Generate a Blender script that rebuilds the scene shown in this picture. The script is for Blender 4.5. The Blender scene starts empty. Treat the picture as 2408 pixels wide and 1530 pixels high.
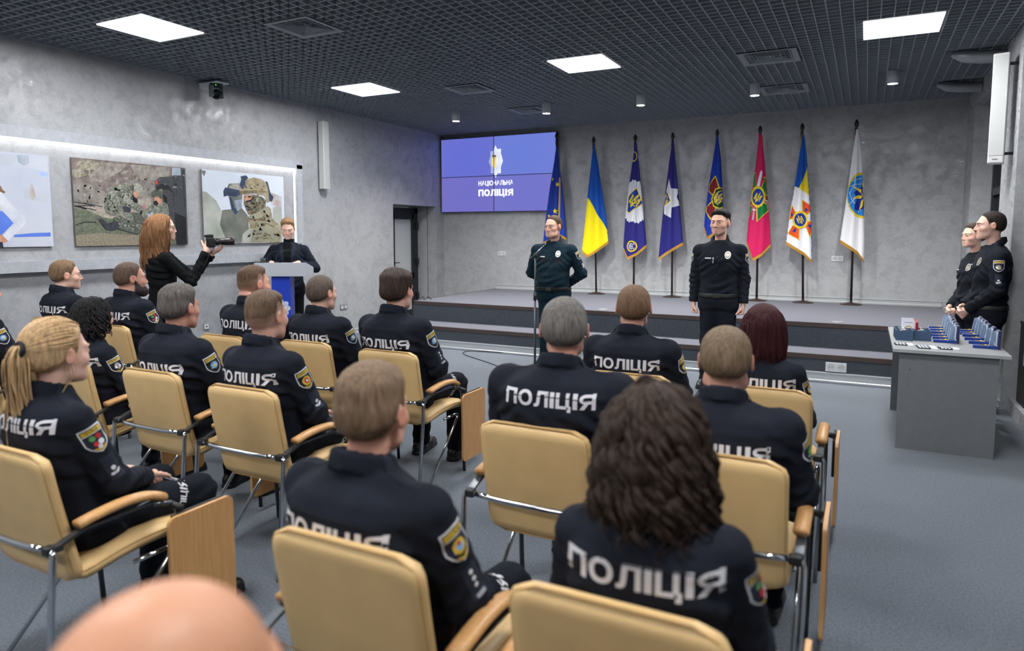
import bpy, bmesh, math, random
import numpy as np
from mathutils import Vector, Matrix, geometry
from mathutils.bvhtree import BVHTree
sc = bpy.context.scene
COL = sc.collection
R = math.radians
PI = math.pi
# ------------------------------------------------------------------ camera
FPX, PITCH, YAW, CAMZ = 1624.07, 0.0910, 0.4730, 1.6
CX, CY = 1204.0, 695.4
cam_d = bpy.data.cameras.new('camera')
cam = bpy.data.objects.new('camera', cam_d)
COL.objects.link(cam)
cam.location = (0, 0, CAMZ)
cam.rotation_euler = (PI/2 - PITCH, 0, YAW)
cam_d.sensor_fit = 'HORIZONTAL'
cam_d.sensor_width = 36.0
cam_d.lens = FPX/2408*36
cam_d.shift_y = (CY-765)/2408
cam_d.clip_start = 0.05
cam_d.dof.use_dof = True
cam_d.dof.focus_distance = 6.0
cam_d.dof.aperture_fstop = 1.9
sc.camera = cam
# ------------------------------------------------------------------ world, exposure
w = bpy.data.worlds.new('world'); sc.world = w
w.use_nodes = True
w.node_tree.nodes['Background'].inputs[0].default_value = (0.40, 0.42, 0.45, 1)
w.node_tree.nodes['Background'].inputs[1].default_value = 0.15
sc.view_settings.view_transform = 'Standard'
sc.view_settings.look = 'None'
sc.view_settings.gamma = 1
sc.view_settings.exposure = 0.0
sc.view_settings.use_curve_mapping = False
sc.cycles.use_denoising = True
sc.cycles.max_bounces = 6
sc.cycles.diffuse_bounces = 4
sc.cycles.glossy_bounces = 3
sc.cycles.sample_clamp_indirect = 8.0
sc.cycles.caustics_reflective = False
sc.cycles.caustics_refractive = False
PANEL_E, SPOT_E, LED_E, SCREEN_E = 76.0, 320.0, 9.5, .95
PANELS = [(x, y) for y in (7.17, 4.19, 1.2, -1.8) for x in (-5.76, -2.79, 0.2)]  # last row is unseen, added behind the camera to light the chair backs
DOWN = [(-5.61, 9.1), (-4.11, 9.1), (-2.74, 9.1), (-1.30, 9.1), (0.19, 9.1)]
CEIL = 3.42
# ------------------------------------------------------------------ geometry of the picture -> points of the room
_f = np.array([-math.sin(YAW)*math.cos(PITCH), math.cos(YAW)*math.cos(PITCH), -math.sin(PITCH)])
_r = np.array([math.cos(YAW), math.sin(YAW), 0.0]); _u = np.cross(_r, _f)
def ray(px):
    return _r*((px[0]-CX)/FPX) - _u*((px[1]-CY)/FPX) + _f
def at_y(px, y):
    d = ray(px); return np.array([0, 0, CAMZ]) + d*(y/d[1])
def at_x(px, x):
    d = ray(px); return np.array([0, 0, CAMZ]) + d*(x/d[0])
# ------------------------------------------------------------------ materials
def lin(c):
    return tuple(((v/255)/12.92 if v/255 <= .04045 else ((v/255+.055)/1.055)**2.4) for v in c)
_M = {}
def mat(name, col=(128, 128, 128), rough=.5, metal=0., spec=.5, noise=0., nscale=30., bump=0., bscale=60., emit=0., sheen=0., ncol=None, stretch=None):
    if name in _M: return _M[name]
    m = bpy.data.materials.new(name); m.use_nodes = True
    nt = m.node_tree; b = nt.nodes['Principled BSDF']
    c = lin(col)+(1,)
    b.inputs['Base Color'].default_value = c
    b.inputs['Roughness'].default_value = rough
    b.inputs['Metallic'].default_value = metal
    b.inputs['Specular IOR Level'].default_value = spec
    if sheen:
        b.inputs['Sheen Weight'].default_value = sheen
        b.inputs['Sheen Roughness'].default_value = .4
    if emit:
        b.inputs['Emission Color'].default_value = c
        b.inputs['Emission Strength'].default_value = emit
    if noise or bump:
        tc = nt.nodes.new('ShaderNodeTexCoord')
        mp = nt.nodes.new('ShaderNodeMapping'); nt.links.new(tc.outputs['Object'], mp.inputs[0])
        if stretch: mp.inputs['Scale'].default_value = stretch
    if noise:
        n = nt.nodes.new('ShaderNodeTexNoise'); n.inputs['Scale'].default_value = nscale; n.inputs['Detail'].default_value = 5
        nt.links.new(mp.outputs[0], n.inputs['Vector'])
        rp = nt.nodes.new('ShaderNodeValToRGB')
        rp.color_ramp.elements[0].position = .3; rp.color_ramp.elements[1].position = .7
        c1 = lin(ncol)+(1,) if ncol else tuple(v*(1-noise) for v in c[:3])+(1,)
        c2 = c if ncol else tuple(min(1, v*(1+noise)) for v in c[:3])+(1,)
        rp.color_ramp.elements[0].color = c1; rp.color_ramp.elements[1].color = c2
        nt.links.new(n.outputs['Fac'], rp.inputs[0]); nt.links.new(rp.outputs[0], b.inputs['Base Color'])
    if bump:
        n2 = nt.nodes.new('ShaderNodeTexNoise'); n2.inputs['Scale'].default_value = bscale; n2.inputs['Detail'].default_value = 4
        nt.links.new(mp.outputs[0], n2.inputs['Vector'])
        bp = nt.nodes.new('ShaderNodeBump'); bp.inputs['Strength'].default_value = bump; bp.inputs['Distance'].default_value = .01
        nt.links.new(n2.outputs['Fac'], bp.inputs['Height']); nt.links.new(bp.outputs[0], b.inputs['Normal'])
    _M[name] = m
    return m
def emission(name, col, strength):
    if name in _M: return _M[name]
    m = bpy.data.materials.new(name); m.use_nodes = True
    nt = m.node_tree; nt.nodes.clear()
    e = nt.nodes.new('ShaderNodeEmission'); o = nt.nodes.new('ShaderNodeOutputMaterial')
    e.inputs[0].default_value = lin(col)+(1,); e.inputs[1].default_value = strength
    nt.links.new(e.outputs[0], o.inputs[0]); _M[name] = m
    return m
def attr_mat(name, rough=.5, sss=0., spec=.4, bump=0., bscale=200.):
    if name in _M: return _M[name]
    m = mat(name, (200, 160, 140), rough, spec=spec, bump=bump, bscale=bscale)
    nt = m.node_tree; b = nt.nodes['Principled BSDF']
    a = nt.nodes.new('ShaderNodeAttribute'); a.attribute_name = 'tint'
    nt.links.new(a.outputs['Color'], b.inputs['Base Color'])
    if sss:
        b.inputs['Subsurface Weight'].default_value = sss
        b.inputs['Subsurface Radius'].default_value = (1, .35, .2)
        b.inputs['Subsurface Scale'].default_value = .008
    return m
# ------------------------------------------------------------------ objects
def tag(o, label=None, cat=None, group=None, kind=None):
    if label: o['label'] = label
    if cat: o['category'] = cat
    if group: o['group'] = group
    if kind: o['kind'] = kind
    return o
def empty(name, loc=(0, 0, 0), rz=0, label=None, cat=None, group=None):
    o = bpy.data.objects.new(name, None); COL.objects.link(o)
    o.location = loc; o.rotation_euler = (0, 0, rz); o.empty_display_size = .1
    return tag(o, label, cat, group)
def obj(name, me, parent=None):
    o = bpy.data.objects.new(name, me); COL.objects.link(o)
    if parent is not None: o.parent = parent
    return o
def copy_tree(o, parent=None):
    c = o.copy(); COL.objects.link(c)
    if parent is not None: c.parent = parent
    for ch in list(o.children): copy_tree(ch, c)
    return c
def np_mesh(name, V, F, mats, smooth=True, fm=None):
    me = bpy.data.meshes.new(name)
    V = np.asarray(V, dtype=np.float32)
    if isinstance(F, np.ndarray):
        n = F.shape[1]; nf = len(F)
        me.vertices.add(len(V)); me.vertices.foreach_set('co', V.ravel())
        me.loops.add(nf*n); me.loops.foreach_set('vertex_index', F.astype(np.int32).ravel())
        me.polygons.add(nf)
        me.polygons.foreach_set('loop_start', np.arange(0, nf*n, n, dtype=np.int32))
        me.update(calc_edges=True)
    else:
        me.from_pydata([tuple(map(float, v)) for v in V], [], [tuple(f) for f in F])
    for m in (mats if isinstance(mats, (list, tuple)) else [mats]): me.materials.append(m)
    if fm is not None: me.polygons.foreach_set('material_index', np.asarray(fm, dtype=np.int32))
    me.polygons.foreach_set('use_smooth', np.full(len(me.polygons), smooth))
    me.update()
    return me
class MB:
    """collects boxes, tubes, lathes and polygons into ONE mesh"""
    def __init__(s): s.v = []; s.f = []; s.m = []; s.sm = []
    def add(s, V, F, mi=0, smooth=False):
        o = len(s.v); s.v += [tuple(map(float, p)) for p in V]
        for f in F: s.f.append(tuple(i+o for i in f)); s.m.append(mi); s.sm.append(smooth)
        return s
    def box(s, a, b, mi=0, M=None, bev=0.):
        (x0, y0, z0), (x1, y1, z1) = a, b
        if bev:
            bm = bmesh.new(); bmesh.ops.create_cube(bm, size=1)
            for v in bm.verts: v.co = Vector((x0+(v.co.x+.5)*(x1-x0), y0+(v.co.y+.5)*(y1-y0), z0+(v.co.z+.5)*(z1-z0)))
            bmesh.ops.bevel(bm, geom=bm.edges[:], offset=bev, segments=2, affect='EDGES', profile=.5)
            V = [v.co.copy() for v in bm.verts]; bm.verts.index_update(); F = [[v.index for v in f.verts] for f in bm.faces]; bm.free()
            if M: V = [M@v for v in V]
            return s.add(V, F, mi, False)
        V = [(x, y, z) for x in (x0, x1) for y in (y0, y1) for z in (z0, z1)]
        if M: V = [M@Vector(v) for v in V]
        return s.add(V, [(0, 1, 3, 2), (4, 6, 7, 5), (0, 4, 5, 1), (2, 3, 7, 6), (0, 2, 6, 4), (1, 5, 7, 3)], mi)
    def tube(s, pts, r, n=8, mi=0, smooth=True, cap=True, flat=1.0):
        pts = [Vector(p) for p in pts]; k = len(pts)
        rr = r if isinstance(r, (list, tuple, np.ndarray)) else [r]*k
        up = None; V = []; F = []
        for i, p in enumerate(pts):
            t = (pts[min(i+1, k-1)]-pts[max(i-1, 0)])
            t = t.normalized() if t.length > 1e-9 else Vector((0, 0, 1))
            if up is None:
                a = Vector((0, 0, 1)) if abs(t.z) < .9 else Vector((1, 0, 0))
                up = (a-t*a.dot(t)).normalized()
            else:
                up = up-t*up.dot(t)
                up = up.normalized() if up.length > 1e-9 else t.orthogonal().normalized()
            q = t.cross(up)
            for j in range(n):
                an = 2*PI*j/n
                V.append(p+(up*math.cos(an)+q*math.sin(an)*flat)*rr[i])
        for i in range(k-1):
            for j in range(n):
                F.append((i*n+j, i*n+(j+1) % n, (i+1)*n+(j+1) % n, (i+1)*n+j))
        if cap:
            F.append(tuple(range(n-1, -1, -1))); F.append(tuple((k-1)*n+j for j in range(n)))
        return s.add(V, F, mi, smooth)
    def lathe(s, prof, c=(0, 0, 0), n=24, mi=0, smooth=True, M=None):
        V = []; F = []; k = len(prof)
        for r, z in prof:
            for j in range(n):
                V.append(Vector((r*math.cos(2*PI*j/n), r*math.sin(2*PI*j/n), z)))
        for i in range(k-1):
            for j in range(n): F.append((i*n+j, i*n+(j+1) % n, (i+1)*n+(j+1) % n, (i+1)*n+j))
        F.append(tuple(range(n-1, -1, -1))); F.append(tuple((k-1)*n+j for j in range(n)))
        c = Vector(c)
        V = [(M@v if M else v)+c for v in V]
        return s.add(V, F, mi, smooth)
    def prism(s, pts, d0, d1, axis='y', mi=0, smooth=False):
        """polygon pts in the plane across axis, from d0 to d1"""
        def P(a, b, d): return {'y': (a, d, b), 'x': (d, a, b), 'z': (a, b, d)}[axis]
        n = len(pts)
        V = [P(a, b, d0) for a, b in pts]+[P(a, b, d1) for a, b in pts]
        F = [tuple(range(n)), tuple(range(2*n-1, n-1, -1))]+[(i, i+n, (i+1) % n+n, (i+1) % n) for i in range(n)]
        return s.add(V, F, mi, smooth)
    def build(s, name, mats, parent=None, recalc=True):
        me = bpy.data.meshes.new(name); me.from_pydata(s.v, [], s.f)
        for m in (mats if isinstance(mats, (list, tuple)) else [mats]): me.materials.append(m)
        me.polygons.foreach_set('material_index', s.m); me.polygons.foreach_set('use_smooth', s.sm)
        if recalc:
            bm = bmesh.new(); bm.from_mesh(me); bmesh.ops.recalc_face_normals(bm, faces=bm.faces[:]); bm.to_mesh(me); bm.free()
        me.update()
        return obj(name, me, parent)
def bez(p0, p1, p2, p3, n=8):
    p0, p1, p2, p3 = map(Vector, (p0, p1, p2, p3))
    return [p0*(1-t)**3+p1*3*t*(1-t)**2+p2*3*t*t*(1-t)+p3*t**3 for t in [i/n for i in range(n+1)]]
def fillet(pts, r, n=5):
    """polyline with rounded corners"""
    pts = [Vector(p) for p in pts]; out = [pts[0]]
    for i in range(1, len(pts)-1):
        a = (pts[i-1]-pts[i]); b = (pts[i+1]-pts[i]); rr = min(r, a.length*.49, b.length*.49)
        pa = pts[i]+a.normalized()*rr; pb = pts[i]+b.normalized()*rr
        for k in range(n+1):
            t = k/n; out.append(pa*(1-t)**2+pts[i]*2*t*(1-t)+pb*t*t)
    return out+[pts[-1]]
# ------------------------------------------------------------------ flat artwork, cut into small triangles and laid on a surface
def circle(cx, cy, rx, ry=None, n=24, a0=0):
    ry = ry or rx
    return [(cx+rx*math.cos(a0+2*PI*i/n), cy+ry*math.sin(a0+2*PI*i/n)) for i in range(n)]
def star(cx, cy, r, k=5, q=.4, rot=PI/2, sx=1., ry=None):
    return [(cx+sx*(r if i % 2 == 0 else r*q)*math.cos(rot+PI*i/k), cy+(r if i % 2 == 0 else r*q)*math.sin(rot+PI*i/k)) for i in range(2*k)]
def stroke(pts, w, closed=False):
    """thick line as one polygon"""
    P = [Vector((p[0], p[1])) for p in pts]; n = len(P); L = []; Rr = []
    for i in range(n):
        a = P[(i-1) % n] if (closed or i) else P[i]; b = P[(i+1) % n] if (closed or i < n-1) else P[i]
        t = (b-a); t = t.normalized() if t.length > 1e-9 else Vector((1, 0))
        nn = Vector((-t.y, t.x))*w/2
        L.append(tuple(P[i]+nn)); Rr.append(tuple(P[i]-nn))
    if closed: return [L, Rr]
    return L+Rr[::-1]
_font_cache = {}
def glyph(ch, bold):
    k = (ch, bold)
    if k not in _font_cache:
        if ch == '\u0406':      # plain bar without serifs
            a, h = .065+bold, .727
            _font_cache[k] = ([(-a, -bold), (a, -bold), (a, h+bold), (-a, h+bold)], [(0, 1, 2), (0, 2, 3)])
        elif ch == '\u042f' and bold > .015:      # drawn with an open bowl so that bold strokes leave its counter free
            w = .105+1.2*bold; V = []; T = []
            bowl = [(.56, .727-w/2)]+[(.30-.215*math.sin(a), .495+(.232-w/2)*math.cos(a)) for a in np.linspace(0, PI, 13)]+[(.56, .263+w/2)]
            V += [(.24, .31), (.42, .31), (.225, -bold), (.045-bold, -bold)]; T += [(0, 1, 2), (0, 2, 3)]
            for st in (bowl, [(.60, -bold), (.60, .727+bold)]):
                q = stroke(st, w if st is not bowl else w); o = len(V); V += q
                n = len(st); T += [t for i in range(n-1) for t in ((o+i, o+i+1, o+2*n-2-i), (o+i, o+2*n-2-i, o+2*n-1-i))]
            _font_cache[k] = (V, T)
        else:
            c = bpy.data.curves.new('letters', 'FONT'); c.body = ch; c.offset = bold; c.resolution_u = 4
            o = bpy.data.objects.new('letters', c); COL.objects.link(o)
            me = bpy.data.meshes.new_from_object(o.evaluated_get(bpy.context.evaluated_depsgraph_get()))
            me.calc_loop_triangles()
            _font_cache[k] = ([(v.co.x, v.co.y) for v in me.vertices], [tuple(t.vertices) for t in me.loop_triangles])
            bpy.data.objects.remove(o); bpy.data.curves.remove(c); bpy.data.meshes.remove(me)
    return _font_cache[k]
def text_tris(body, size=1., bold=0., spacing=1.):
    """letters as triangles, centred on the origin"""
    V = []; T = []; x = 0
    for ch in body:
        if ch == ' ': x += .3; continue
        v, t = glyph(ch, bold); lo = min(p[0] for p in v); hi = max(p[0] for p in v); o = len(V)
        V += [(a-lo+x, b) for a, b in v]; T += [tuple(q+o for q in f) for f in t]; x += hi-lo+.085*spacing
    xs = [v[0] for v in V]; ys = [v[1] for v in V]
    cx = (min(xs)+max(xs))/2; cy = (min(ys)+max(ys))/2
    return [((a-cx)*size, (b-cy)*size) for a, b in V], T, (max(xs)-min(xs))*size, (max(ys)-min(ys))*size
class Art:
    """layers of coloured flat shapes in a (u,v) plane"""
    def __init__(s): s.L = []; s.mats = []; s.lev = 0
    def mi(s, m):
        if m not in s.mats: s.mats.append(m)
        return s.mats.index(m)
    def poly(s, pts, m, holes=(), lev=None):
        rings = [list(pts)]+[list(h) for h in holes]
        flat = [p for r in rings for p in r]
        T = geometry.tessellate_polygon([[Vector((p[0], p[1], 0)) for p in r] for r in rings])
        if lev is None: s.lev += 1; lev = s.lev
        s.L.append((flat, [tuple(t) for t in T], s.mi(m), lev)); return s
    def ring(s, outer_inner, m): return s.poly(outer_inner[0], m, [outer_inner[1]])
    def text(s, body, x, y, width, m, bold=.02, height=None, rot=0., spacing=1.):
        V, T, wd, ht = text_tris(body, 1., bold, spacing)
        sx = width/wd; sy = (height/ht) if height else sx
        c, q = math.cos(rot), math.sin(rot)
        s.lev += 1
        s.L.append(([(x+a*sx*c-b*sy*q, y+a*sx*q+b*sy*c) for a, b in V], T, s.mi(m), s.lev)); return s
    def xf(s, fn):
        s.L = [([fn(*p) for p in V], T, m, l) for V, T, m, l in s.L]; return s
    def build(s, name, place, parent=None, cell=.02, lift=.0006):
        """place(u,v,h) -> point; h is the small height of the layer"""
        bm = bmesh.new(); lay = bm.faces.layers.int.new('lv')
        lv = bm.verts.layers.float.new('h')
        for V, T, mi, lev in s.L:
            vs = []
            for p in V:
                v = bm.verts.new((p[0], p[1], 0)); v[lv] = lev*lift; vs.append(v)
            for t in T:
                if len(set(t)) < 3: continue
                try: f = bm.faces.new([vs[i] for i in t]); f.material_index = mi
                except ValueError: pass
        if cell:
            xs = [v.co.x for v in bm.verts]; ys = [v.co.y for v in bm.verts]
            for ax, lo, hi in ((0, min(xs), max(xs)), (1, min(ys), max(ys))):
                k = math.floor(lo/cell)+1
                while k*cell < hi:
                    no = Vector((1, 0, 0)) if ax == 0 else Vector((0, 1, 0))
                    bmesh.ops.bisect_plane(bm, geom=bm.verts[:]+bm.edges[:]+bm.faces[:], plane_co=no*(k*cell), plane_no=no, dist=1e-7)
                    k += 1
        V = []; bm.verts.index_update()
        for v in bm.verts: V.append(tuple(place(v.co.x, v.co.y, max(v[lv], lift))))
        F = [[v.index for v in f.verts] for f in bm.faces]; fm = [f.material_index for f in bm.faces]; bm.free()
        me = np_mesh(name, V, F, s.mats, smooth=False, fm=fm)
        return obj(name, me, parent)
def plane_place(O, U, Vv, N):
    O, U, Vv, N = map(Vector, (O, U, Vv, N))
    return lambda a, b, h: O+U*a+Vv*b+N*h
def bvh_of(me):
    return BVHTree.FromPolygons([v.co.copy() for v in me.vertices], [tuple(p.vertices) for p in me.polygons])
def drape_place(bvh, O, U, Vv, N, far=.5, ref=0.):
    """rays along -N onto a surface; a miss snaps to the nearest rim"""
    O, U, Vv, N = map(Vector, (O, U, Vv, N))
    def f(a, b, h):
        p = O+U*a+Vv*b
        hit = bvh.ray_cast(p+N*far, -N, far*2.5)
        if hit[0] is not None: return hit[0]+N*(h+.0012)
        hit = bvh.find_nearest(p+N*ref)
        return hit[0]+N*(h*.3+.0006)
    return f
# the trident emblem, unit box about -0.5..0.5 wide, -0.8..0.8 high
def trident(art, m, fn, wd=.10):
    S = [[(0, .78), (-.07, .45), (-.05, .1), (-.16, -.12), (-.12, -.28), (0, -.22)], [(0, .78), (.07, .45), (.05, .1), (.16, -.12), (.12, -.28), (0, -.22)],
         [(-.12, -.28), (-.3, -.12), (-.2, .05), (-.28, .3), (-.47, .55), (-.47, -.45), (-.14, -.45), (0, -.78)],
         [(.12, -.28), (.3, -.12), (.2, .05), (.28, .3), (.47, .55), (.47, -.45), (.14, -.45), (0, -.78)],
         [(-.14, -.45), (-.1, -.3), (0, -.5), (.1, -.3), (.14, -.45)], [(0, -.22), (0, -.78)]]
    art.lev += 1
    for s_ in S: art.poly([fn(*p) for p in stroke(s_, wd)], m, lev=art.lev)
def shield_pts(w, h):
    return [(-w/2, h/2), (w/2, h/2), (w/2, -h*.12), (w*.40, -h*.28), (w*.22, -h*.42), (0, -h/2), (-w*.22, -h*.42), (-w*.40, -h*.28), (-w/2, -h*.12)]
# ================================================================== the room
LW, RW, BY, FY = -7.22, 1.15, 11.24, -6.0
def plaster(name, c1, c2, r1, r2, scale=3.2, bump=.12):
    m = bpy.data.materials.new(name); m.use_nodes = True; nt = m.node_tree; b = nt.nodes['Principled BSDF']
    N = nt.nodes.new; Lk = nt.links.new
    tc = N('ShaderNodeTexCoord')
    wz = N('ShaderNodeTexNoise'); wz.inputs['Scale'].default_value = scale; wz.inputs['Detail'].default_value = 3
    Lk(tc.outputs['Object'], wz.inputs['Vector'])
    mx = N('ShaderNodeMix'); mx.data_type = 'VECTOR'; mx.inputs['Factor'].default_value = .07
    Lk(tc.outputs['Object'], mx.inputs[4]); Lk(wz.outputs['Color'], mx.inputs[5])
    n1 = N('ShaderNodeTexNoise'); n1.inputs['Scale'].default_value = scale*3.2; n1.inputs['Detail'].default_value = 9; n1.inputs['Distortion'].default_value = .25; n1.inputs['Roughness'].default_value = .7
    Lk(mx.outputs[1], n1.inputs['Vector'])
    n2 = N('ShaderNodeTexNoise'); n2.inputs['Scale'].default_value = .8; n2.inputs['Detail'].default_value = 2
    Lk(tc.outputs['Object'], n2.inputs['Vector'])
    rp = N('ShaderNodeValToRGB'); rp.color_ramp.elements[0].position = .40; rp.color_ramp.elements[1].position = .62
    rp.color_ramp.elements[0].color = lin(c1)+(1,); rp.color_ramp.elements[1].color = lin(c2)+(1,)
    Lk(n1.outputs['Fac'], rp.inputs[0]); Lk(rp.outputs[0], b.inputs['Base Color'])
    rr = N('ShaderNodeMapRange'); rr.inputs[1].default_value = .38; rr.inputs[2].default_value = .62; rr.inputs[3].default_value = r1; rr.inputs[4].default_value = r2
    Lk(n1.outputs['Fac'], rr.inputs[0]); Lk(rr.outputs[0], b.inputs['Roughness'])
    bp = N('ShaderNodeBump'); bp.inputs['Strength'].default_value = bump; bp.inputs['Distance'].default_value = .02
    Lk(n1.outputs['Fac'], bp.inputs['Height']); Lk(bp.outputs[0], b.inputs['Normal'])
    b.inputs['Specular IOR Level'].default_value = .8
    return m
PLA = plaster('silver_plaster', (155, 156, 158), (177, 178, 180), .60, .20, 2.6, .35)
PLA_B = plaster('silver_plaster_smooth', (166, 169, 174), (178, 181, 186), .6, .5, scale=5, bump=.05)
def carpet_mat(name, col, ncol):
    m = mat(name, col, .95, spec=.1, noise=.1, nscale=90, ncol=ncol, bump=.35, bscale=420, sheen=.25)
    return m
CARPET = carpet_mat('carpet', (108, 114, 122), (76, 82, 90))
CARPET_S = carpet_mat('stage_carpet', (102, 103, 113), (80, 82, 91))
CARPET_SHADE = carpet_mat('riser_carpet_shade', (78, 83, 90), (60, 65, 72))  # same carpet, shade of the upright faces put into a darker colour
DARKM = mat('dark_metal', (38, 42, 48), .45, spec=.4)
NOSE = mat('brown_edging', (66, 54, 50), .5)
ALU = mat('aluminium_trim', (196, 200, 202), .38, metal=.35)
WHITE = mat('white_paint', (226, 228, 228), .45)
def structure(name, mb, m, smooth=False):
    o = mb.build(name, m); o['kind'] = 'structure'; return o
# floor
f = MB(); f.box((LW-.6, FY-.1, -.1), (RW+.5, BY+.3, 0)); structure('floor', f, CARPET)
# left wall with a door opening beyond y=9.65
DY0, DY1, DH = 9.65, 10.97, 2.09
m_ = MB()
m_.box((LW-.2, FY-.1, 0), (LW, DY0, CEIL+.5)); m_.box((LW-.2, DY1, 0), (LW, BY+.1, CEIL+.5)); m_.box((LW-.2, DY0, DH), (LW, DY1, CEIL+.5))
m_.box((LW-.62, DY1, 0), (LW-.19, DY1+.1, DH+.1)); m_.box((LW-.62, DY0-.1, 0), (LW-.19, DY0, DH+.1)); m_.box((LW-.62, DY0-.1, DH), (LW-.19, DY1+.1, DH+.1))
structure('wall_left', m_, PLA)
m_ = MB(); m_.box((LW-.2, BY, 0), (RW+.5, BY+.2, CEIL+.5)); structure('wall_back', m_, PLA)
m_ = MB(); m_.box((LW-.2, FY-.2, 0), (RW+.5, FY, CEIL+.5)); structure('wall_front', m_, PLA)
# right wall: piers, lintel beam, window bays
WX = 1.42
bays = [(8.30, 10.55), (5.30, 7.52), (2.2, 4.5), (-.9, 1.4), (-4., -1.7)]
m_ = MB(); ys = [BY+.1]
for a, b in bays: ys += [b, a]
ys.append(FY-.1)
for i in range(0, len(ys), 2): m_.box((RW, ys[i+1], 0), (RW+.45, ys[i], CEIL+.5))
LINT = 3.2
for a, b in bays:
    m_.box((RW, a, LINT), (RW+.45, b, CEIL+.5)); m_.box((RW+.05, a, 0), (RW+.45, b, .12))
structure('wall_right', m_, PLA)
GLASS = mat('night_glass', (30, 36, 44), .06, spec=.9)
for i, (a, b) in enumerate(bays):
    o = empty('window_%d' % (i+1), (0, 0, 0)); o['kind'] = 'structure'
    fr = MB(); t = .09
    fr.box((WX-.05, a, .12), (WX+.03, a+t, LINT)); fr.box((WX-.05, b-t, .12), (WX+.03, b, LINT))
    md = (a+b)/2; fr.box((WX-.05, md-t/2, .12), (WX+.03, md+t/2, LINT))
    for z in (.12, 2.06, LINT-t): fr.box((WX-.048, a, z), (WX+.028, b, z+t))
    fr.build('frame', DARKM, o)
    g = MB(); g.box((WX-.01, a+.02, .14), (WX, b-.02, LINT-.02)); g.build('pane', GLASS, o)
# door in the recess
d = empty('door_1', (LW-.44, 10.96, 0)); d['kind'] = 'structure'
fr = MB()
fr.box((-.04, -.10, 0), (.03, .0, 2.05)); fr.box((-.04, -.95, 0), (.03, -.86, 2.05)); fr.box((-.04, -.95, 1.96), (.03, 0, 2.06))
fr.build('frame', DARKM, d)
lf = MB()
lf.box((-.02, -.20, .02), (.045, -.09, 1.97)); lf.box((-.02, -.86, .02), (.045, -.74, 1.97)); lf.box((-.02, -.80, 1.85), (.045, -.15, 1.97)); lf.box((-.02, -.80, .02), (.045, -.15, .16)); lf.box((-.02, -.80, .74), (.045, -.15, .85))
lf.build('leaf', DARKM, d)
g = MB(); g.box((.0, -.76, .10), (.012, -.18, 1.90)); g.build('pane', mat('glass_pale_reflection', (205, 208, 208), .3, spec=.6), d)  # pale pane colour stands in for the wall reflected in the glass
h = MB(); h.box((.045, -.82, .95), (.055, -.785, 1.16)); h.tube([(.05, -.80, 1.06), (.09, -.80, 1.06), (.095, -.79, 1.06), (.095, -.67, 1.06)], .009); h.build('door_handle', DARKM, d)
for z in (.35, 1.0, 1.05+.62):
    h = MB(); h.box((.03, -.11, z), (.075, -.03, z+.12), bev=.006); h.build('hinge', mat('black_plastic', (22, 23, 25), .5), d)
BLACKP = mat('black_plastic', (22, 23, 25), .5)
# ceiling: open metal grid with dark void over it
c = MB(); t = .0045; z0, z1 = CEIL, CEIL+.045
x = LW+.05
while x < RW+.4: c.box((x-t, FY, z0), (x+t, BY, z1)); x += .1
y = FY+.05
while y < BY: c.box((LW, y-t, z0), (RW, y+t, z1)); y += .1
c.box((LW, FY, z0), (LW+.02, BY, z1)); c.box((LW, BY-.02, z0), (RW, BY, z1))
c.box((LW-.2, FY-.1, CEIL+.38), (RW+.5, BY+.2, CEIL+.5), 1)
structure('ceiling', c, [mat('grid_metal', (152, 160, 168), .45, spec=.5), mat('void_paint', (38, 41, 44), .9)])
# baseboards
def skirting(name, a, b, h=.075, t=.018):
    """profiled board: a,b run points (x,y), wall on the left side of a->b"""
    d_ = Vector((b[0]-a[0], b[1]-a[1], 0)).normalized(); n = Vector((d_.y, -d_.x, 0))
    mb = MB(); prof = [(0, 0), (t, 0), (t, .014), (t*.6, .022), (t*.6, h-.022), (t*.95, h-.016), (t*.95, h-.005), (0, h)]
    A = [Vector((a[0], a[1], 0))+n*p+Vector((0, 0, q)) for p, q in prof]; B = [Vector((b[0], b[1], 0))+n*p+Vector((0, 0, q)) for p, q in prof]
    k = len(prof)
    mb.add(A+B, [tuple(range(k)), tuple(range(2*k-1, k-1, -1))]+[(i, (i+1) % k, (i+1) % k+k, i+k) for i in range(k)])
    return mb
def place_skirt(name, a, b, z=0, m=ALU, h=.075):
    o = skirting(name, a, b, h).build(name, m); o.location.z = z; o['kind'] = 'structure'; return o
GREYB = mat('grey_skirting', (168, 171, 173), .45)
place_skirt('baseboard_left', (LW, DY0), (LW, FY), m=GREYB)
for i in range(0, len(ys), 2):
    o = place_skirt('baseboard_right', (RW, ys[i+1]), (RW, ys[i]), m=GREYB) if False else place_skirt('baseboard_right', (RW, ys[i]), (RW, ys[i+1]), m=GREYB)
    o.name = 'baseboard_right' if i == 0 else 'baseboard_right.%03d' % (i//2)
# right wall boards must face -x
for o in [o for o in COL.objects if o.name.startswith('baseboard_right')]:
    for v in o.data.vertices: v.co.x = RW-abs(v.co.x-RW)
for o in [o for o in COL.objects if o.name.startswith('baseboard_left')]:
    for v in o.data.vertices: v.co.x = LW+abs(v.co.x-LW)
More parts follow.
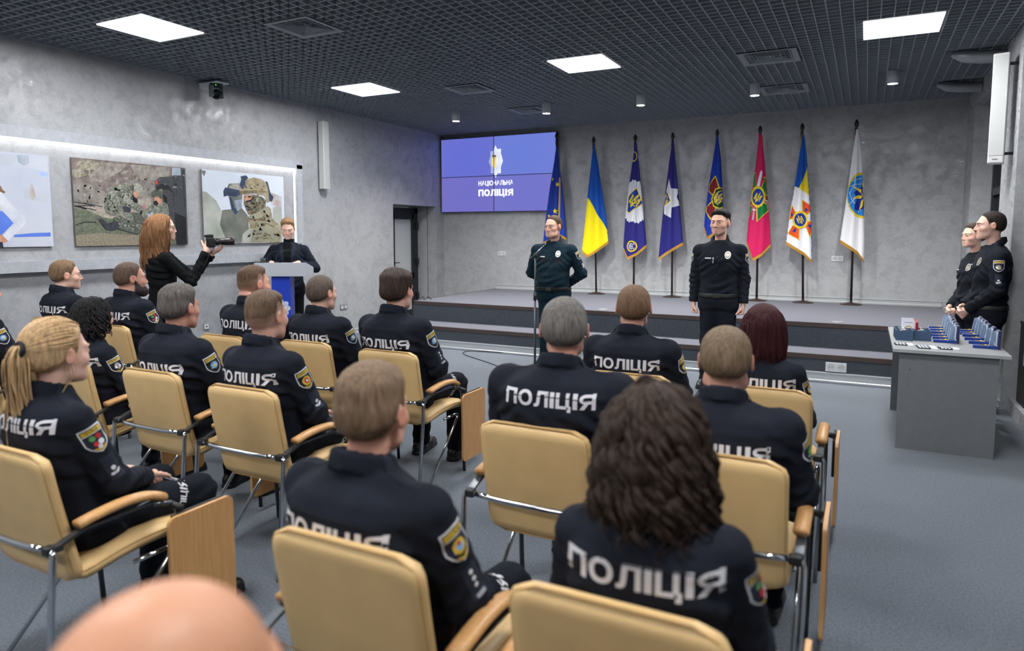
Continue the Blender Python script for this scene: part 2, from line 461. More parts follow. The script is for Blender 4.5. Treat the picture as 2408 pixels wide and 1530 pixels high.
# stage of two levels
SX0, SX1, Y1, Y2, H1, H2 = -6.09, .95, 8.088, 8.604, .287, .569
st = empty('stage_platform', (0, 0, 0)); st['kind'] = 'structure'
s1 = MB(); s1.box((SX0, Y1, 0), (SX1, Y2+.02, H1-.001)); s1.build('lower_step', CARPET_SHADE, st)
s1 = MB(); s1.box((SX0, Y2, 0), (SX1, BY-.001, H2-.001)); s1.build('upper_step', CARPET_SHADE, st)
s1 = MB(); s1.box((SX0+.004, Y1+.004, H1-.003), (SX1-.004, Y2+.002, H1+.002)); s1.build('lower_carpet', CARPET_S, st)
s1 = MB(); s1.box((SX0+.004, Y2+.004, H2-.003), (SX1-.004, BY-.002, H2+.002)); s1.build('upper_carpet', CARPET_S, st)
for yy, hh, nm in ((Y1, H1, 'lower_edging'), (Y2, H2, 'upper_edging')):
    e = MB(); e.box((SX0-.006, yy-.006, hh-.045), (SX1+.006, yy+.02, hh+.004)); e.box((SX0-.008, yy-.006, .0), (SX0+.012, yy+.014, hh)); e.build(nm, NOSE, st)
    e = MB(); e.box((SX0-.007, yy, hh-.04), (SX0+.012, (Y2 if yy == Y1 else BY-.01), hh+.004)); e.build('side_edging', NOSE, st)
b_ = MB(); sk = skirting('', (SX1, Y1), (SX0, Y1), .105, .02)
for i, v in enumerate(sk.v): sk.v[i] = (v[0], Y1-abs(v[1]-Y1), v[2])
sk.build('riser_skirting', ALU, st)
def back_board(name, x0, x1, y, z, h=.085):
    mb = MB(); prof = [(0, 0), (.018, 0), (.018, .02), (.011, .03), (.011, h-.025), (.017, h-.018), (.017, h-.004), (0, h)]
    k = len(prof); A = [(x0, y-p, z+q) for p, q in prof]; B = [(x1, y-p, z+q) for p, q in prof]
    mb.add(A+B, [tuple(range(k)), tuple(range(2*k-1, k-1, -1))]+[(i, (i+1) % k, (i+1) % k+k, i+k) for i in range(k)])
    o = mb.build(name, GREYB); o['kind'] = 'structure'
back_board('baseboard_back', SX0+.01, SX1+.02, BY, H2+.002)
back_board('baseboard_back.001', SX1+.1, RW, BY, 0)
# raised display frame on the left wall: plain band, ledge, hidden light strip
m_ = MB(); NX = LW+.045
m_.box((LW, FY, 2.495), (NX+.02, 7.46, 2.605)); m_.box((LW, 7.355, 1.30), (NX+.02, 7.46, 2.55))
m_.box((LW+.0, 7.33, 1.32), (LW+.012, 7.36, 2.50))
structure('trim_1', m_, PLA_B)
m_ = MB(); m_.box((LW, FY, 1.222), (LW+.10, 7.46, 1.33)); m_.box((LW, FY, 1.2), (LW+.04, 7.46, 1.224)); structure('trim_2', m_, PLA_B)
ls = empty('light_strip', (LW, 0, 2.49), 0, 'white led strip hidden under the top edge of the display recess on left wall', 'light strip')
s_ = MB(); s_.box((.006, FY+.1, -.012), (.030, 7.34, .004)); s_.build('top_run', emission('led_white', (255, 255, 255), LED_E), ls)
s_ = MB(); s_.box((.006, 7.338, -1.1), (.02, 7.354, -.01)); s_.build('side_run', emission('led_side', (255, 255, 255), LED_E*.45), ls)
# ------------------------------------------------------------------ ceiling lamps
VENT = mat('vent_grey', (138, 144, 150), .5)
PAN = emission('panel_light', (250, 252, 255), PANEL_E)
def panel():
    o = empty('ceiling_light')
    fr = MB(); a, b = .305, .268
    for x0, y0, x1, y1 in ((-a, -a, a, -b), (-a, b, a, a), (-a, -b, -b, b), (b, -b, a, b)): fr.box((x0, y0, -.014), (x1, y1, -.001))
    fr.build('frame', mat('panel_frame_glow', (238, 240, 242), .4, emit=1.1), o)  # frame is no lamp, a glow is added to its white
    hs = MB(); hs.box((-.30, -.30, .0), (.30, .30, .07)); hs.build('housing', VENT, o)
    g = MB(); g.box((-.262, -.262, -.006), (.262, .262, -.001)); g.build('diffuser', PAN, o)
    return o
proto = None
names = {(0, 0): 'lit square ceiling panel over the table of medals at right', (0, 1): 'lit square ceiling panel above the middle of the audience, right of the wall speaker', (0, 2): 'x'}
plab = {0: 'lit square ceiling panel nearest the left speaker, before the screen', 1: 'lit square ceiling panel in the middle of the ceiling, before the flags', 2: 'lit square ceiling panel at far right, before the right wall speaker', 3: 'largest lit square ceiling panel, over the wall camera and pictures at upper left'}
for i, (px, py) in enumerate(PANELS):
    o = panel() if proto is None else copy_tree(proto)
    if proto is None: proto = o
    o.location = (px, py, CEIL)
    tag(o, plab.get(i, 'lit square ceiling panel over the rear rows of the audience'), 'ceiling light', 'square panel lights in the grid ceiling')
def downlight():
    o = empty('downlight')
    b = MB(); b.lathe([(.0, .02), (.058, .02), (.06, .0), (.06, -.135), (.054, -.14), (.05, -.135), (.0, -.133)], n=24); b.build('housing', mat('downlight_grey', (176, 180, 184), .4), o)
    e = MB(); e.lathe([(.0, -.134), (.052, -.134), (.052, -.139), (0, -.139)], n=24); e.build('lens', emission('downlight_glow', (255, 253, 250), 16), o)
    L = bpy.data.lights.new('downlight_beam', 'SPOT'); L.energy = SPOT_E; L.spot_size = R(138); L.spot_blend = 1.; L.shadow_soft_size = .05; L.color = (1, .98, .95)
    lo = bpy.data.objects.new('downlight_beam', L); COL.objects.link(lo); lo.parent = o; lo.location = (0, 0, -.16)
    return o
proto = None
dl = ['over the left part of the screen', 'over the right part of the screen', 'above the second and third blue flags', 'above the pink flag', 'nearest the right wall']
for i, (px, py) in enumerate(DOWN):
    o = downlight() if proto is None else copy_tree(proto)
    proto = proto or o
    o.location = (px, py, CEIL)
    tag(o, 'grey surface mounted cylinder downlight '+dl[i], 'downlight', 'cylinder downlights over the stage')
# square air diffusers
VENT = mat('vent_grey', (138, 144, 150), .5)
def vent(s):
    o = empty('ceiling_vent'); a = s/2
    fr = MB()
    def sq(mb, r0, r1, zz0, zz1):
        V = [(-r0, -r0, zz0), (r0, -r0, zz0), (r0, r0, zz0), (-r0, r0, zz0), (-r1, -r1, zz1), (r1, -r1, zz1), (r1, r1, zz1), (-r1, r1, zz1)]
        V += [(x, y, z+.006) for x, y, z in V]
        mb.add(V, [(0, 1, 5, 4), (1, 2, 6, 5), (2, 3, 7, 6), (3, 0, 4, 7), (8, 12, 13, 9), (9, 13, 14, 10), (10, 14, 15, 11), (11, 15, 12, 8), (0, 8, 9, 1), (1, 9, 10, 2), (2, 10, 11, 3), (3, 11, 8, 0), (4, 5, 13, 12), (5, 6, 14, 13), (6, 7, 15, 14), (7, 4, 12, 15)])
    sq(fr, a, a*.80, -.012, -.006); fr.build('frame', VENT, o)
    k = MB()
    for i in range(6): sq(k, a*(.80-.12*i), a*(.80-.12*i-.09), -.006, .03)
    k.build('louvres', VENT, o)
    bk = MB(); bk.box((-a*.9, -a*.9, .046), (a*.9, a*.9, .06)); bk.build('backing', mat('vent_dark', (22, 24, 26), .8), o)
    return o
vl = ['beside the largest ceiling panel at upper left', 'before the screen, between two ceiling panels', 'just before the screen, next to a downlight', 'in the middle right of the ceiling, before the pink flag', 'behind a downlight over the pink and white flags']
for i, (x, y, s) in enumerate(((-4.52, 4.79, .5), (-4.56, 7.73, .5), (-4.55, 9.45, .5), (-.98, 7.77, .57), (-1.01, 9.57, .57))):
    o = vent(s); o.location = (x, y, CEIL); tag(o, 'grey square ceiling air diffuser '+vl[i], 'air vent', 'air diffusers in the grid ceiling')
# flexible ducts from the right wall up through the grid
DUCT = mat('duct_foil', (150, 154, 158), .35, metal=.35)
for i, y in enumerate((10.0, 8.4)):
    mb = MB(); pts = bez((RW-.002, y, CEIL-.09), (RW-.22, y, CEIL-.085), (RW-.34, y, CEIL-.07), (RW-.46, y+.02, CEIL-.022), 40)
    mb.tube(pts, [(.062+.004*(j % 2))*(1 if j < 26 else 1-.62*((j-26)/14)**1.5) for j in range(41)], 14)
    o = mb.build('air_duct', DUCT)
    tag(o, 'grey air duct bending from right wall into ceiling, '+('nearer the back wall' if i == 0 else 'beside the white wall speaker'), 'duct', 'ducts on the right wall')
# ================================================================== chairs
LEA = mat('cream_leather', (214, 180, 126), .42, spec=.35, noise=.05, nscale=9, bump=.05, bscale=180)
SEAM = mat('leather_piping', (190, 152, 95), .5)
CHR = mat('chrome', (205, 208, 212), .12, metal=1.)
STEEL = mat('dark_steel', (92, 96, 100), .3, metal=.8)
WOOD = mat('beech_wood', (205, 158, 103), .38, noise=.1, nscale=7, stretch=(18, 18, 1.2), ncol=(190, 140, 86))
def pad(prof_pts, halfw, th, corner, nx=14):
    """upholstered sheet: profile (y,z) swept across x, rounded corners, soft edges; returns V,F"""
    P = [Vector((0, y, z)) for y, z in prof_pts]; k = len(P)
    S = [0]
    for i in range(1, k): S.append(S[-1]+(P[i]-P[i-1]).length)
    Lt = S[-1]; V = []; F = []
    xs = np.linspace(-1, 1, nx+1); xs = np.sign(xs)*(1-(1-abs(xs))**1.4)
    for side in (1, -1):
        for i in range(k):
            t = (P[min(i+1, k-1)]-P[max(i-1, 0)]).normalized(); n = Vector((0, -t.z, t.y))
            e = min(S[i], Lt-S[i]); hw = halfw
            if e < corner: hw = halfw-corner+math.sqrt(max(0, corner**2-(corner-e)**2))
            for x in xs:
                d = min((1-abs(x))*hw, e+.002)
                tk = th/2*min(1, math.sqrt(max(0, d)/.022+.03)) if d < .022 else th/2
                V.append(P[i]+Vector((x*hw, 0, 0))+n*side*tk)
    m = nx+1
    for s_ in (0, 1):
        o = s_*k*m
        for i in range(k-1):
            for j in range(nx):
                q = (o+i*m+j, o+i*m+j+1, o+(i+1)*m+j+1, o+(i+1)*m+j); F.append(q if s_ else q[::-1])
    o = k*m
    for i in range(k-1):
        F.append((i*m, (i+1)*m, o+(i+1)*m, o+i*m)); F.append((i*m+nx, o+i*m+nx, o+(i+1)*m+nx, (i+1)*m+nx))
    for j in range(nx):
        F.append((j, o+j, o+j+1, j+1)); F.append(((k-1)*m+j, (k-1)*m+j+1, o+(k-1)*m+j+1, o+(k-1)*m+j))
    return V, F
def rim(prof_pts, halfw, corner):
    P = [Vector((0, y, z)) for y, z in prof_pts]; S = [0]
    for i in range(1, len(P)): S.append(S[-1]+(P[i]-P[i-1]).length)
    L = []; Rr = []
    for i, p in enumerate(P):
        e = min(S[i], S[-1]-S[i]); hw = halfw
        if e < corner: hw = halfw-corner+math.sqrt(max(0, corner**2-(corner-e)**2))
        L.append(p+Vector((-hw, 0, 0))); Rr.append(p+Vector((hw, 0, 0)))
    return L+Rr[::-1]+[L[0]]
def make_chair():
    o = empty('conference_chair')
    # origin: floor below the top rear edge of the back
    bp = [(.022+.095*(1-t)**1.2, .40+.47*t) for t in np.linspace(0, 1, 22)]
    mb = MB(); V, F = pad(bp, .232, .05, .055); mb.add(V, F, 0, True); b = mb.build('backrest', LEA, o)
    mb = MB(); mb.tube([p+Vector((0, -.012, 0)) for p in rim(bp, .222, .06)], .0045, 6); mb.build('piping', SEAM, b)
    sp = [(.10, .415), (.13, .425)]+[(.13+.44*t, .425+.025*math.sin(t*PI*.9)+.012*t) for t in np.linspace(.08, 1, 16)]
    mb = MB(); V, F = pad(sp, .235, .055, .05); mb.add(V, F, 0, True); s_ = mb.build('seat', LEA, o)
    mb = MB(); mb.tube([p+Vector((0, 0, .012)) for p in rim(sp, .229, .05)], .0045, 6); mb.build('piping', SEAM, s_)
    r = .011
    mb = MB(); mb.tube(fillet([(-.24, -.002, .57), (-.12, -.012, .566), (.12, -.012, .566), (.24, -.002, .57)], .1, 6), r, 10); mb.build('rear_bar', CHR, o)
    for sx in (-1, 1):
        mb = MB(); mb.tube(fillet([(sx*.24, -.002, .57), (sx*.287, -.004, .572), (sx*.287, -.02, .40), (sx*.272, -.045, .0)], .045, 6), r, 10); mb.build('leg', CHR, o)
        mb = MB(); mb.tube(fillet([(sx*.272, .36, .60), (sx*.276, .455, .575), (sx*.276, .47, .40), (sx*.272, .49, .0)], .06, 6), r, 10); mb.build('leg', STEEL, o)
        mb = MB(); mb.tube(fillet([(sx*.235, .30, .395), (sx*.245, .47, .40), (sx*.25, .09, .0)], .05, 6), .009, 10); mb.build('brace', CHR, o)
        mb = MB()
        mb.box((sx*.27-.016, .0, .565), (sx*.27+.016, .03, .585)); mb.prism([(.0, .578), (.10, .612), (.36, .612), (.36, .604), (.11, .604), (.0, .568)], sx*.27-.014, sx*.27+.014, 'x'); mb.build('arm_bracket', STEEL, o)
        mb = MB(); pts = [(sx*.27, .085, .626), (sx*.27, .16, .640), (sx*.27, .26, .648), (sx*.27, .345, .640), (sx*.27, .405, .612)]
        mb.tube(fillet(pts, .06, 5), .017, 12, flat=1.55); mb.build('armrest', WOOD, o)
        mb = MB(); mb.box((sx*.262-.02, -.018, .556), (sx*.262+.02, .012, .586), bev=.005); mb.build('joint', BLACKP, o)
    # writing tablet folded down outside the right arm
    mb = MB(); pts = []
    x0, x1, z0, z1, rr = .375, .665, .10, .545, .03
    for cx_, cz_, a0 in ((x1-rr, z1-rr, 0), (x0+rr, z1-rr, PI/2), (x0+rr, z0+rr, PI), (x1-rr, z0+rr, 3*PI/2)):
        for i in range(6): a = a0+i*PI/10; pts.append((cx_+rr*math.cos(a), cz_+rr*math.sin(a)))
    mb.prism(pts, .322, .337, 'x'); tb = mb.build('writing_tablet', WOOD, o)
    mb = MB(); mb.box((.308, .40, .36), (.321, .63, .55), bev=.004); mb.tube([(.272, .43, .575), (.315, .45, .56)], .014, 8); mb.build('hinge_plate', BLACKP, tb)
    return o
CC = {}   # chair key -> (x, y)
colL = [-2.60, -3.37, -4.09, -4.82, -5.72]
rows = [1.235, 2.29, 3.41]
CC['c4'] = (-2.585, 1.24); CC['c7'] = (-2.62, 2.27); CC['c5'] = (-3.375, 2.335); CC['c3'] = (-4.09, 2.30); CC['c17'] = (-5.13, 2.30)
CC['c9'] = (-2.63, 3.41); CC['c8'] = (-3.36, 3.46); CC['c6'] = (-4.085, 3.40); CC['c2'] = (-5.34, 3.38); CC['c1'] = (-6.22, 3.40)
CC['c15'] = (-.42, 1.235); CC['c10'] = (-1.08, 1.205); CC['c14'] = (-.42, 2.28); CC['c11'] = (-1.10, 2.30); CC['c13'] = (-.42, 3.39); CC['c12'] = (-1.08, 3.42)
CC['c16'] = (-.50, .15)
clab = {'c4': 'cream leather armchair under the blonde ponytailed woman, at left edge', 'c7': 'cream leather chair behind the man with a faded haircut, second row', 'c5': 'cream leather chair of the grey haired man, second row, left of the faded haircut',
 'c3': 'cream leather chair of the black curly haired woman in glasses', 'c17': 'cream leather chair cut off by the left picture edge, arm just showing', 'c9': 'cream leather chair with lowered wooden tablet under the brown haired man by the aisle',
 'c8': 'cream leather chair behind the foreground man, in the front row left of the aisle chair', 'c6': 'cream leather chair of the man sitting just before the blue lectern', 'c2': 'cream leather chair of the bearded man, front row', 'c1': 'cream leather chair of the man in profile at the far left of the front row',
 'c15': 'cream leather chair under the curly haired woman, lowest at bottom centre', 'c10': 'cream leather chair under the brown haired man in the foreground, bottom left of centre', 'c14': 'cream leather chair of the close cropped man at right, second row by the aisle', 'c11': 'cream leather chair with open chrome bar behind the grey cropped man',
 'c13': 'cream leather chair of the dark red haired woman, front row at right', 'c12': 'cream leather chair mostly hidden behind the curly hair, under the balding man', 'c16': 'cream leather chair of the bald man nearest the viewer'}
proto = None
CHAIRS = {}
for k, (x, y) in CC.items():
    o = make_chair() if proto is None else copy_tree(proto)
    proto = proto or o
    o.location = (x, y, 0); CHAIRS[k] = o
    tag(o, clab[k], 'chair', 'cream leather conference chairs')
# ================================================================== screen, flags
SB = emission('screen_blue', (98, 112, 214), SCREEN_E)
def screen_mat(name, c1, c2):
    m = emission(name, c1, SCREEN_E); nt = m.node_tree
    tc = nt.nodes.new('ShaderNodeTexCoord'); g = nt.nodes.new('ShaderNodeTexGradient'); g.gradient_type = 'SPHERICAL'
    mp = nt.nodes.new('ShaderNodeMapping'); mp.inputs['Location'].default_value = (0, 0, 0); mp.inputs['Scale'].default_value = (.75, .75, .75)
    rp = nt.nodes.new('ShaderNodeValToRGB'); rp.color_ramp.elements[0].color = lin(c2)+(1,); rp.color_ramp.elements[1].color = lin(c1)+(1,)
    nt.links.new(tc.outputs['Object'], mp.inputs[0]); nt.links.new(mp.outputs[0], g.inputs[0]); nt.links.new(g.outputs['Fac'], rp.inputs[0])
    nt.links.new(rp.outputs[0], nt.nodes['Emission'].inputs[0]); return m
WH_E = emission('screen_white', (250, 250, 255), 1.5)
tvx0, tvx1, tvz0, tvz1, TVY = -7.19, -4.835, 1.985, 3.335, 11.12
mx_, mz_ = at_y((1161, 413), TVY)[0], at_y((1161, 413), TVY)[2]
tone = [((104, 116, 218), (118, 118, 205)), ((110, 130, 222), (122, 132, 216)), ((116, 116, 204), (126, 118, 198)), ((118, 120, 208), (124, 124, 205))]
tv = []
quad = [(tvx0, mx_, mz_, tvz1, 'upper left'), (mx_, tvx1, mz_, tvz1, 'upper right'), (tvx0, mx_, tvz0, mz_, 'lower left'), (mx_, tvx1, tvz0, mz_, 'lower right')]
arts = [Art() for _ in range(4)]
whole = Art()
def clip_tri(art, V, T, m, box, lev):
    """keep the part of the artwork that falls on one screen"""
    x0, x1, z0, z1 = box
    for t in T:
        P = [V[i] for i in t]
        for ax, lim, sg in ((0, x0, 1), (0, x1, -1), (1, z0, 1), (1, z1, -1)):
            Q = []
            for i in range(len(P)):
                a, b = P[i-1], P[i]; da, db = (a[ax]-lim)*sg, (b[ax]-lim)*sg
                if (da >= 0) != (db >= 0):
                    u = da/(da-db); Q.append((a[0]+(b[0]-a[0])*u, a[1]+(b[1]-a[1])*u))
                if db >= 0: Q.append(b)
            P = Q
            if not P: break
        if len(P) >= 3: art.L.append((P, [(0, i, i+1) for i in range(1, len(P)-1)], art.mi(m), lev))
def P2(px): p = at_y(px, TVY); return (p[0], p[2])
SIL, SILD = emission('screen_silver', (226, 232, 245), 1.15), emission('screen_silver_dark', (168, 182, 225), 1.)
YEL_E, NAV_E = emission('screen_yellow', (245, 226, 140), 1.), emission('screen_navy', (60, 66, 120), 1.)
def zc(x, y): return P2((1020+x/5.464, 300+y/5.464))
k_ = (lambda pts: [zc(*p) for p in pts])
star8 = [(790, 225), (815, 275), (862, 270), (862, 330), (888, 425), (862, 500), (862, 582), (815, 590), (795, 645), (772, 585), (728, 580), (735, 510), (706, 440), (725, 370), (727, 302), (768, 300)]
whole.poly(k_(star8), SIL)
whole.poly(k_([(706, 440), (725, 370), (727, 302), (768, 300), (768, 580), (728, 580), (735, 510)]), SILD)
lv_ = whole.lev+1
for i in range(26):
    a = i*2*PI/26; ex = (797+78*math.cos(a)*(1.05 if i % 2 else .9), 430+165*math.sin(a)*(1.0 if i % 2 else .85))
    whole.poly(k_(stroke([(797+34*math.cos(a), 430+60*math.sin(a)), ex], 4)), SILD, lev=lv_)
whole.lev = lv_
whole.poly(k_([(742, 348), (805, 348), (805, 480), (773, 530), (742, 480)]), YEL_E)
whole.poly(k_([(750, 352), (797, 352), (797, 385), (785, 375), (780, 480), (766, 480), (762, 375), (750, 385)]), NAV_E)
whole.poly(k_([(765, 365), (779, 365), (783, 480), (773, 510), (762, 480)]), YEL_E)
cxt, czt = zc(794, 707); wd_ = zc(1016, 707)[0]-zc(572, 707)[0]; h_ = zc(794, 676)[1]-zc(794, 738)[1]
whole.text('НАЦІОНАЛЬНА', cxt, czt-.01, wd_, WH_E, .016, h_*1.22)
cxt, czt = zc(793, 832); h_ = zc(793, 790)[1]-zc(793, 874)[1]
whole.text('ПОЛІЦІЯ', cxt, czt-.012, wd_, WH_E, .05, h_*1.22)
for i, (x0, x1, z0, z1, nm) in enumerate(quad):
    o = empty('video_screen', ((x0+x1)/2, TVY, (z0+z1)/2), 0, nm+' screen of the blue four part video wall', 'screen', 'panels of the video wall')
    hw, hh = (x1-x0)/2, (z1-z0)/2
    mb = MB(); mb.box((-hw, .012, -hh), (hw, .09, hh)); mb.box((-hw, 0, -hh), (hw, .015, -hh+.006)); mb.box((-hw, 0, hh-.006), (hw, .015, hh)); mb.box((-hw, 0, -hh), (-hw+.006, .015, hh)); mb.box((hw-.006, 0, -hh), (hw, .015, hh)); mb.build('bezel', BLACKP, o)
    mb = MB(); mb.box((-hw+.006, .004, -hh+.006), (hw-.006, .011, hh-.006)); mb.build('display', screen_mat('screen_%d' % i, *tone[i]), o)
    nE = len(whole.L)-2
    for nm2, part in (('emblem', whole.L[:nE]), ('lettering', whole.L[nE:nE+1]), ('lettering', whole.L[nE+1:])):
        a = Art()
        for V, T, mi, lev in part: clip_tri(a, V, T, whole.mats[mi], (x0+.006, x1-.006, z0+.006, z1-.006), lev)
        if a.L: a.build(nm2, (lambda u, v, h, o=o: Vector((u, TVY+.0035-h, v))-o.location), o, cell=0, lift=.0001)
    tv.append(o)
mb = MB(); mb.box((tvx0+.15, TVY+.09, tvz0+.1), (tvx1-.15, BY, tvz1-.1)); o = mb.build('screen_mount', DARKM); tag(o, 'dark wall mount behind the four video screens', 'mount')
# ---- flags
BLK = mat('flag_wood_black', (34, 30, 30), .4)
FRI = mat('gold_fringe', (196, 152, 62), .7, noise=.25, nscale=140)
def cloth(name, col): return mat(name, col, .62, spec=.25, sheen=.12)
F_BLUE = cloth('flag_blue', (12, 78, 172)); F_YEL = cloth('flag_yellow', (246, 226, 20)); F_NAVY = cloth('flag_violet_blue', (38, 36, 116)); F_EU = cloth('flag_royal', (22, 54, 148))
F_RED = cloth('flag_pink', (205, 28, 92)); F_WHT = cloth('flag_white', (236, 236, 240)); F_GOLD = cloth('flag_gold', (232, 206, 40)); F_SIL = cloth('flag_silver', (224, 226, 232)); F_GRY = cloth('flag_silver_shade', (170, 174, 186))
F_GRN = cloth('flag_green', (18, 122, 58)); F_DGRN = cloth('flag_dark_green', (22, 62, 40)); F_ORG = cloth('flag_orange', (226, 82, 34)); F_MAR = cloth('flag_maroon', (120, 26, 34)); F_SKY = cloth('flag_sky', (40, 130, 214)); F_NB = cloth('flag_badge_blue', (20, 56, 150)); F_ROY = cloth('flag_guard_blue', (20, 52, 160)); F_MAP = cloth('flag_map_blue', (22, 42, 140))
POLE_Y = 11.03
def flag(label, base, top, left, right, bottom, artfn=None, pleat=1.0, fringe=True, fold=None, seed=0):
    """all outlines are points of the photograph, carried to the plane of the poles"""
    rnd = random.Random(seed)
    bp = at_y((base[0], base[1]), POLE_Y)
    o = empty('flag_on_stand', (bp[0], POLE_Y, H2+.002), 0, label, 'flag', 'flags standing along the stage')
    O = o.location
    tp = at_y(top, POLE_Y); zt = tp[2]-O.z
    lean = (tp[0]-O.x)
    mb = MB(); mb.lathe([(0, 0), (.145, 0), (.15, .006), (.145, .014), (.09, .018), (.085, .024), (.05, .030), (.02, .034), (.018, .06), (0, .06)], n=32); mb.build('base', mat('bronze_base', (58, 46, 42), .3, metal=.4), o)
    mb = MB(); mb.tube([(0, 0, .03), (lean*.9, 0, zt-.20)], .0165, 12); mb.build('pole', mat('pole_brown', (52, 38, 34), .35), o)
    mb = MB(); mb.lathe([(.0, -.21), (.021, -.21), (.021, -.17), (.014, -.165), (.022, -.15), (.022, -.13), (.012, -.12), (.019, -.105), (.030, -.075), (.027, -.045), (.012, -.01), (0, 0)], (lean, 0, zt), 18); mb.build('finial', BLK, o)
    def W(px, y=POLE_Y): p = at_y(px, y); return Vector((p[0], y, p[2]))-O
    def interp(pl, t):
        pl = np.array(pl, float); d = np.r_[0, np.cumsum(np.hypot(*np.diff(pl, axis=0).T))]; d /= d[-1]
        return np.array([np.interp(t, d, pl[:, 0]), np.interp(t, d, pl[:, 1])])
    ns, nt_ = 44, 90; V = []; F = []
    ph = rnd.uniform(0, 6)
    for side in (0, 1):
        for i in range(nt_+1):
            t = i/nt_; a = interp(left, t); b = interp(right, t)
            wpx = abs(b[0]-a[0]); amp = min(1, t*1.5)
            for j in range(ns+1):
                s = j/ns
                p = a+(b-a)*s
                if i > nt_*.6:    # lower rows bend onto the slanted hem
                    q = interp(bottom, s); u = (i/nt_-.6)/.4; p = p*(1-u**2)+q*u**2 if i < nt_ else q
                env = max(0, math.sin(PI*s))**.6
                if side == 0: y = POLE_Y-.028-amp*(.075*env+pleat*.022*math.sin(2*PI*(1.6*s+.25)+ph+t*1.2)*env)
                else: y = POLE_Y-.026+amp*.035*env
                V.append(W(p, y))
    m = ns+1; off = (nt_+1)*m
    for i in range(nt_):
        for j in range(ns):
            F.append((i*m+j, (i+1)*m+j, (i+1)*m+j+1, i*m+j+1)); F.append((off+i*m+j, off+i*m+j+1, off+(i+1)*m+j+1, off+(i+1)*m+j))
        for j in (0, ns): 
            q = (i*m+j, off+i*m+j, off+(i+1)*m+j, (i+1)*m+j); F.append(q if j == 0 else q[::-1])
    for j in range(ns): F.append((nt_*m+j, off+nt_*m+j, off+nt_*m+j+1, nt_*m+j+1)); F.append((j, j+1, off+j+1, off+j))
    front = [tuple(f) for f in F if max(f) < off]
    me = np_mesh('cloth', V, F, artfn[0]); cl = obj('cloth', me, o)
    bvh = BVHTree.FromPolygons(V[:off], front)
    ymid = POLE_Y-.1
    dp = drape_place(bvh, (0, 0, 0), (1, 0, 0), (0, 0, 1), (0, -1, 0), far=.6, ref=.1)
    def px2(p): q = at_y(p, ymid); return (q[0]-O.x, q[2]-O.z)
    if artfn[1]:
        a = Art(); artfn[1](a, px2); a.build('emblem', dp, cl, cell=.009, lift=.0009)
    if fringe:
        hem = [V[nt_*m+j] for j in range(0, ns+1)]
        def fr(line, d):
            fv = []; ff = []
            for i, p in enumerate(line):
                for u in range(3):
                    jag = (.3 if i % 2 else 0)*(u == 2)
                    fv.append(Vector(p)+Vector(d)*(u/2-(jag*.5))+Vector((0, -.004*(i % 2)-.003, 0)))
            for i in range(len(line)-1):
                for u in range(2): ff.append((i*3+u, (i+1)*3+u, (i+1)*3+u+1, i*3+u+1))
            obj('fringe', np_mesh('fringe', fv, ff, FRI, smooth=False), cl)
        den = []
        for j in range(ns):
            for u in range(3): den.append(hem[j].lerp(hem[j+1], u/3))
        fr(den+[hem[-1]], (0, 0, -.05))
        if fold:
            ln = [W(p, POLE_Y-.02) for p in fold[0]]; d2 = []
            for j in range(len(ln)-1):
                for u in range(8): d2.append(ln[j].lerp(ln[j+1], u/8))
            fr(d2, fold[1])
    return o
def z1(x, y): return (1380+x/4.635, 290+y/4.635)
def z2(x, y): return (1640+x/4.5, 280+y/4.5)
def z3(x, y): return (1900+x/4.37, 270+y/4.37)
def zs(x, y): return (1020+x/5.464, 300+y/5.464)
def za(x, y): return (1250+x/2.833, 270+y/2.833)
L_ = lambda z, pts: [z(*p) for p in pts]
# European flag, half hidden behind the speaker
def art_eu(a, f):
    for x, y, r, sq in ((1512, 660, 30, .55), (1585, 728, 36, .8), (1565, 1072, 38, .9), (1468, 1135, 30, .6)):
        a.poly([f(zs(*p)) for p in star(x, y, r, 5, .42, -PI/2, sq)], F_GOLD)
    a.poly([f(zs(*p)) for p in stroke([(1604, 640), (1606, 700), (1608, 950), (1606, 1130), (1612, 1320)], 17)], FRI)
flag('dark blue flag with gold stars, behind the speaker and beside the screen', (1316, 684), (1309, 311), L_(zs, [(1572, 250), (1545, 450), (1490, 780), (1440, 1150), (1405, 1460)]), L_(zs, [(1594, 250), (1620, 520), (1660, 820), (1690, 1160), (1704, 1400)]), L_(zs, [(1405, 1470), (1480, 1440), (1600, 1360), (1704, 1412)]), (F_EU, art_eu), seed=1)
# state flag
def art_ua(a, f): a.poly([f(za(*p)) for p in [(330, 560), (372, 552), (420, 625), (470, 715), (500, 775), (513, 826), (514, 842), (360, 962), (320, 960)]], F_YEL)
flag('blue and yellow flag, just right of the speaker', (1402, 688), (1396, 320), L_(za, [(411, 195), (398, 310), (372, 540), (352, 750), (334, 900)]), L_(za, [(420, 195), (445, 330), (475, 540), (497, 680), (514, 825)]), L_(za, [(334, 900), (372, 932), (430, 898), (514, 838)]), (F_BLUE, art_ua), seed=2, fold=(L_(za, [(424, 200), (432, 240), (436, 262)]), (.02, 0, -.01)))
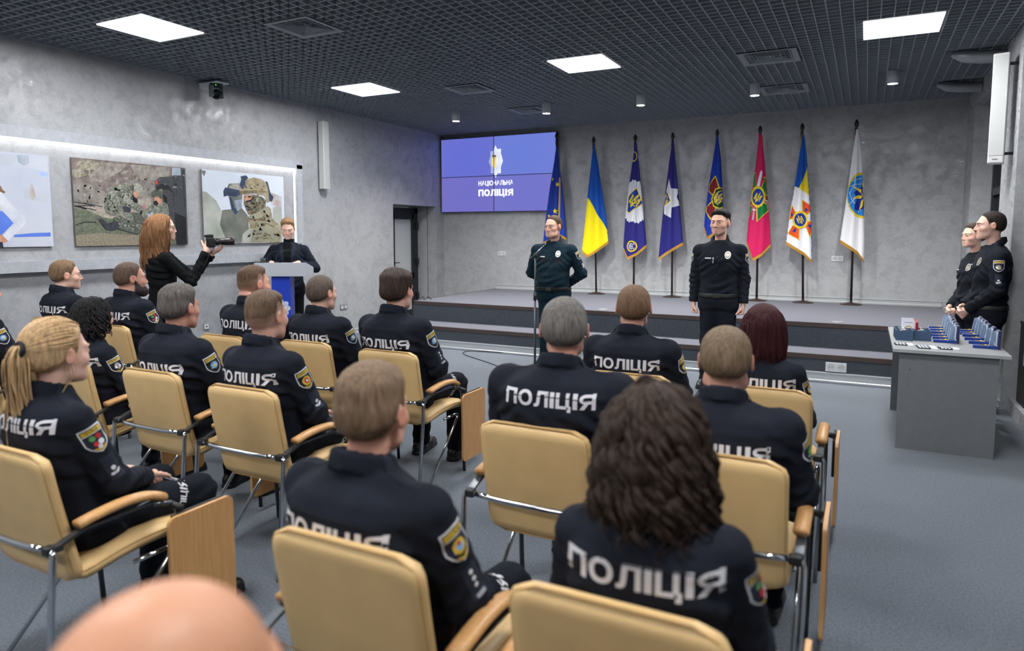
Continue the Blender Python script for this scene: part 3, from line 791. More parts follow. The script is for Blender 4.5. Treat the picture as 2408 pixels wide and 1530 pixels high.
# ministry flag with the round silver sunburst
def rays(a, f, cx, cy, fn_r, m1, m2, n=40, inner=.3):
    pts = []
    for i in range(2*n):
        an = 2*PI*i/(2*n); r = fn_r(an)*(1 if i % 2 == 0 else .93); pts.append(f((cx+r[0]*math.cos(an), cy+r[1]*math.sin(an))) if False else f(rot_(cx, cy, r, an)))
    a.poly(pts, m1); a.lev += 1; lv = a.lev
    for i in range(n):
        an = 2*PI*(i+.5)/n; r = fn_r(an)
        a.poly([f(p) for p in stroke([rot_(cx, cy, r*inner, an), rot_(cx, cy, r*.95, an)], .9)], m2, lev=lv)
def rot_(cx, cy, r, an): return (cx+r*math.cos(an), cy+r*math.sin(an))
def emb_fn(f, cx, cy, sx, sy, rot):
    c, s = math.cos(rot), math.sin(rot)
    return lambda u, v: f((cx+(u*sx*c-v*sy*s)*1., cy-(u*sx*s+v*sy*c)))
def art_mvs(a, f):
    c = z1(525, 850)
    rays(a, f, c[0], c[1], lambda an: 44+7*abs(math.sin(an))+2.2*math.sin(an*14), F_SIL, F_GRY, 44)
    sh = [(540, 703), (608, 868), (598, 885), (470, 975), (445, 978), (425, 955), (438, 800), (452, 775)]
    a.poly([f(z1(*p)) for p in sh], F_GOLD)
    sh2 = [(536, 715), (598, 864), (590, 878), (468, 965), (447, 968), (433, 950), (446, 803), (458, 782)]
    a.poly([f(z1(*p)) for p in sh2], F_NB)
    q = z1(517, 842); trident(a, F_GOLD, emb_fn(f, q[0], q[1], 22, 22, -.55), .10)
    o_ = z1(490, 1338); a.lev += 1
    a.ring([[f(p) for p in circle(o_[0], o_[1], 12.2, 13)], [f(p) for p in circle(o_[0], o_[1], 9.6, 10.4)]], F_GOLD)
    p_ = f(o_); a.text('МВС', p_[0], p_[1], .095, F_SIL, .0, .10)
    o_ = z1(500, 357); a.ring([[f(p) for p in circle(o_[0], o_[1], 8.5, 12.5)], [f(p) for p in circle(o_[0], o_[1], 6.7, 10.5)]], F_GOLD)
flag('violet blue flag with silver sunburst, gold shield and round wreath at the hem', (1490, 692), (1494, 315), L_(z1, [(522, 200), (500, 400), (455, 700), (420, 1000), (398, 1330)]), L_(z1, [(542, 200), (570, 450), (600, 750), (625, 1000), (652, 1310)]), L_(z1, [(398, 1350), (445, 1455), (540, 1410), (652, 1318)]), (F_NAVY, art_mvs), seed=3, fold=(L_(z1, [(540, 205), (548, 260), (546, 300)]), (.015, 0, -.01)))
def art_pol(a, f):
    st_ = [(888, 602), (915, 708), (998, 712), (972, 800), (1012, 890), (925, 915), (920, 1028), (832, 985), (834, 900), (868, 700)]
    a.poly([f(z1(*p)) for p in st_], F_SIL); a.lev += 1; lv = a.lev
    cc = (838, 830)
    for i in range(30):
        an = -1.35+2.75*i/29; r0 = 80; d = (math.cos(an), math.sin(an)); r1 = 0
        for k in range(len(st_)-1):
            (x1, y1), (x2, y2) = st_[k], st_[k+1]; den = d[0]*(y2-y1)-d[1]*(x2-x1)
            if abs(den) < 1e-6: continue
            t = ((x1-cc[0])*(y2-y1)-(y1-cc[1])*(x2-x1))/den; u = ((x1-cc[0])*d[1]-(y1-cc[1])*d[0])/den
            if t > 0 and -.001 <= u <= 1.001: r1 = max(r1, t)
        if r1 > r0: a.poly([f(z1(*p)) for p in stroke([(cc[0]+d[0]*r0, cc[1]+d[1]*r0), (cc[0]+d[0]*r1*.96, cc[1]+d[1]*r1*.96)], 4)], F_GRY, lev=lv)
    a.poly([f(z1(*p)) for p in [(862, 728), (918, 838), (905, 856), (838, 902), (840, 800), (856, 770)]], F_GOLD)
    a.poly([f(z1(*p)) for p in [(862, 742), (908, 838), (898, 850), (842, 890), (845, 805), (858, 775)]], F_NB)
    lv = a.lev+1
    for st2 in ([(848, 810), (856, 790), (850, 770)], [(850, 862), (862, 836), (874, 800), (868, 790)], [(848, 880), (868, 862), (884, 838), (872, 838), (860, 862)]): a.poly([f(z1(*p)) for p in stroke(st2, 7)], F_GOLD, lev=lv)
    a.lev = lv
flag('violet blue flag with white many pointed star at its left edge', (1580, 697), (1582, 311), L_(z1, [(930, 195), (900, 400), (855, 750), (820, 1050), (782, 1440)]), L_(z1, [(948, 195), (972, 450), (1000, 750), (1025, 1000), (1052, 1285)]), L_(z1, [(782, 1462), (860, 1405), (950, 1350), (1052, 1292)]), (F_NAVY, art_pol), seed=4, fold=(L_(z1, [(944, 205), (956, 260), (958, 330)]), (.012, 0, -.01)))
def art_ng(a, f):
    g = lambda pts: [f(z2(*p)) for p in pts]
    a.poly(g([(187, 592), (235, 722), (160, 808), (112, 762), (122, 690)]), F_GOLD); a.poly(g([(186, 612), (222, 722), (156, 796), (118, 755), (128, 692)]), F_MAR)
    a.poly(g([(88, 930), (155, 865), (205, 940), (138, 1068), (82, 975)]), F_GOLD); a.poly(g([(96, 930), (154, 880), (192, 942), (138, 1045), (92, 975)]), F_MAR)
    a.poly(g([(205, 940), (275, 935), (276, 985), (230, 985)]), F_MAR)
    a.poly(g([(185, 735), (245, 720), (270, 735), (275, 930), (235, 952), (165, 925), (148, 845)]), F_GOLD)
    a.poly(g([(192, 745), (245, 732), (268, 745), (273, 920), (235, 940), (172, 915), (158, 845)]), F_DGRN)
    a.poly(g([(250, 752), (268, 765), (272, 860), (215, 905), (178, 880), (172, 830), (195, 785)]), F_GOLD)
    a.poly(g([(250, 760), (264, 770), (268, 855), (215, 896), (185, 876), (180, 832), (200, 790)]), F_NB)
    q = z2(222, 835); trident(a, F_GOLD, emb_fn(f, q[0], q[1], 16, 17, -.6), .10)
flag('blue flag with maroon cross and green badge, behind the officer in the middle', (1680, 700), (1687, 303), L_(z2, [(204, 180), (165, 420), (120, 700), (85, 950), (70, 1130)]), L_(z2, [(220, 180), (250, 420), (265, 700), (275, 900), (280, 1080)]), L_(z2, [(70, 1130), (108, 1240), (190, 1190), (280, 1120)]), (F_ROY, art_ng), seed=5)
def art_bg(a, f):
    g = lambda pts: [f(z2(*p)) for p in pts]
    def cross(pts, m):
        cx = sum(p[0] for p in pts)/len(pts); cy = sum(p[1] for p in pts)/len(pts)
        a.poly(g(pts), F_GOLD); a.poly(g([(cx+(x-cx)*.84, cy+(y-cy)*.88) for x, y in pts]), m)
    cross([(602, 560), (615, 560), (618, 712), (582, 745), (588, 640)], F_GRN)
    cross([(725, 595), (742, 805), (705, 810), (665, 745)], F_GRN)
    cross([(622, 925), (702, 868), (745, 910), (752, 970), (625, 1090)], F_GRN)
    cross([(560, 900), (585, 925), (545, 1040), (540, 1010)], F_GRN)
    a.poly(g([(675, 540), (686, 556), (682, 600), (656, 710), (625, 712), (640, 640), (660, 560)]), F_SIL)
    a.poly(g(stroke([(600, 935), (594, 1000), (586, 1066)], 15)), F_GRY); a.poly(g(stroke([(578, 955), (618, 962)], 12)), F_SIL)
    a.poly(g([(714, 812), (742, 825), (748, 915), (705, 855)]), F_MAR); a.poly(g(stroke([(712, 852), (735, 868), (748, 900)], 12)), F_SIL)
    c = z2(640, 822)
    a.poly([f((c[0]+(17.5+.8*math.sin(14*t))*math.cos(t), c[1]+(25+.9*math.sin(14*t))*math.sin(t))) for t in np.linspace(0, 2*PI, 80, endpoint=False)], F_GOLD)
    a.poly([f(p) for p in circle(c[0], c[1], 13.5, 19.5)], F_NB)
    trident(a, F_GOLD, emb_fn(f, c[0], c[1]+1, 15, 16, -.5), .10)
flag('pink flag with green cross, sword and round blue badge', (1779, 706), (1788, 295), L_(z2, [(652, 155), (625, 420), (580, 740), (540, 1050), (520, 1280)]), L_(z2, [(682, 155), (715, 480), (742, 800), (762, 1050), (775, 1305)]), L_(z2, [(520, 1290), (590, 1470), (680, 1415), (775, 1318)]), (F_RED, art_bg), seed=6, fold=(L_(z2, [(676, 165), (690, 205), (686, 250)]), (.015, 0, -.01)))
def art_ses(a, f):
    g = lambda pts: [f(z2(*p)) for p in pts]
    a.poly(g([(1020, 708), (1075, 728), (1130, 765), (1195, 820), (1240, 900), (1240, 1560), (900, 1560), (900, 900)]), F_WHT)
    a.poly(g([(1165, 500), (1230, 560), (1235, 840), (1195, 818), (1130, 768), (1072, 728), (1110, 650)]), F_GOLD)
    def arm(pts, tri):
        cx = sum(p[0] for p in pts)/len(pts); cy = sum(p[1] for p in pts)/len(pts)
        a.poly(g(pts), F_GOLD); a.poly(g([(cx+(x-cx)*.84, cy+(y-cy)*.86) for x, y in pts]), F_ORG); a.poly(g(tri), F_NB)
    arm([(1105, 848), (1195, 905), (1205, 965), (1160, 1020), (1108, 975)], [(1140, 930), (1175, 960), (1134, 988)])
    arm([(1000, 905), (1040, 985), (1005, 1055), (968, 1065), (985, 960)], [(990, 985), (1020, 1015), (985, 1030)])
    arm([(950, 1205), (1010, 1115), (1085, 1150), (1082, 1280), (955, 1215)], [(1050, 1145), (1040, 1200), (1000, 1185)])
    arm([(1165, 1080), (1210, 1075), (1212, 1170), (1190, 1255), (1140, 1130)], [(1165, 1115), (1205, 1118), (1190, 1162)])
    c = z2(1088, 1064)
    a.poly([f((c[0]+(18.5+.8*math.sin(14*t))*math.cos(t), c[1]+(20.5+.9*math.sin(14*t))*math.sin(t))) for t in np.linspace(0, 2*PI, 80, endpoint=False)], F_GOLD)
    a.poly([f(p) for p in circle(c[0], c[1], 14, 15.5)], F_NB)
    trident(a, F_GOLD, emb_fn(f, c[0], c[1], 13, 14, .45), .10)
flag('flag of blue, yellow and white with orange cross badge', (1888, 709), (1887, 289), L_(z2, [(1112, 165), (1085, 350), (1030, 690), (970, 1050), (936, 1290)]), L_(z2, [(1132, 165), (1160, 420), (1188, 800), (1208, 1100), (1214, 1470)]), L_(z2, [(936, 1292), (1030, 1350), (1130, 1410), (1214, 1495)]), (F_BLUE, art_ses), seed=7, fold=(L_(z2, [(1112, 160), (1092, 230), (1092, 290)]), (-.012, 0, -.01)))
def art_mig(a, f):
    g = lambda pts: [f(z3(*p)) for p in pts]
    def ell_(cx, cy, rx, ry, n=48): return [(cx+rx*math.cos(t), cy+ry*math.sin(t)) for t in np.linspace(PI*.42, PI*1.58, n)]
    a.poly(g(ell_(560, 825, 162, 238)+[(600, 592), (605, 1065)]), F_GOLD)
    a.poly(g(ell_(565, 825, 158, 212)+[(600, 620), (605, 1030)]), F_SKY)
    a.lev += 1; lv = a.lev
    for st_ in ([(435, 735), (480, 715), (560, 705)], [(425, 790), (450, 870), (520, 960)], [(485, 640), (480, 720), (430, 800)], [(420, 925), (470, 870), (500, 850)], [(455, 680), (520, 655), (565, 650)], [(515, 1000), (520, 985), (545, 975)]): a.poly(g(stroke(st_, 5)), F_SIL, lev=lv)
    a.poly(g([(558, 660), (545, 740), (500, 770), (470, 800), (495, 840), (500, 880), (480, 920), (478, 972), (525, 985), (560, 965), (600, 970), (600, 650)]), F_MAP)
    for st_ in ([(450, 730), (520, 755), (552, 770), (540, 800)], [(455, 862), (510, 825), (555, 830), (548, 858)], [(525, 980), (548, 880), (570, 860), (560, 940)], [(560, 670), (555, 720), (572, 760), (580, 700)]): a.poly(g(st_), F_GOLD)
    a.lev += 1
    for st_ in ([(560, 790), (575, 830)], [(548, 800), (572, 860)], [(560, 760), (580, 800)]): a.poly(g(stroke(st_, 5)), F_GOLD)
flag('white flag with blue globe badge and gold rim, last at right', (2001, 713), (2015, 280), L_(z3, [(500, 145), (455, 400), (410, 750), (365, 1050), (330, 1280)]), L_(z3, [(512, 145), (550, 380), (570, 720), (582, 1050), (588, 1440)]), L_(z3, [(330, 1282), (430, 1345), (510, 1400), (574, 1490)]), (F_WHT, art_mig), seed=8, fold=(L_(z3, [(500, 150), (480, 200), (476, 270)]), (-.012, 0, -.01)))
# ================================================================== things on the walls
def on_z(px, z):
    d = ray(px); return np.array([0, 0, CAMZ])+d*((z-CAMZ)/d[2])
GSP = mat('speaker_white', (196, 196, 193), .5); GRILL = mat('speaker_grille', (184, 185, 183), .7)
o = empty('wall_speaker', (LW, 7.895, 2.73), 0, 'slim white column speaker on the left wall, right of the pictures', 'speaker', 'column speakers')
mb = MB(); mb.box((.03, -.062, -.49), (.13, .062, .49), bev=.008); mb.build('cabinet', GSP, o)
mb = MB(); mb.box((.129, -.05, -.46), (.134, .05, .47)); mb.build('grille', GRILL, o)
mb = MB(); mb.box((.0, -.03, .2), (.03, .03, .3)); mb.box((.0, -.03, -.3), (.03, .03, -.2)); mb.build('bracket', DARKM, o)
sy_ = 7.74
o = empty('wall_speaker', (RW, sy_, 2.72), 0, 'large white column speaker on the right wall pier', 'speaker', 'column speakers')
mb = MB(); Mr = Matrix.Rotation(R(-10), 4, 'Z')
mb.box((-.185, -.09, -.49), (-.062, .07, .49), M=Mr, bev=.01); mb.build('cabinet', GSP, o)
mb = MB(); mb.box((-.178, -.0925, -.42), (-.069, -.089, .47), M=Mr); mb.build('grille', GRILL, o)
mb = MB(); mb.box((-.15, -.0925, -.455), (-.11, -.089, -.448), M=Mr); mb.build('badge_plate', mat('badge_grey', (110, 112, 114), .4), o)
mb = MB(); mb.tube([(-.08, 0, .40), (-.02, .0, .40), (.0, 0, .40)], .014); mb.tube([(-.08, 0, -.40), (.0, 0, -.40)], .014); mb.build('bracket', DARKM, o)
# conference camera under the ceiling
o = empty('ptz_camera', (LW+.20, 5.93, CEIL-.035), 0, 'black dome video camera on a white bracket high on the left wall', 'camera')
mb = MB(); mb.box((-.20, -.09, -.012), (.12, .09, .006), bev=.005); mb.box((-.20, -.08, -.06), (-.185, .08, .0)); mb.build('bracket', WHITE, o)
mb = MB(); mb.lathe([(0, -.012), (.075, -.012), (.078, -.03), (.06, -.045), (0, -.045)], n=24); mb.build('base', BLACKP, o)
mb = MB(); mb.box((-.035, -.085, -.17), (.035, -.062, -.03), bev=.01); mb.box((-.035, .062, -.17), (.035, .085, -.03), bev=.01); mb.build('yoke', mat('camera_grey', (120, 124, 126), .4), o)
mb = MB(); Mh = Matrix.Translation((0, 0, -.13))@Matrix.Rotation(R(-45), 4, 'Z')@Matrix.Rotation(R(108), 4, 'Y')
mb.lathe([(0, -.055), (.045, -.05), (.058, -.02), (.058, .03), (.046, .055), (.046, .075), (.034, .075), (.03, .06), (0, .058)], n=24, M=Mh); mb.build('head', mat('camera_black', (16, 17, 18), .25), o)
mb = MB(); mb.box((.055, -.058, -.040), (.063, -.050, -.032)); mb.build('status_light', emission('led_green', (60, 255, 120), 3), o)
# sockets
def socket(loc, axis, n=2, sq=False, frame=(206, 208, 210)):
    o = empty('wall_socket', loc)
    if axis == 'x': o.rotation_euler = (0, 0, PI/2)
    w2 = .041*n
    mb = MB(); mb.box((-w2, -.012, -.041), (w2, 0, .041), bev=.004); mb.build('plate', mat('socket_plate_%d' % frame[0], frame, .35), o)
    for i in range(n):
        cx_ = -w2+.041+.082*i
        if sq:
            mb = MB(); mb.box((cx_-.028, -.0135, -.028), (cx_+.028, -.011, .028)); mb.build('module', WHITE, o)
            mb = MB(); mb.box((cx_-.010, -.0142, -.012), (cx_+.010, -.013, .010)); mb.build('port', BLACKP, o)
        else:
            mb = MB(); mb.lathe([(.001, .0122), (.022, .0122), (.026, .0142), (.030, .0142), (.030, .011), (.001, .011)], (cx_, 0, 0), 20, smooth=False, M=Matrix.Rotation(PI/2, 4, 'X')); mb.build('outlet', mat('outlet_white', (190, 191, 193), .4), o)
            mb = MB()
            for s in (-1, 1): mb.lathe([(.0005, .0118), (.0035, .0118), (.0035, .0126), (.0005, .0126)], (cx_+s*.009, 0, 0), 8, smooth=False, M=Matrix.Rotation(PI/2, 4, 'X'))
            mb.build('contacts', BLACKP, o)
    return o
tag(socket((-5.96, BY, 1.22), 'y'), 'grey double wall socket below the screen, left of the speaker', 'socket', 'wall sockets')
tag(socket((-.37, BY, 1.22), 'y'), 'grey double wall socket between the last two flag poles', 'socket', 'wall sockets')
o = socket((at_y((1966, 862), Y1)[0], Y1, .165), 'y'); o.scale = (1.25,)*3; tag(o, 'large white double socket on the riser of the stage step', 'socket', 'wall sockets')
tag(socket((LW, 8.34, .45), 'x', 2, frame=(112, 116, 122)), 'dark grey double socket low on left wall, right of the lectern', 'socket', 'wall sockets')
tag(socket((LW, 5.81, .45), 'x', 1, True, (150, 154, 158)), 'square single network socket low on left wall behind the seated men', 'socket', 'wall sockets')
# floor box lids on the stage and loose cable ends
BRS = mat('floor_box_metal', (150, 152, 156), .35, metal=.5)
for i, px in enumerate(((1970, 757), (1418, 727))):
    p = on_z(px, H2); mb = MB(); mb.lathe([(0, .0), (.075, .0), (.075, .004), (.06, .006), (0, .006)], n=24); o = mb.build('floor_socket', BRS); o.location = (p[0], p[1], H2+.002); tag(o, 'round metal floor socket lid on the stage carpet, '+('near the table' if i == 0 else 'in the middle'), 'floor socket', 'floor sockets on the stage')
for i, pts in enumerate((((990, 702), (994, 700), (999, 704)), ((1003, 700), (1009, 701), (1014, 704), (1013, 701)))):
    P = [on_z(q, H2+.01) for q in pts]; mb = MB(); mb.tube([(q[0], q[1], H2+.012+.02*(k == 1)) for k, q in enumerate(P)], .006, 6); o = mb.build('cable_end', BLACKP); tag(o, 'short black cable end on left front corner of the stage, '+('left one' if i == 0 else 'right one'), 'cable', 'cable ends on the stage')
# ---- three canvas prints in the lit recess
def zp(x, y): return (x/3.541, 330+y/3.541)
PXW = LW+.032
def picture(y0, y1, z0, z1, label, fn):
    o = empty('canvas_picture', (LW, (y0+y1)/2, (z0+z1)/2), 0, label, 'picture', 'canvas photographs in the wall recess')
    mb = MB(); mb.box((.006, (y0-y1)/2, (z0-z1)/2), (.032, (y1-y0)/2, (z1-z0)/2), bev=.003); mb.build('canvas', mat('canvas_edge', (116, 114, 112), .8), o)
    a = Art(); O = o.location
    def f(p): q = at_x(p, PXW); return (min(max(q[1], y0+.002), y1-.002)-O.y, min(max(q[2], z0+.002), z1-.002)-O.z)
    full = [(y0-O.y+.001, z0-O.z+.001), (y1-O.y-.001, z0-O.z+.001), (y1-O.y-.001, z1-O.z-.001), (y0-O.y+.001, z1-O.z-.001)]
    fn(a, lambda pts: [f(zp(*p)) for p in pts], full)
    a.build('print', plane_place((.0325, 0, 0), (0, 1, 0), (0, 0, 1), (1, 0, 0)), o, cell=0, lift=.0002)
    return o
pm = lambda n, c, c2=None, s=12: mat('print_'+n, c, .5, spec=.3, noise=.3 if c2 else 0, ncol=c2, nscale=s)
K_W = pm('white', (196, 200, 208), (172, 178, 190), 2.2); K_B = pm('blue', (78, 112, 206), (96, 130, 220), 3); K_P = pm('pale', (182, 188, 204), (200, 203, 212), 2); K_SH = pm('shirt', (226, 226, 232), (190, 194, 206), 7); K_DK = pm('dark', (40, 44, 56)); K_SKN = pm('skin', (206, 158, 132), (184, 130, 104), 20); K_BR = pm('haze', (170, 150, 140), (196, 196, 200), 9); K_GB = pm('greyblue', (128, 142, 156), (176, 184, 196), 6)
def inside(p, poly):
    c = False
    for i in range(len(poly)):
        (x1, y1), (x2, y2) = poly[i-1], poly[i]
        if (y1 > p[1]) != (y2 > p[1]) and p[0] < (x2-x1)*(p[1]-y1)/(y2-y1)+x1: c = not c
    return c
def dabs(a, g, poly, mats, n, size, seed=0, flat=.6):
    """blotches that stay inside an outline"""
    rnd = random.Random(seed); xs = [p[0] for p in poly]; ys = [p[1] for p in poly]; a.lev += 1; k = 0
    for t in range(n*6):
        c = (rnd.uniform(min(xs), max(xs)), rnd.uniform(min(ys), max(ys))); s_ = size*rnd.uniform(.5, 1.3); r = rnd.uniform(0, PI)
        P_ = [(c[0]+s_*rnd.uniform(.6, 1.2)*math.cos(q)*math.cos(r)-s_*flat*rnd.uniform(.5, 1.1)*math.sin(q)*math.sin(r), c[1]+s_*rnd.uniform(.6, 1.2)*math.cos(q)*math.sin(r)+s_*flat*math.sin(q)*math.cos(r)) for q in [2*PI*j/7 for j in range(7)]]
        if all(inside(p, poly) for p in P_): a.poly(g(P_), mats[k % len(mats)], lev=a.lev); k += 1
        if k >= n: break
def pic1(a, g, full):
    a.poly(full, K_P)
    a.poly(g([(-200, 100), (390, 125), (395, 300), (300, 240), (120, 215), (-200, 200)]), K_W)
    a.poly(g([(140, 120), (235, 125), (240, 190), (195, 210), (150, 180)]), K_GB)
    a.poly(g([(320, 250), (398, 270), (398, 310), (330, 290)]), pm('softblue', (160, 180, 226), (190, 204, 232), 5))
    a.poly(g([(180, 400), (240, 370), (320, 420), (400, 470), (402, 520), (320, 510), (200, 480)]), K_W)
    a.poly(g([(255, 360), (275, 365), (285, 420), (300, 470), (270, 500), (245, 470), (248, 410)]), K_BR)
    a.poly(g([(-200, 520), (408, 530), (420, 770), (-200, 790)]), K_P)
    a.poly(g([(120, 785), (280, 770), (420, 766), (421, 798), (110, 805)]), K_B)
    a.poly(g([(-200, 560), (20, 590), (70, 630), (112, 690), (60, 740), (0, 800), (-200, 800)]), K_B)
    a.poly(g([(-200, 300), (0, 412), (40, 470), (120, 560), (205, 640), (212, 690), (170, 740), (100, 800), (66, 842), (30, 815), (30, 790), (95, 715), (112, 690), (70, 640), (20, 590), (-200, 560)]), K_SH)
    a.poly(g([(-200, 800), (0, 780), (30, 800), (68, 838), (40, 852), (0, 845), (-200, 850)]), K_SKN)
    a.poly(g([(-200, 850), (20, 845), (28, 892), (-200, 900)]), K_DK)
    a.poly(g([(-60, 330), (5, 380), (20, 410), (46, 430), (30, 442), (5, 430), (-60, 400)]), pm('hairbrown', (130, 98, 76)))
picture(2.70, 4.05, 1.465, 2.355, 'canvas photograph with a white sleeved arm and blue shapes, cut by left picture edge', pic1)
K_SL = pm('slope', (142, 128, 122), (96, 84, 80), 16); K_SL2 = pm('slope_light', (168, 160, 152), (120, 110, 102), 20); K_BU = pm('bush', (178, 172, 152), (110, 104, 88), 30); K_GR = pm('ground', (150, 144, 138), (108, 104, 98), 10); K_GS = pm('grass', (118, 126, 104), (84, 86, 76), 40); K_LIT = pm('litter', (160, 148, 130), (110, 106, 86), 60)
K_CA = pm('camo', (146, 150, 136), (84, 90, 80), 46); K_CB = pm('camo_dark', (104, 108, 98), (62, 66, 60), 46); K_CL = pm('camo_light', (176, 176, 164), (126, 128, 116), 46); K_VH = pm('vehicle', (74, 78, 80), (58, 61, 64), 5); K_VD = pm('vehicle_dark', (40, 41, 44), (28, 29, 32), 8); K_TY = pm('tyre', (84, 84, 88), (48, 48, 52), 60); K_BT = pm('boot', (66, 66, 76), (48, 48, 56), 20); K_BK = pm('black', (28, 28, 31)); K_RD = pm('red', (196, 70, 50)); K_GLV = pm('glove', (196, 120, 128), (160, 90, 96), 30); K_PTH = pm('path', (186, 176, 162), (144, 134, 122), 24)
def pic2(a, g, full):
    a.poly(full, K_SL)
    a.poly(g([(570, 360), (700, 350), (880, 400), (1100, 330), (1550, 300), (1550, 640), (570, 640)]), K_GR)
    dabs(a, g, [(590, 180), (1500, 220), (1500, 520), (600, 560)], [K_SL2, K_SL, K_BU, K_GR], 150, 26, 1, .4)
    dabs(a, g, [(610, 640), (1200, 690), (1540, 740), (1540, 865), (620, 880)], [K_LIT, K_GS, K_PTH, K_GR], 150, 18, 2, .3)
    a.poly(g([(640, 170), (760, 165), (830, 190), (800, 240), (720, 250), (650, 235)]), K_BU); a.poly(g([(600, 240), (680, 240), (720, 290), (640, 310), (590, 290)]), K_BU)
    a.poly(g([(840, 180), (1050, 200), (1000, 260), (860, 330), (760, 350), (740, 300)]), K_SL2); a.poly(g([(1080, 200), (1420, 225), (1400, 330), (1250, 330), (1130, 300)]), K_SL2)
    a.poly(g([(580, 560), (900, 520), (1240, 480), (1280, 560), (1200, 660), (900, 650), (700, 620)]), K_PTH)
    a.poly(g([(590, 560), (700, 570), (860, 640), (1180, 700), (1560, 720), (1560, 870), (600, 890)]), K_GS)
    a.poly(g([(610, 790), (820, 770), (1160, 790), (1250, 870), (615, 890)]), K_LIT)
    for s in ([(600, 512), (700, 525), (850, 550)], [(600, 540), (700, 560), (800, 582)], [(640, 545), (760, 545)], [(700, 520), (790, 552)], [(630, 705), (700, 680), (800, 682)], [(620, 548), (720, 572)]): a.poly(g(stroke(s, 7)), K_VD)
    # vehicle at the right
    a.poly(g([(1290, 340), (1330, 305), (1440, 300), (1520, 240), (1560, 240), (1560, 880), (1470, 870), (1400, 640), (1390, 480), (1330, 380), (1290, 390)]), K_VH)
    a.poly(g([(1430, 225), (1500, 230), (1505, 292), (1430, 290)]), K_GB); a.poly(g([(1290, 340), (1310, 330), (1312, 360), (1294, 368)]), K_RD)
    a.poly(g([(1295, 390), (1340, 360), (1400, 375), (1440, 430), (1440, 470), (1390, 420), (1340, 400), (1300, 420)]), K_VD)
    a.poly(g([(1350, 420), (1400, 410), (1450, 450), (1460, 560), (1440, 640), (1400, 650), (1390, 560), (1360, 470)]), K_TY)
    a.poly(g([(1455, 440), (1530, 420), (1545, 560), (1480, 600)]), K_VH); a.poly(g([(1450, 600), (1545, 640), (1555, 870), (1470, 870)]), K_VD)
    for s in ([(1440, 440), (1450, 540)], [(1520, 240), (1535, 560)], [(1440, 300), (1470, 440)]): a.poly(g(stroke(s, 5)), K_VD)
    # seated wounded soldier
    a.poly(g([(1265, 520), (1330, 535), (1390, 520), (1405, 600), (1390, 680), (1200, 670), (1190, 590), (1230, 560)]), K_CA)
    a.poly(g([(1285, 470), (1340, 470), (1345, 520), (1310, 545), (1275, 520)]), K_SKN); a.poly(g([(1275, 505), (1300, 500), (1320, 530), (1300, 545), (1275, 530)]), K_BK)
    a.poly(g([(1255, 440), (1275, 415), (1320, 408), (1352, 430), (1358, 490), (1330, 485), (1310, 465), (1262, 468)]), K_CB)
    a.poly(g([(1350, 445), (1385, 470), (1390, 530), (1360, 510)]), K_BK)
    a.poly(g([(1220, 600), (1270, 598), (1275, 640), (1230, 640)]), K_GB)
    dabs(a, g, [(1265, 525), (1390, 525), (1400, 600), (1385, 670), (1205, 660), (1195, 590)], [K_CB, K_CL], 40, 12, 3)
    # kneeling medic
    a.poly(g([(990, 360), (1040, 365), (1090, 400), (1110, 470), (1120, 520), (1190, 550), (1200, 590), (1150, 590), (1060, 540), (1010, 560), (1000, 620), (930, 625), (880, 600), (860, 550), (880, 500), (885, 440), (930, 390)]), K_CA)
    a.poly(g([(890, 440), (950, 400), (1000, 365), (1030, 380), (960, 440), (920, 500)]), K_CL)
    a.poly(g([(1020, 450), (1070, 430), (1100, 500), (1070, 540), (1030, 500)]), K_CL); a.poly(g([(1055, 455), (1075, 455), (1076, 468), (1056, 468)]), K_B)
    a.poly(g([(1090, 380), (1110, 358), (1150, 358), (1180, 385), (1188, 430), (1150, 430), (1100, 415)]), K_CL); a.poly(g([(1085, 400), (1100, 360), (1112, 380), (1108, 430)]), K_CB)
    a.poly(g([(1110, 425), (1150, 428), (1145, 470), (1120, 480), (1105, 450)]), K_SKN); a.poly(g([(1100, 440), (1115, 470), (1140, 490), (1145, 520), (1115, 520), (1095, 490)]), K_BK); a.poly(g([(1150, 425), (1190, 440), (1170, 470), (1148, 455)]), K_CL)
    a.poly(g([(1000, 545), (1060, 540), (1090, 570), (1085, 600), (1100, 640), (1095, 690), (1060, 690), (1040, 630), (1015, 590)]), K_CA); a.poly(g([(1010, 550), (1050, 545), (1085, 570), (1080, 600), (1030, 600)]), K_BT)
    a.poly(g([(1180, 540), (1205, 538), (1208, 565), (1182, 568)]), K_GLV); a.poly(g([(1165, 580), (1185, 590), (1170, 640), (1150, 630)]), K_VD)
    a.poly(g([(1090, 600), (1150, 600), (1200, 650), (1240, 660), (1230, 700), (1130, 690)]), K_CB)
    a.poly(g([(940, 640), (1000, 625), (1050, 660), (1180, 700), (1200, 760), (1130, 780), (1000, 740), (950, 720)]), K_CB)
    a.poly(g([(815, 650), (840, 645), (900, 700), (930, 710), (935, 745), (890, 745), (850, 710)]), K_BT); a.poly(g([(890, 690), (960, 670), (1000, 700), (960, 740), (920, 750)]), K_BT)
def pic2b(a, g, full):
    pic2(a, g, full)
    dabs(a, g, [(990, 365), (1090, 405), (1115, 520), (1185, 555), (1190, 585), (1010, 555), (1000, 615), (930, 620), (865, 550), (890, 440), (935, 392)], [K_CB, K_CL, K_CA], 110, 13, 4)
    dabs(a, g, [(950, 640), (1000, 630), (1180, 705), (1190, 755), (1130, 775), (1000, 735)], [K_CL, K_CA], 40, 12, 5)
    dabs(a, g, [(1300, 330), (1440, 305), (1520, 250), (1550, 300), (1540, 420), (1440, 430)], [K_VD, K_GB], 14, 14, 6, .3)
picture(4.27, 5.585, 1.462, 2.362, 'canvas photograph of two camouflaged soldiers beside an armoured vehicle', pic2b)
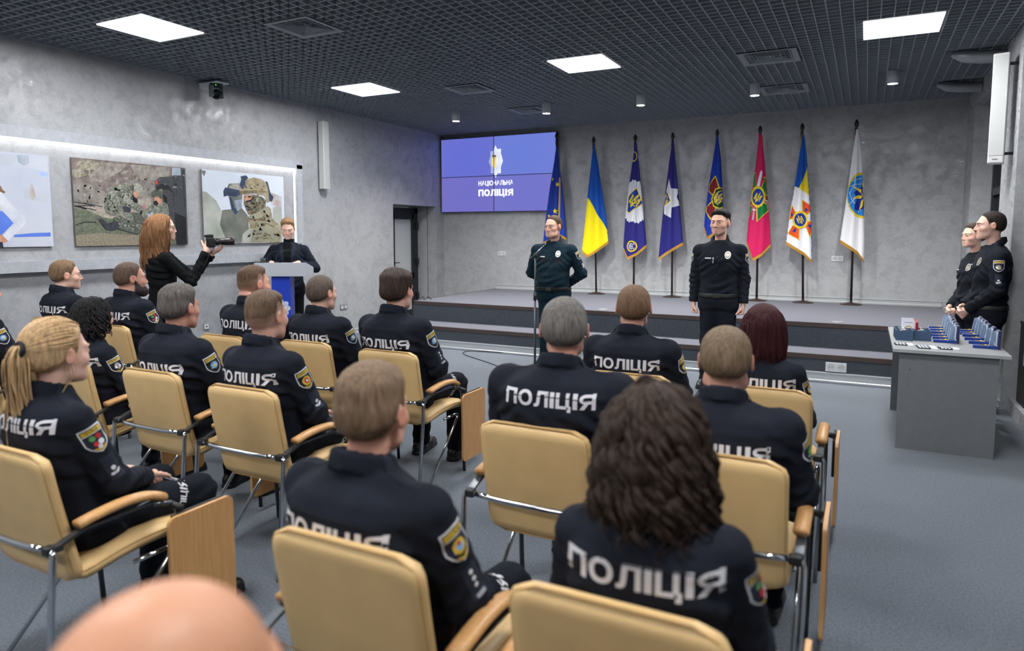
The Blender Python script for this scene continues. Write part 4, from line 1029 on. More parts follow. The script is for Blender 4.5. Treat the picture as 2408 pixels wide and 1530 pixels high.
K_SKY = pm('overcast', (214, 220, 230), (194, 202, 214), 2); K_FO = pm('soft_figure', (150, 156, 144), (186, 188, 180), 5); K_FB = pm('soft_figure_dark', (92, 98, 92), (128, 130, 120), 6); K_GOG = pm('goggles', (46, 56, 78), (66, 78, 104), 9); K_HLM = pm('helmet', (178, 166, 136), (136, 122, 94), 14); K_HD = pm('helmet_shade', (128, 116, 92), (100, 90, 72), 20); K_MSK = pm('mask_camo', (150, 142, 116), (58, 52, 44), 24); K_CRM = pm('cream_camo', (178, 170, 146), (124, 112, 84), 22); K_CGR = pm('green_camo', (142, 146, 124), (170, 164, 140), 12)
def pic3(a, g, full):
    a.poly(full, K_SKY)
    a.poly(g([(1660, 245), (1715, 255), (1700, 300), (1670, 270)]), K_FB)
    a.poly(g([(1670, 420), (1720, 430), (1800, 500), (1850, 600), (1900, 850), (1690, 870)]), K_FO)
    a.poly(g([(2270, 560), (2345, 530), (2348, 850), (2270, 700)]), K_FO); a.poly(g([(2250, 430), (2345, 470), (2345, 560), (2260, 540)]), K_BR)
    a.poly(g([(1880, 420), (1905, 360), (1990, 355), (2020, 420), (2010, 560), (2060, 620), (2080, 800), (2000, 860), (1890, 850), (1830, 700), (1850, 580), (1950, 570)]), K_FB)
    a.poly(g([(1900, 395), (1930, 360), (1990, 358), (2010, 410), (1905, 420)]), K_CL)
    a.poly(g([(1858, 420), (1875, 390), (1900, 395), (1990, 415), (2000, 450), (1960, 470), (1890, 460), (1862, 470)]), K_GOG)
    a.poly(g([(1905, 470), (1930, 480), (1950, 560), (1985, 590), (1960, 620), (1925, 570)]), K_GOG); a.poly(g([(1950, 500), (2010, 490), (2015, 560), (1975, 590)]), K_GB)
    # main figure
    a.poly(g([(2055, 640), (2110, 600), (2225, 545), (2255, 570), (2265, 650), (2320, 700), (2345, 800), (2342, 850), (2010, 850), (2020, 780), (2080, 720)]), K_CRM)
    a.poly(g([(2060, 650), (2100, 600), (2210, 545), (2250, 575), (2240, 640), (2120, 665)]), K_CGR)
    a.poly(g([(2120, 690), (2240, 660), (2310, 730), (2335, 840), (2100, 845)]), K_CGR)
    a.poly(g([(2020, 780), (2080, 730), (2110, 740), (2090, 845), (2012, 845)]), K_FO)
    for s in ([(2150, 700), (2220, 690), (2280, 720)], [(2130, 780), (2200, 770), (2260, 800)], [(2180, 820), (2240, 810)], [(2060, 650), (2140, 660), (2240, 630)]): a.poly(g(stroke(s, 12)), K_HD)
    a.poly(g([(2030, 450), (2110, 450), (2180, 470), (2215, 500), (2205, 560), (2120, 610), (2070, 620), (2050, 580), (2030, 530)]), K_MSK)
    a.poly(g([(2032, 452), (2095, 455), (2092, 490), (2040, 505), (2030, 480)]), K_SKN); a.poly(g([(2060, 462), (2090, 464), (2086, 476), (2062, 474)]), K_BK); a.poly(g([(2034, 468), (2046, 468), (2044, 478), (2034, 478)]), K_BK)
    for s in ([(2045, 510), (2090, 500), (2110, 470)], [(2040, 545), (2080, 560), (2060, 580)], [(2100, 560), (2140, 550)], [(2090, 520), (2120, 530)]): a.poly(g(stroke(s, 12)), K_BK)
    a.poly(g([(1995, 420), (2010, 365), (2050, 325), (2110, 308), (2180, 325), (2220, 360), (2245, 430), (2250, 500), (2225, 520), (2200, 460), (2120, 440), (2000, 448)]), K_HLM)
    a.poly(g([(1998, 420), (2120, 415), (2240, 420), (2240, 445), (2120, 440), (1998, 446)]), K_HD)
    a.poly(g([(2140, 405), (2230, 410), (2235, 455), (2140, 450)]), K_HLM); a.poly(g(stroke([(2150, 425), (2225, 430)], 8)), K_HD)
    a.poly(g([(2205, 340), (2225, 345), (2250, 440), (2275, 470), (2262, 510), (2240, 500), (2228, 400)]), K_GOG)
    a.poly(g([(1992, 370), (2010, 320), (2000, 300), (2045, 290), (2065, 312), (2040, 335), (2038, 380), (2015, 410)]), K_GOG)
    a.poly(g(stroke([(2145, 450), (2140, 500), (2130, 570)], 12)), K_HD); a.poly(g([(2128, 480), (2150, 480), (2150, 505), (2128, 505)]), K_CL)
def pic3b(a, g, full):
    pic3(a, g, full)
    dabs(a, g, [(2065, 650), (2225, 550), (2260, 650), (2335, 790), (2335, 845), (2030, 845), (2080, 730)], [K_HD, K_CGR, K_HLM, K_CL], 90, 17, 7, .45)
    dabs(a, g, [(2000, 415), (2050, 330), (2170, 328), (2240, 430), (2120, 412)], [K_HD, K_CRM, K_CL], 34, 14, 8, .4)
    dabs(a, g, [(2050, 500), (2200, 500), (2195, 560), (2080, 610)], [K_CRM, K_GOG, K_HD], 26, 12, 9, .4)
picture(5.81, 7.13, 1.465, 2.368, 'canvas photograph of a masked soldier in a tan helmet', pic3b)
# ================================================================== lectern
a_p = math.atan2(.517, .853)          # turned towards the seats
POD = at_y((663, 700), 6.2); pod_loc = (POD[0]+.02, 6.24, 0)
o = empty('lectern', pod_loc, a_p, 'light grey lectern with blue column and silver badge', 'lectern')
PODT = mat('lectern_grey', (178, 182, 188), .45); PODB = mat('lectern_blue', (36, 62, 172), .35, spec=.4)
mb = MB(); mb.prism([(-.24, 1.085), (-.24, 1.245), (-.17, 1.245), (.24, 1.17), (.24, 1.085)], -.295, .295, 'x'); mb.build('top', PODT, o)
mb = MB(); mb.box((-.11, -.20, .04), (.11, -.17, 1.085)); mb.build('front_panel', PODB, o)
mb = MB(); mb.box((-.105, -.17, .03), (.105, .02, 1.085)); mb.build('column', mat('lectern_column', (40, 60, 150), .4), o)
mb = MB(); mb.box((-.25, -.24, 0), (.25, .22, .04), bev=.006); mb.build('base', PODT, o)
a = Art(); f_ = lambda u, v: (u*.075, .70+v*.075)
pts = []
for i in range(96):
    an = 2*PI*i/96; r = 1.18+.28*abs(math.cos(4*an))*(1 if i % 2 == 0 else .9)-.12*(i % 2); pts.append(f_(r*math.sin(an), r*math.cos(an)))
a.poly(pts, mat('badge_pale', (214, 220, 232), .4)); a.lev += 1; lv = a.lev
for i in range(32):
    an = 2*PI*(i+.5)/32; a.poly([f_(*p) for p in stroke([(.75*math.sin(an), .75*math.cos(an)), (1.25*math.sin(an), 1.25*math.cos(an))], .05)], PODB, lev=lv)
a.poly([f_(x*.9, y*.9-.05) for x, y in shield_pts(1.25, 1.5)], mat('badge_pale', (214, 220, 232))); a.poly([f_(x*.8, y*.8-.05) for x, y in shield_pts(1.25, 1.5)], PODB)
trident(a, mat('badge_pale', (214, 220, 232)), lambda u, v: f_(u*.72, v*.68-.05), .14)
a.build('badge', plane_place((0, -.2005, 0), (1, 0, 0), (0, 0, 1), (0, -1, 0)), o, cell=0, lift=.0002)
for i, (x0, x1) in enumerate(((-.10, .10), (.0, .20))):
    m_ = empty('lectern_microphone', (0, 0, 0), 0, 'thin black gooseneck microphone on the lectern, '+('left one' if i == 0 else 'right one'), 'microphone', 'gooseneck microphones on the lectern')
    Mw = Matrix.Translation(pod_loc)@Matrix.Rotation(a_p, 4, 'Z'); m_.matrix_world = Mw
    mb = MB(); mb.tube(fillet([(x0-.06, -.16, 1.243), (x0-.06, -.16, 1.33), (x0+.0, -.12, 1.375), (x1-.02, -.06, 1.40), (x1+.0, -.04, 1.44)], .03), .003, 8); mb.build('gooseneck', BLACKP, m_)
    mb = MB(); mb.tube([(x1, -.04, 1.435), (x1+.008, -.032, 1.47)], [.008, .011], 10); mb.build('capsule', BLACKP, m_)
    mb = MB(); mb.lathe([(0, 0), (.022, 0), (.020, .012), (0, .014)], (x0-.06, -.16, 1.244), 16); mb.build('base', BLACKP, m_)
g_ = empty('drinking_glass', Mw@Vector((-.20, -.195, 1.2455)), 0, 'clear drinking glass at the left corner of the lectern top', 'glass')
gm = mat('clear_glass', (200, 206, 208), .05, spec=.8); gm.node_tree.nodes['Principled BSDF'].inputs['Transmission Weight'].default_value = .9
mb = MB(); mb.lathe([(0, 0), (.028, 0), (.033, .055), (.031, .055), (.026, .005), (0, .005)], n=20); mb.build('tumbler', gm, g_)
# ================================================================== microphone stand before the speaker, its cable on the carpet
MSY = 7.12
mp = at_y((1258, 700), MSY)
o = empty('microphone_stand', (mp[0], MSY, 0), 0, 'tall black microphone stand in front of the speaking officer', 'microphone stand')
STM = mat('stand_grey', (92, 96, 102), .35, metal=.6)
mb = MB(); mb.tube([(0, 0, .02), (0, 0, .86)], .0125, 12); mb.build('lower_tube', STM, o)
mb = MB(); mb.tube([(0, 0, .80), (0, 0, 1.335)], .009, 12); mb.build('upper_tube', STM, o)
mb = MB(); mb.tube([(0, 0, .83), (0, 0, .92)], .018, 12); mb.build('clutch', BLACKP, o)
for k in range(3):
    an = k*2*PI/3+.5; mb = MB(); mb.tube([(0, 0, .06), (.33*math.cos(an), .33*math.sin(an), .012)], .009, 8); l_ = mb.build('leg', BLACKP, o)
hd = at_y((1283, 569), MSY); jt = at_y((1248, 607), MSY)
J_ = Vector((jt[0]-mp[0], 0, jt[2])); Hh = Vector((hd[0]-mp[0], .05, hd[2]))
mb = MB(); mb.tube([(0, 0, 1.32), (0, 0, 1.37)], .017, 10); mb.tube([J_+Vector((-.015, 0, -.03)), J_.lerp(Hh, .15)], .008, 8); mb.build('boom_joint', BLACKP, o)
mb = MB(); mb.tube([J_, Hh], .0065, 10); mb.build('boom', CHR, o)
dr = (Hh-J_).normalized(); mb = MB(); mb.tube([Hh-dr*.01, Hh+dr*.02, Hh+dr*.04, Hh+dr*.05], [.012, .017, .015, .006], 12); mb.build('microphone_head', BLACKP, o)
mb = MB(); mb.tube([(.014, -.004, .12), (.016, -.006, .5), (.012, -.003, .8), (.014, -.006, 1.1), (.012, .0, 1.33), J_+Vector((.01, 0, -.02)), Hh-dr*.01], .0035, 6); mb.build('cable_on_stand', BLACKP, o)
cp = [on_z(q, .006) for q in ((1300, 838), (1243, 833), (1160, 827), (1105, 824), (1087, 828), (1092, 834), (1130, 846), (1188, 866), (1250, 900))]
mb = MB(); mb.tube(fillet([(p[0], p[1], .006) for p in cp], .12, 6), .0055, 6); o = mb.build('floor_cable', BLACKP); tag(o, 'thin black cable looping across the carpet before the stage', 'cable')
cp = [on_z(q, .006) for q in ((2352, 950), (2365, 951), (2380, 956), (2394, 966), (2412, 985))]
mb = MB(); mb.tube(fillet([(p[0], p[1], .006) for p in cp], .08, 6), .006, 6); o = mb.build('floor_cable', BLACKP); tag(o, 'black cable on the carpet at right wall behind the table', 'cable')
# ================================================================== award table
TX0, TX1, TY0, TY1, TZ = .207, .928, 5.765, 7.11, .75
GT = mat('table_grey', (104, 107, 109), .42, noise=.06, nscale=3, stretch=(6, 1, 6)); GT2 = mat('table_grey_edge', (150, 152, 152), .4)
o = empty('award_table', ((TX0+TX1)/2, (TY0+TY1)/2, 0), 0, 'plain grey table covered with award boxes and medals', 'table')
hx, hy = (TX1-TX0)/2, (TY1-TY0)/2
mb = MB(); mb.box((-hx, -hy, TZ-.025), (hx, hy, TZ), bev=.002); mb.build('tabletop', GT2, o)
mb = MB(); mb.box((-hx+.045, -hy+.03, 0), (hx-.065, -hy+.052, TZ-.026)); mb.build('end_panel', GT, o)
mb = MB(); mb.box((-hx+.045, hy-.06, 0), (hx-.065, hy-.038, TZ-.026)); mb.build('end_panel', GT, o)
mb = MB(); mb.box((-.01, -hy+.053, .25), (.01, hy-.061, TZ-.026)); mb.build('stretcher_panel', GT, o)
mb = MB()
for x, z in ((-.245, .60), (-.248, .48)): mb.lathe([(0, .0), (.006, .0), (.006, .002), (0, .002)], (x, -hy+.0295, z), 10, M=Matrix.Rotation(PI/2, 4, 'X'))
mb.build('screw_caps', mat('screw_caps', (96, 78, 80), .5), o)
def zt(x, y): return (2060+x/6.92, 700+y/6.92)
WB = mat('box_slate_blue', (52, 76, 104), .55); WBI = mat('box_inner', (150, 156, 158), .6)
def watch_box():
    o = empty('watch_box'); w2, d2, h = .060, .045, .078
    mb = MB()
    mb.box((-w2, -d2, 0), (w2, d2, .05)); 
    for a0, b0 in (((-w2, -d2, .05), (-w2+.006, d2, h)), ((w2-.006, -d2, .05), (w2, d2, h)), ((-w2+.006, -d2, .05), (w2-.006, -d2+.006, h)), ((-w2+.006, d2-.006, .05), (w2-.006, d2, h))): mb.box(a0, b0)
    mb.build('box', WB, o)
    mb = MB(); mb.box((-w2+.007, -d2+.007, .050), (w2-.007, d2-.007, .058), bev=.003); mb.build('cushion', WBI, o)
    mb = MB(); mb.tube([(-.034, 0, .064), (0, 0, .078), (.034, 0, .064)], .010, 10, flat=.5); mb.lathe([(0, .072), (.018, .072), (.019, .082), (.016, .086), (0, .086)], n=20); mb.build('watch', SILVW, o)
    return o
SILVW = mat('watch_steel', (208, 210, 206), .15, metal=.9)
proto = None; wl = ['front of left row', 'middle of left row', 'rear of left row', 'front of right row', 'rear of right row']
p1 = on_z(zt(460, 693), TZ); p2 = on_z(zt(752, 697), TZ)
for i, (p, k) in enumerate(((p1, 0), (p1, 1), (p1, 2), (p2, 0), (p2, 1))):
    o = watch_box() if proto is None else copy_tree(proto); proto = proto or o
    o.location = (p[0]-.004*k, p[1]+.045+.096*k, TZ); tag(o, 'open slate blue box with silver watch on the table, '+wl[i], 'box', 'slate blue watch boxes on the table')
# blue velvet cases: flat base with a medal, lid upright at the right end, certificate card leaning on it
VEL = mat('blue_velvet', (18, 52, 132), .75, sheen=.4); VELD = mat('blue_velvet_lid', (20, 34, 84), .75, sheen=.4); CARD = mat('certificate_blue', (188, 208, 232), .6); CARDW = mat('certificate_white', (224, 230, 238), .6); MED = mat('medal_gold', (206, 172, 92), .3, metal=.6); VIO = mat('print_violet', (112, 108, 150), .6); REDV = mat('red_velvet', (150, 20, 40), .8, sheen=.3)
def medal_case():
    o = empty('medal_case'); L = .155
    mb = MB(); mb.box((0, 0, 0), (L, .052, .022), bev=.004); mb.build('case_base', VEL, o)
    mb = MB(); mb.box((.045, .012, .022), (.105, .040, .0245)); mb.lathe([(0, .0), (.014, .0), (.012, .004), (0, .006)], (.085, .026, .0235), 12); mb.build('medal', MED, o)
    mb = MB(); mb.box((L-.004, -.010, .0), (L+.016, .095, .138), bev=.006); mb.build('case_lid', VELD, o)
    mb = MB(); Mx = Matrix.Translation((L-.058, -.004, .022))@Matrix.Rotation(R(-33), 4, 'Z')@Matrix.Rotation(R(9), 4, 'Y'); mb.box((0, -.004, 0), (.0025, .072, .108), M=Mx); c = mb.build('certificate', CARD, o)
    a = Art(); a.poly(star(-.034, .055, .011, 8, .7, ry=None), VIO); a.poly([(-.055, .090), (-.012, .090), (-.012, .086), (-.055, .086)], VIO)
    a.build('printed_badge', lambda u, v, h: Mx@Vector((-.0006-h, -u, v)), c, cell=0, lift=.0002)
    mb = MB(); mb.box((L-.012, -.006, .02), (L-.009, .080, .125)); mb.build('spare_card', CARDW, o)
    mb = MB(); mb.lathe([(0, .0), (.0075, .0), (.0075, .003), (0, .003)], (L-.008, -.006, .028), 12, M=Matrix.Rotation(PI/2, 4, 'X')); mb.build('clasp', SILVW, o)
    return o
ql = [(930, 722), (918, 675), (892, 632), (876, 582), (872, 540), (858, 500)]; qr = [(1572, 815), (1508, 745), (1438, 688), (1405, 630), (1366, 598), (1336, 556)]
ordn = ['nearest', 'second', 'third', 'fourth', 'fifth', 'farthest']; proto = None
for row, nm in ((ql, 'left row, beside the watch boxes'), (qr, 'right row, by the table edge')):
    for i, q in enumerate(row):
        p = on_z(zt(*q), TZ); o = medal_case() if proto is None else copy_tree(proto); proto = proto or o
        o.location = (p[0], p[1], TZ); tag(o, 'open blue medal case with certificate, %s of the %s' % (ordn[i], nm), 'medal case', 'open blue medal cases on the table')
def red_case():
    o = empty('red_case')
    mb = MB(); mb.box((-.02, 0, 0), (.13, .055, .025), bev=.004); mb.build('case_base', REDV, o)
    mb = MB(); mb.box((.105, -.006, 0), (.125, .085, .135), bev=.006); mb.build('case_lid', REDV, o)
    mb = MB(); Mx = Matrix.Translation((.06, .05, .026))@Matrix.Rotation(R(-8), 4, 'X'); mb.box((-.045, 0, 0), (.043, .0025, .115), M=Mx); c = mb.build('certificate', CARDW, o)
    a = Art(); a.poly(circle(0, .048, .026, n=20), MED); a.poly(circle(0, .046, .019, n=20), CARDW); a.poly(star(0, .044, .013, 5, .5), REDV); a.poly([(-.03, .098), (.03, .098), (.03, .094), (-.03, .094)], VIO)
    a.build('printed_crest', lambda u, v, h: Mx@Vector((u, -.0006-h, v)), c, cell=0, lift=.0002)
    return o
pr = on_z(zt(335, 565), TZ); proto = None
for i in range(3):
    o = red_case() if proto is None else copy_tree(proto); proto = proto or o
    o.location = (pr[0]+.012, TY0+.62+.10*i, TZ); tag(o, 'open red case with white crested certificate behind the watch boxes, %s' % ('front one', 'middle one', 'rear one')[i], 'medal case', 'open red cases on the table')
STRB = mat('strip_black', (20, 21, 24), .6)
def strip():
    o = empty('rank_strip')
    mb = MB(); mb.box((0, 0, 0), (.082, .030, .007)); mb.build('backing', STRB, o)
    mb = MB()
    for k in range(3): mb.box((.010+.022*k, .006, .007), (.024+.022*k, .024, .0085))
    mb.build('patches', CARDW, o)
    mb = MB(); mb.box((.0825, -.001, 0), (.122, .031, .009)); mb.build('paper_band', CARDW, o)
    return o
proto = None
for gi, (q, n, nm) in enumerate((((312, 768), 3, 'left'), ((685, 822), 4, 'middle'), ((1038, 838), 3, 'right'))):
    p = on_z(zt(*q), TZ)
    for k in range(n):
        o = strip() if proto is None else copy_tree(proto); proto = proto or o
        o.location = (p[0]-.003*k+(.006*(k % 2) if gi == 2 else 0), p[1]+.033*k, TZ); tag(o, 'black rank strip with white paper band at the table front, %s group, %s' % (nm, ['nearest', 'second', 'third', 'fourth'][k]), 'rank strip', 'rank strips on the table front')
# dark low cabinet in the window bay at the right picture edge
o = empty('low_cabinet', (1.32, 7.24, .12), 0, 'dark brown low cabinet in the right window bay behind the table', 'cabinet')
DBW = mat('dark_brown_wood', (48, 42, 40), .5)
mb = MB(); mb.box((-.08, -.16, 0), (.08, .16, .69)); mb.build('body', DBW, o)
mb = MB(); mb.box((-.085, -.165, .69), (.085, .165, .71)); mb.build('top', DBW, o)
mb = MB(); mb.box((-.083, -.15, .03), (-.08, .15, .66)); dd = mb.build('door', mat('dark_brown_door', (58, 51, 48), .45), o)
mb = MB(); mb.box((-.095, -.13, .36), (-.083, -.12, .46)); mb.build('handle', ALU, dd)
# ================================================================== soft solids: distance fields meshed with surface nets
def smin(a, b, k):
    h = np.clip(.5+.5*(b-a)/k, 0, 1); return b*(1-h)+a*h-k*h*(1-h)
def smax(a, b, k): return -smin(-a, -b, k)
def sm01(x): x = np.clip(x, 0, 1); return x*x*(3-2*x)
def rcone(P, a, b, r1, r2):
    a = np.asarray(a, float); b = np.asarray(b, float); ba = b-a
    t = np.clip((P-a)@ba/(ba@ba), 0, 1)
    return np.linalg.norm(P-a-t[:, None]*ba, axis=1)-(r1+(r2-r1)*t)
def ell(P, c, r):
    q = (P-np.asarray(c, float))/np.asarray(r, float); k0 = np.linalg.norm(q, axis=1); k1 = np.linalg.norm(q/np.asarray(r, float), axis=1)
    return k0*(k0-1)/np.maximum(k1, 1e-9)
def nz(P, s, seed=0.):
    """cheap smooth noise from warped sines, about -1..1"""
    x, y, z = P[:, 0]*s+seed*1.7, P[:, 1]*s+seed*2.3, P[:, 2]*s+seed*.9
    return (np.sin(x+1.3*np.sin(y*.7+z*.4))+np.sin(y*1.13+1.1*np.sin(z*.83+x*.5))+np.sin(z*.91+1.2*np.sin(x*.77+y*.6)))/3
def rotm(yaw=0, pitch=0, roll=0):
    """head axes: columns are right, forward, up; pitch>0 looks down, yaw>0 turns to its left"""
    return np.array(Matrix.Rotation(yaw, 3, 'Z')@Matrix.Rotation(-pitch, 3, 'X')@Matrix.Rotation(roll, 3, 'Y'))
_C8 = np.array([(i, j, k) for i in (0, 1) for j in (0, 1) for k in (0, 1)], dtype=np.int64)
_E12 = [(a, b) for a in range(8) for b in range(8) if a < b and bin(a ^ b).count('1') == 1]
def relax(V, F, n=2, lam=.55):
    E = np.concatenate([F[:, [0, 1]], F[:, [1, 2]], F[:, [2, 3]], F[:, [3, 0]]])
    for k in range(n):
        for l_ in (lam, -lam*.9):
            S = np.zeros_like(V); c = np.zeros(len(V))
            for a, b in ((0, 1), (1, 0)):
                np.add.at(S, E[:, a], V[E[:, b]]); np.add.at(c, E[:, a], 1)
            V = V+l_*(S/np.maximum(c, 1)[:, None]-V)
    return V
def net(f, lo, hi, h, lv=4, smooth=2):
    lo = np.asarray(lo, float); hi = np.asarray(hi, float); s = 2**lv
    n = np.ceil((hi-lo)/(h*s)).astype(int)+1
    I = np.stack(np.meshgrid(*[np.arange(q) for q in n], indexing='ij'), -1).reshape(-1, 3).astype(np.int64)
    for L in range(lv, -1, -1):
        sz = h*2**L
        d = f(lo+(I+.5)*sz)
        I = I[np.abs(d) < sz*1.25+.012]
        if L: I = (I[:, None, :]*2+_C8[None]).reshape(-1, 3)
    B = np.int64(1) << 20
    key = lambda A: (A[..., 0]*B+A[..., 1])*B+A[..., 2]
    ck = key(I[:, None, :]+_C8[None]); uk, inv = np.unique(ck, return_inverse=True); inv = inv.reshape(ck.shape)
    U = np.stack([uk//(B*B), (uk//B) % B, uk % B], -1)
    val = f(lo+U*h)[inv]
    neg = val < 0; act = neg.any(1) & ~neg.all(1)
    I = I[act]; val = val[act]; neg = neg[act]
    acc = np.zeros((len(I), 3)); cnt = np.zeros(len(I))
    for a, b in _E12:
        m = neg[:, a] != neg[:, b]; t = val[m, a]/(val[m, a]-val[m, b])
        acc[m] += _C8[a]+(_C8[b]-_C8[a])*t[:, None]; cnt[m] += 1
    V = lo+(I+acc/cnt[:, None])*h
    k = key(I); od = np.argsort(k); ks = k[od]
    Q = []
    for ax in range(3):
        e = [1 << (2-ax)]; b = e[0]
        m = neg[:, 0] != neg[:, b]; J = I[m]; sg = neg[m, 0]
        o1 = np.zeros(3, np.int64); o2 = np.zeros(3, np.int64); o1[(ax+1) % 3] = 1; o2[(ax+2) % 3] = 1
        idx = []
        ok = np.ones(len(J), bool)
        for q in (J, J-o1, J-o1-o2, J-o2):
            kk = key(q); p = np.searchsorted(ks, kk); p = np.clip(p, 0, len(ks)-1); ok &= ks[p] == kk; idx.append(od[p])
        A = np.stack(idx, 1)[ok]; sg = sg[ok]
        A[~sg] = A[~sg][:, ::-1]
        Q.append(A)
    F = np.concatenate(Q)
    return (relax(V, F, smooth) if smooth else V), F
def tint(me, C):
    a = me.color_attributes.new('tint', 'FLOAT_COLOR', 'POINT')
    a.data.foreach_set('color', np.concatenate([C, np.ones((len(C), 1))], 1).astype(np.float32).ravel())
# ================================================================== people
SKINM = attr_mat('skin', .48, sss=.12, spec=.35, bump=.04, bscale=260)
def cloth_mat(name, col, k=1.):
    m = mat(name, col, .88, spec=.12, noise=.10, nscale=10)
    nt = m.node_tree; b = nt.nodes['Principled BSDF']; N = nt.nodes.new; Lk = nt.links.new
    tc = N('ShaderNodeTexCoord')
    a = N('ShaderNodeTexNoise'); a.inputs['Scale'].default_value = 7.5; a.inputs['Detail'].default_value = 2; a.inputs['Distortion'].default_value = .2; a.inputs['Roughness'].default_value = .4
    c = N('ShaderNodeTexNoise'); c.inputs['Scale'].default_value = 420; c.inputs['Detail'].default_value = 2
    Lk(tc.outputs['Object'], a.inputs['Vector']); Lk(tc.outputs['Object'], c.inputs['Vector'])
    p1 = N('ShaderNodeBump'); p1.inputs['Strength'].default_value = .35*k; p1.inputs['Distance'].default_value = .05
    p2 = N('ShaderNodeBump'); p2.inputs['Strength'].default_value = .25; p2.inputs['Distance'].default_value = .002
    Lk(a.outputs['Fac'], p1.inputs['Height']); Lk(c.outputs['Fac'], p2.inputs['Height']); Lk(p1.outputs[0], p2.inputs['Normal']); Lk(p2.outputs[0], b.inputs['Normal'])
    return m
UNI = cloth_mat('uniform_cloth', (30, 33, 42))
UNI2 = cloth_mat('uniform_cloth_green', (20, 38, 48))
UNI3 = cloth_mat('uniform_cloth_black', (27, 30, 37))
TRO = cloth_mat('uniform_trousers', (22, 25, 32))
BLZ = cloth_mat('blazer_navy', (29, 34, 45), .6)
KNIT = cloth_mat('black_knit', (19, 20, 22), .8)
SHOE = mat('black_leather', (17, 17, 18), .4, spec=.5)
LETT = mat('reflective_letters', (206, 204, 208), .6)
SEAMC = mat('seam_shadow', (15, 17, 23), .9)
BELT = mat('belt_black', (18, 18, 19), .5)
EYEW = mat('eye_white', (214, 206, 200), .25); IRIS = mat('iris', (58, 50, 44), .2)
SILV = mat('silver_badge', (202, 200, 192), .3, metal=.6); GOLDB = mat('gold_badge', (196, 164, 84), .35, metal=.5)
P_WHT = mat('patch_white', (214, 216, 220), .7); P_NAV = mat('patch_navy', (23, 29, 47), .8); P_GLD = mat('patch_gold', (208, 174, 52), .7); P_RED = mat('patch_red', (190, 40, 46), .7)
P_BLK = mat('patch_black', (16, 18, 24), .8); P_SKY = mat('patch_sky', (120, 170, 214), .7); P_GRN = mat('patch_green', (90, 150, 80), .7); P_GRY = mat('patch_grey', (150, 152, 158), .7)
def hair_mat(name, col):
    return mat('hair_'+name, col, .62, spec=.2, noise=.38, nscale=34, stretch=(3.2, 3.2, .55), bump=.35, bscale=210)
# ---------------- head, in its own axes: x right, y forward, z up, centre between the ears; 0.23 tall
def head_base(P, fem=0., wide=1.):
    X = P.copy(); X[:, 0] /= wide
    ax = np.abs(X[:, 0])[:, None]; S = np.concatenate([ax, X[:, 1:]], 1)
    d = ell(X, (0, -.016, .032), (.076, .096, .085))
    d = smin(d, ell(X, (0, -.045, .0), (.066, .062, .062)), .03)
    d = smin(d, ell(X, (0, .028, -.022), (.061-.003*fem, .064, .085)), .028)
    d = smin(d, rcone(S, (.037-.005*fem, .025, -.072), (.011, .073, -.098+.005*fem), .0245-.003*fem, .0185-.002*fem), .028)
    return d
def head_sdf(P, fem=0., wide=1., brow=1., chub=0.):
    d = head_base(P, fem, wide)
    ax = np.abs(P[:, 0])[:, None]/wide; S = np.concatenate([ax, P[:, 1:]], 1)
    if chub: d = smin(d, ell(S, (.03, .03, -.085), (.035, .05, .03)), .03)-.001*chub
    d = smin(d, rcone(S, (.012, .085, .021), (.046, .067, .021), .010*brow, .010), .016)
    d = smin(d, ell(S, (.042, .054, -.026), (.022, .022, .018)), .028)
    d = smin(d, ell(P, (0, .060, -.064), (.036, .030, .030)), .022)
    d = smax(d, -ell(S, (.031, .097, .002), (.017, .017, .011)), .012)
    d = smin(d, ell(S, (.031, .077, .002), (.0145, .0125, .0115)), .006)
    d = smin(d, rcone(P, (0, .087-.002*fem, .012), (0, .109-.007*fem, -.031+.002*fem), .0065-.001*fem, .0092-.002*fem), .010)
    d = smin(d, ell(S, (.0105, .095, -.035), (.0085-.0015*fem, .010, .0072-.001*fem)), .007)
    d = smin(d, rcone(S, (0, .0895, -.0605), (.021, .079, -.0645), .0072, .0035), .007)
    d = smin(d, rcone(S, (0, .0875, -.0715), (.016, .080, -.070), .0078, .005), .006)
    d = smax(d, -rcone(S, (0, .0985, -.0662), (.026, .084, -.0668), .0024, .0012), .003)
    # ears
    ear = ell(S, (.081, -.010, -.004), (.008, .019, .030))
    ear = smax(ear, -ell(S, (.091, -.008, .0), (.0075, .011, .017)), .005)
    d = smin(d, ear, .007)
    return d
def hairline(P, recede=0., nape=-.072):
    y = P[:, 1]; ax = np.abs(P[:, 0])
    z = np.interp(y, [-.115, -.075, -.045, -.026, -.012, .012, .021, .030, .043, .056, .075, .10], [nape-.004, nape, nape+.012, -.035, .012, .018, -.008, .022, .046, .066, .076, .092])
    z = z+recede*np.clip((y-.0)/.08, 0, 1)*(.018+.35*np.clip(ax-.015, 0, .04))
    return z
HS = dict(  # top, side thickness, fade height, recede, nape, strand noise
    buzz=(.0055, .0035, .03, 0, -.056, .0008), fade=(.013, .0018, .04, 0, -.05, .0010), short=(.011, .0042, .045, 0, -.060, .0018),
    crew=(.017, .0055, .05, 0, -.060, .0026), full=(.024, .012, .04, -.3, -.068, .0032), recede=(.008, .004, .04, 1.0, -.056, .0012), flat=(.020, .003, .04, 0, -.05, .0014), tied=(.011, .010, .03, .2, -.06, .0012))
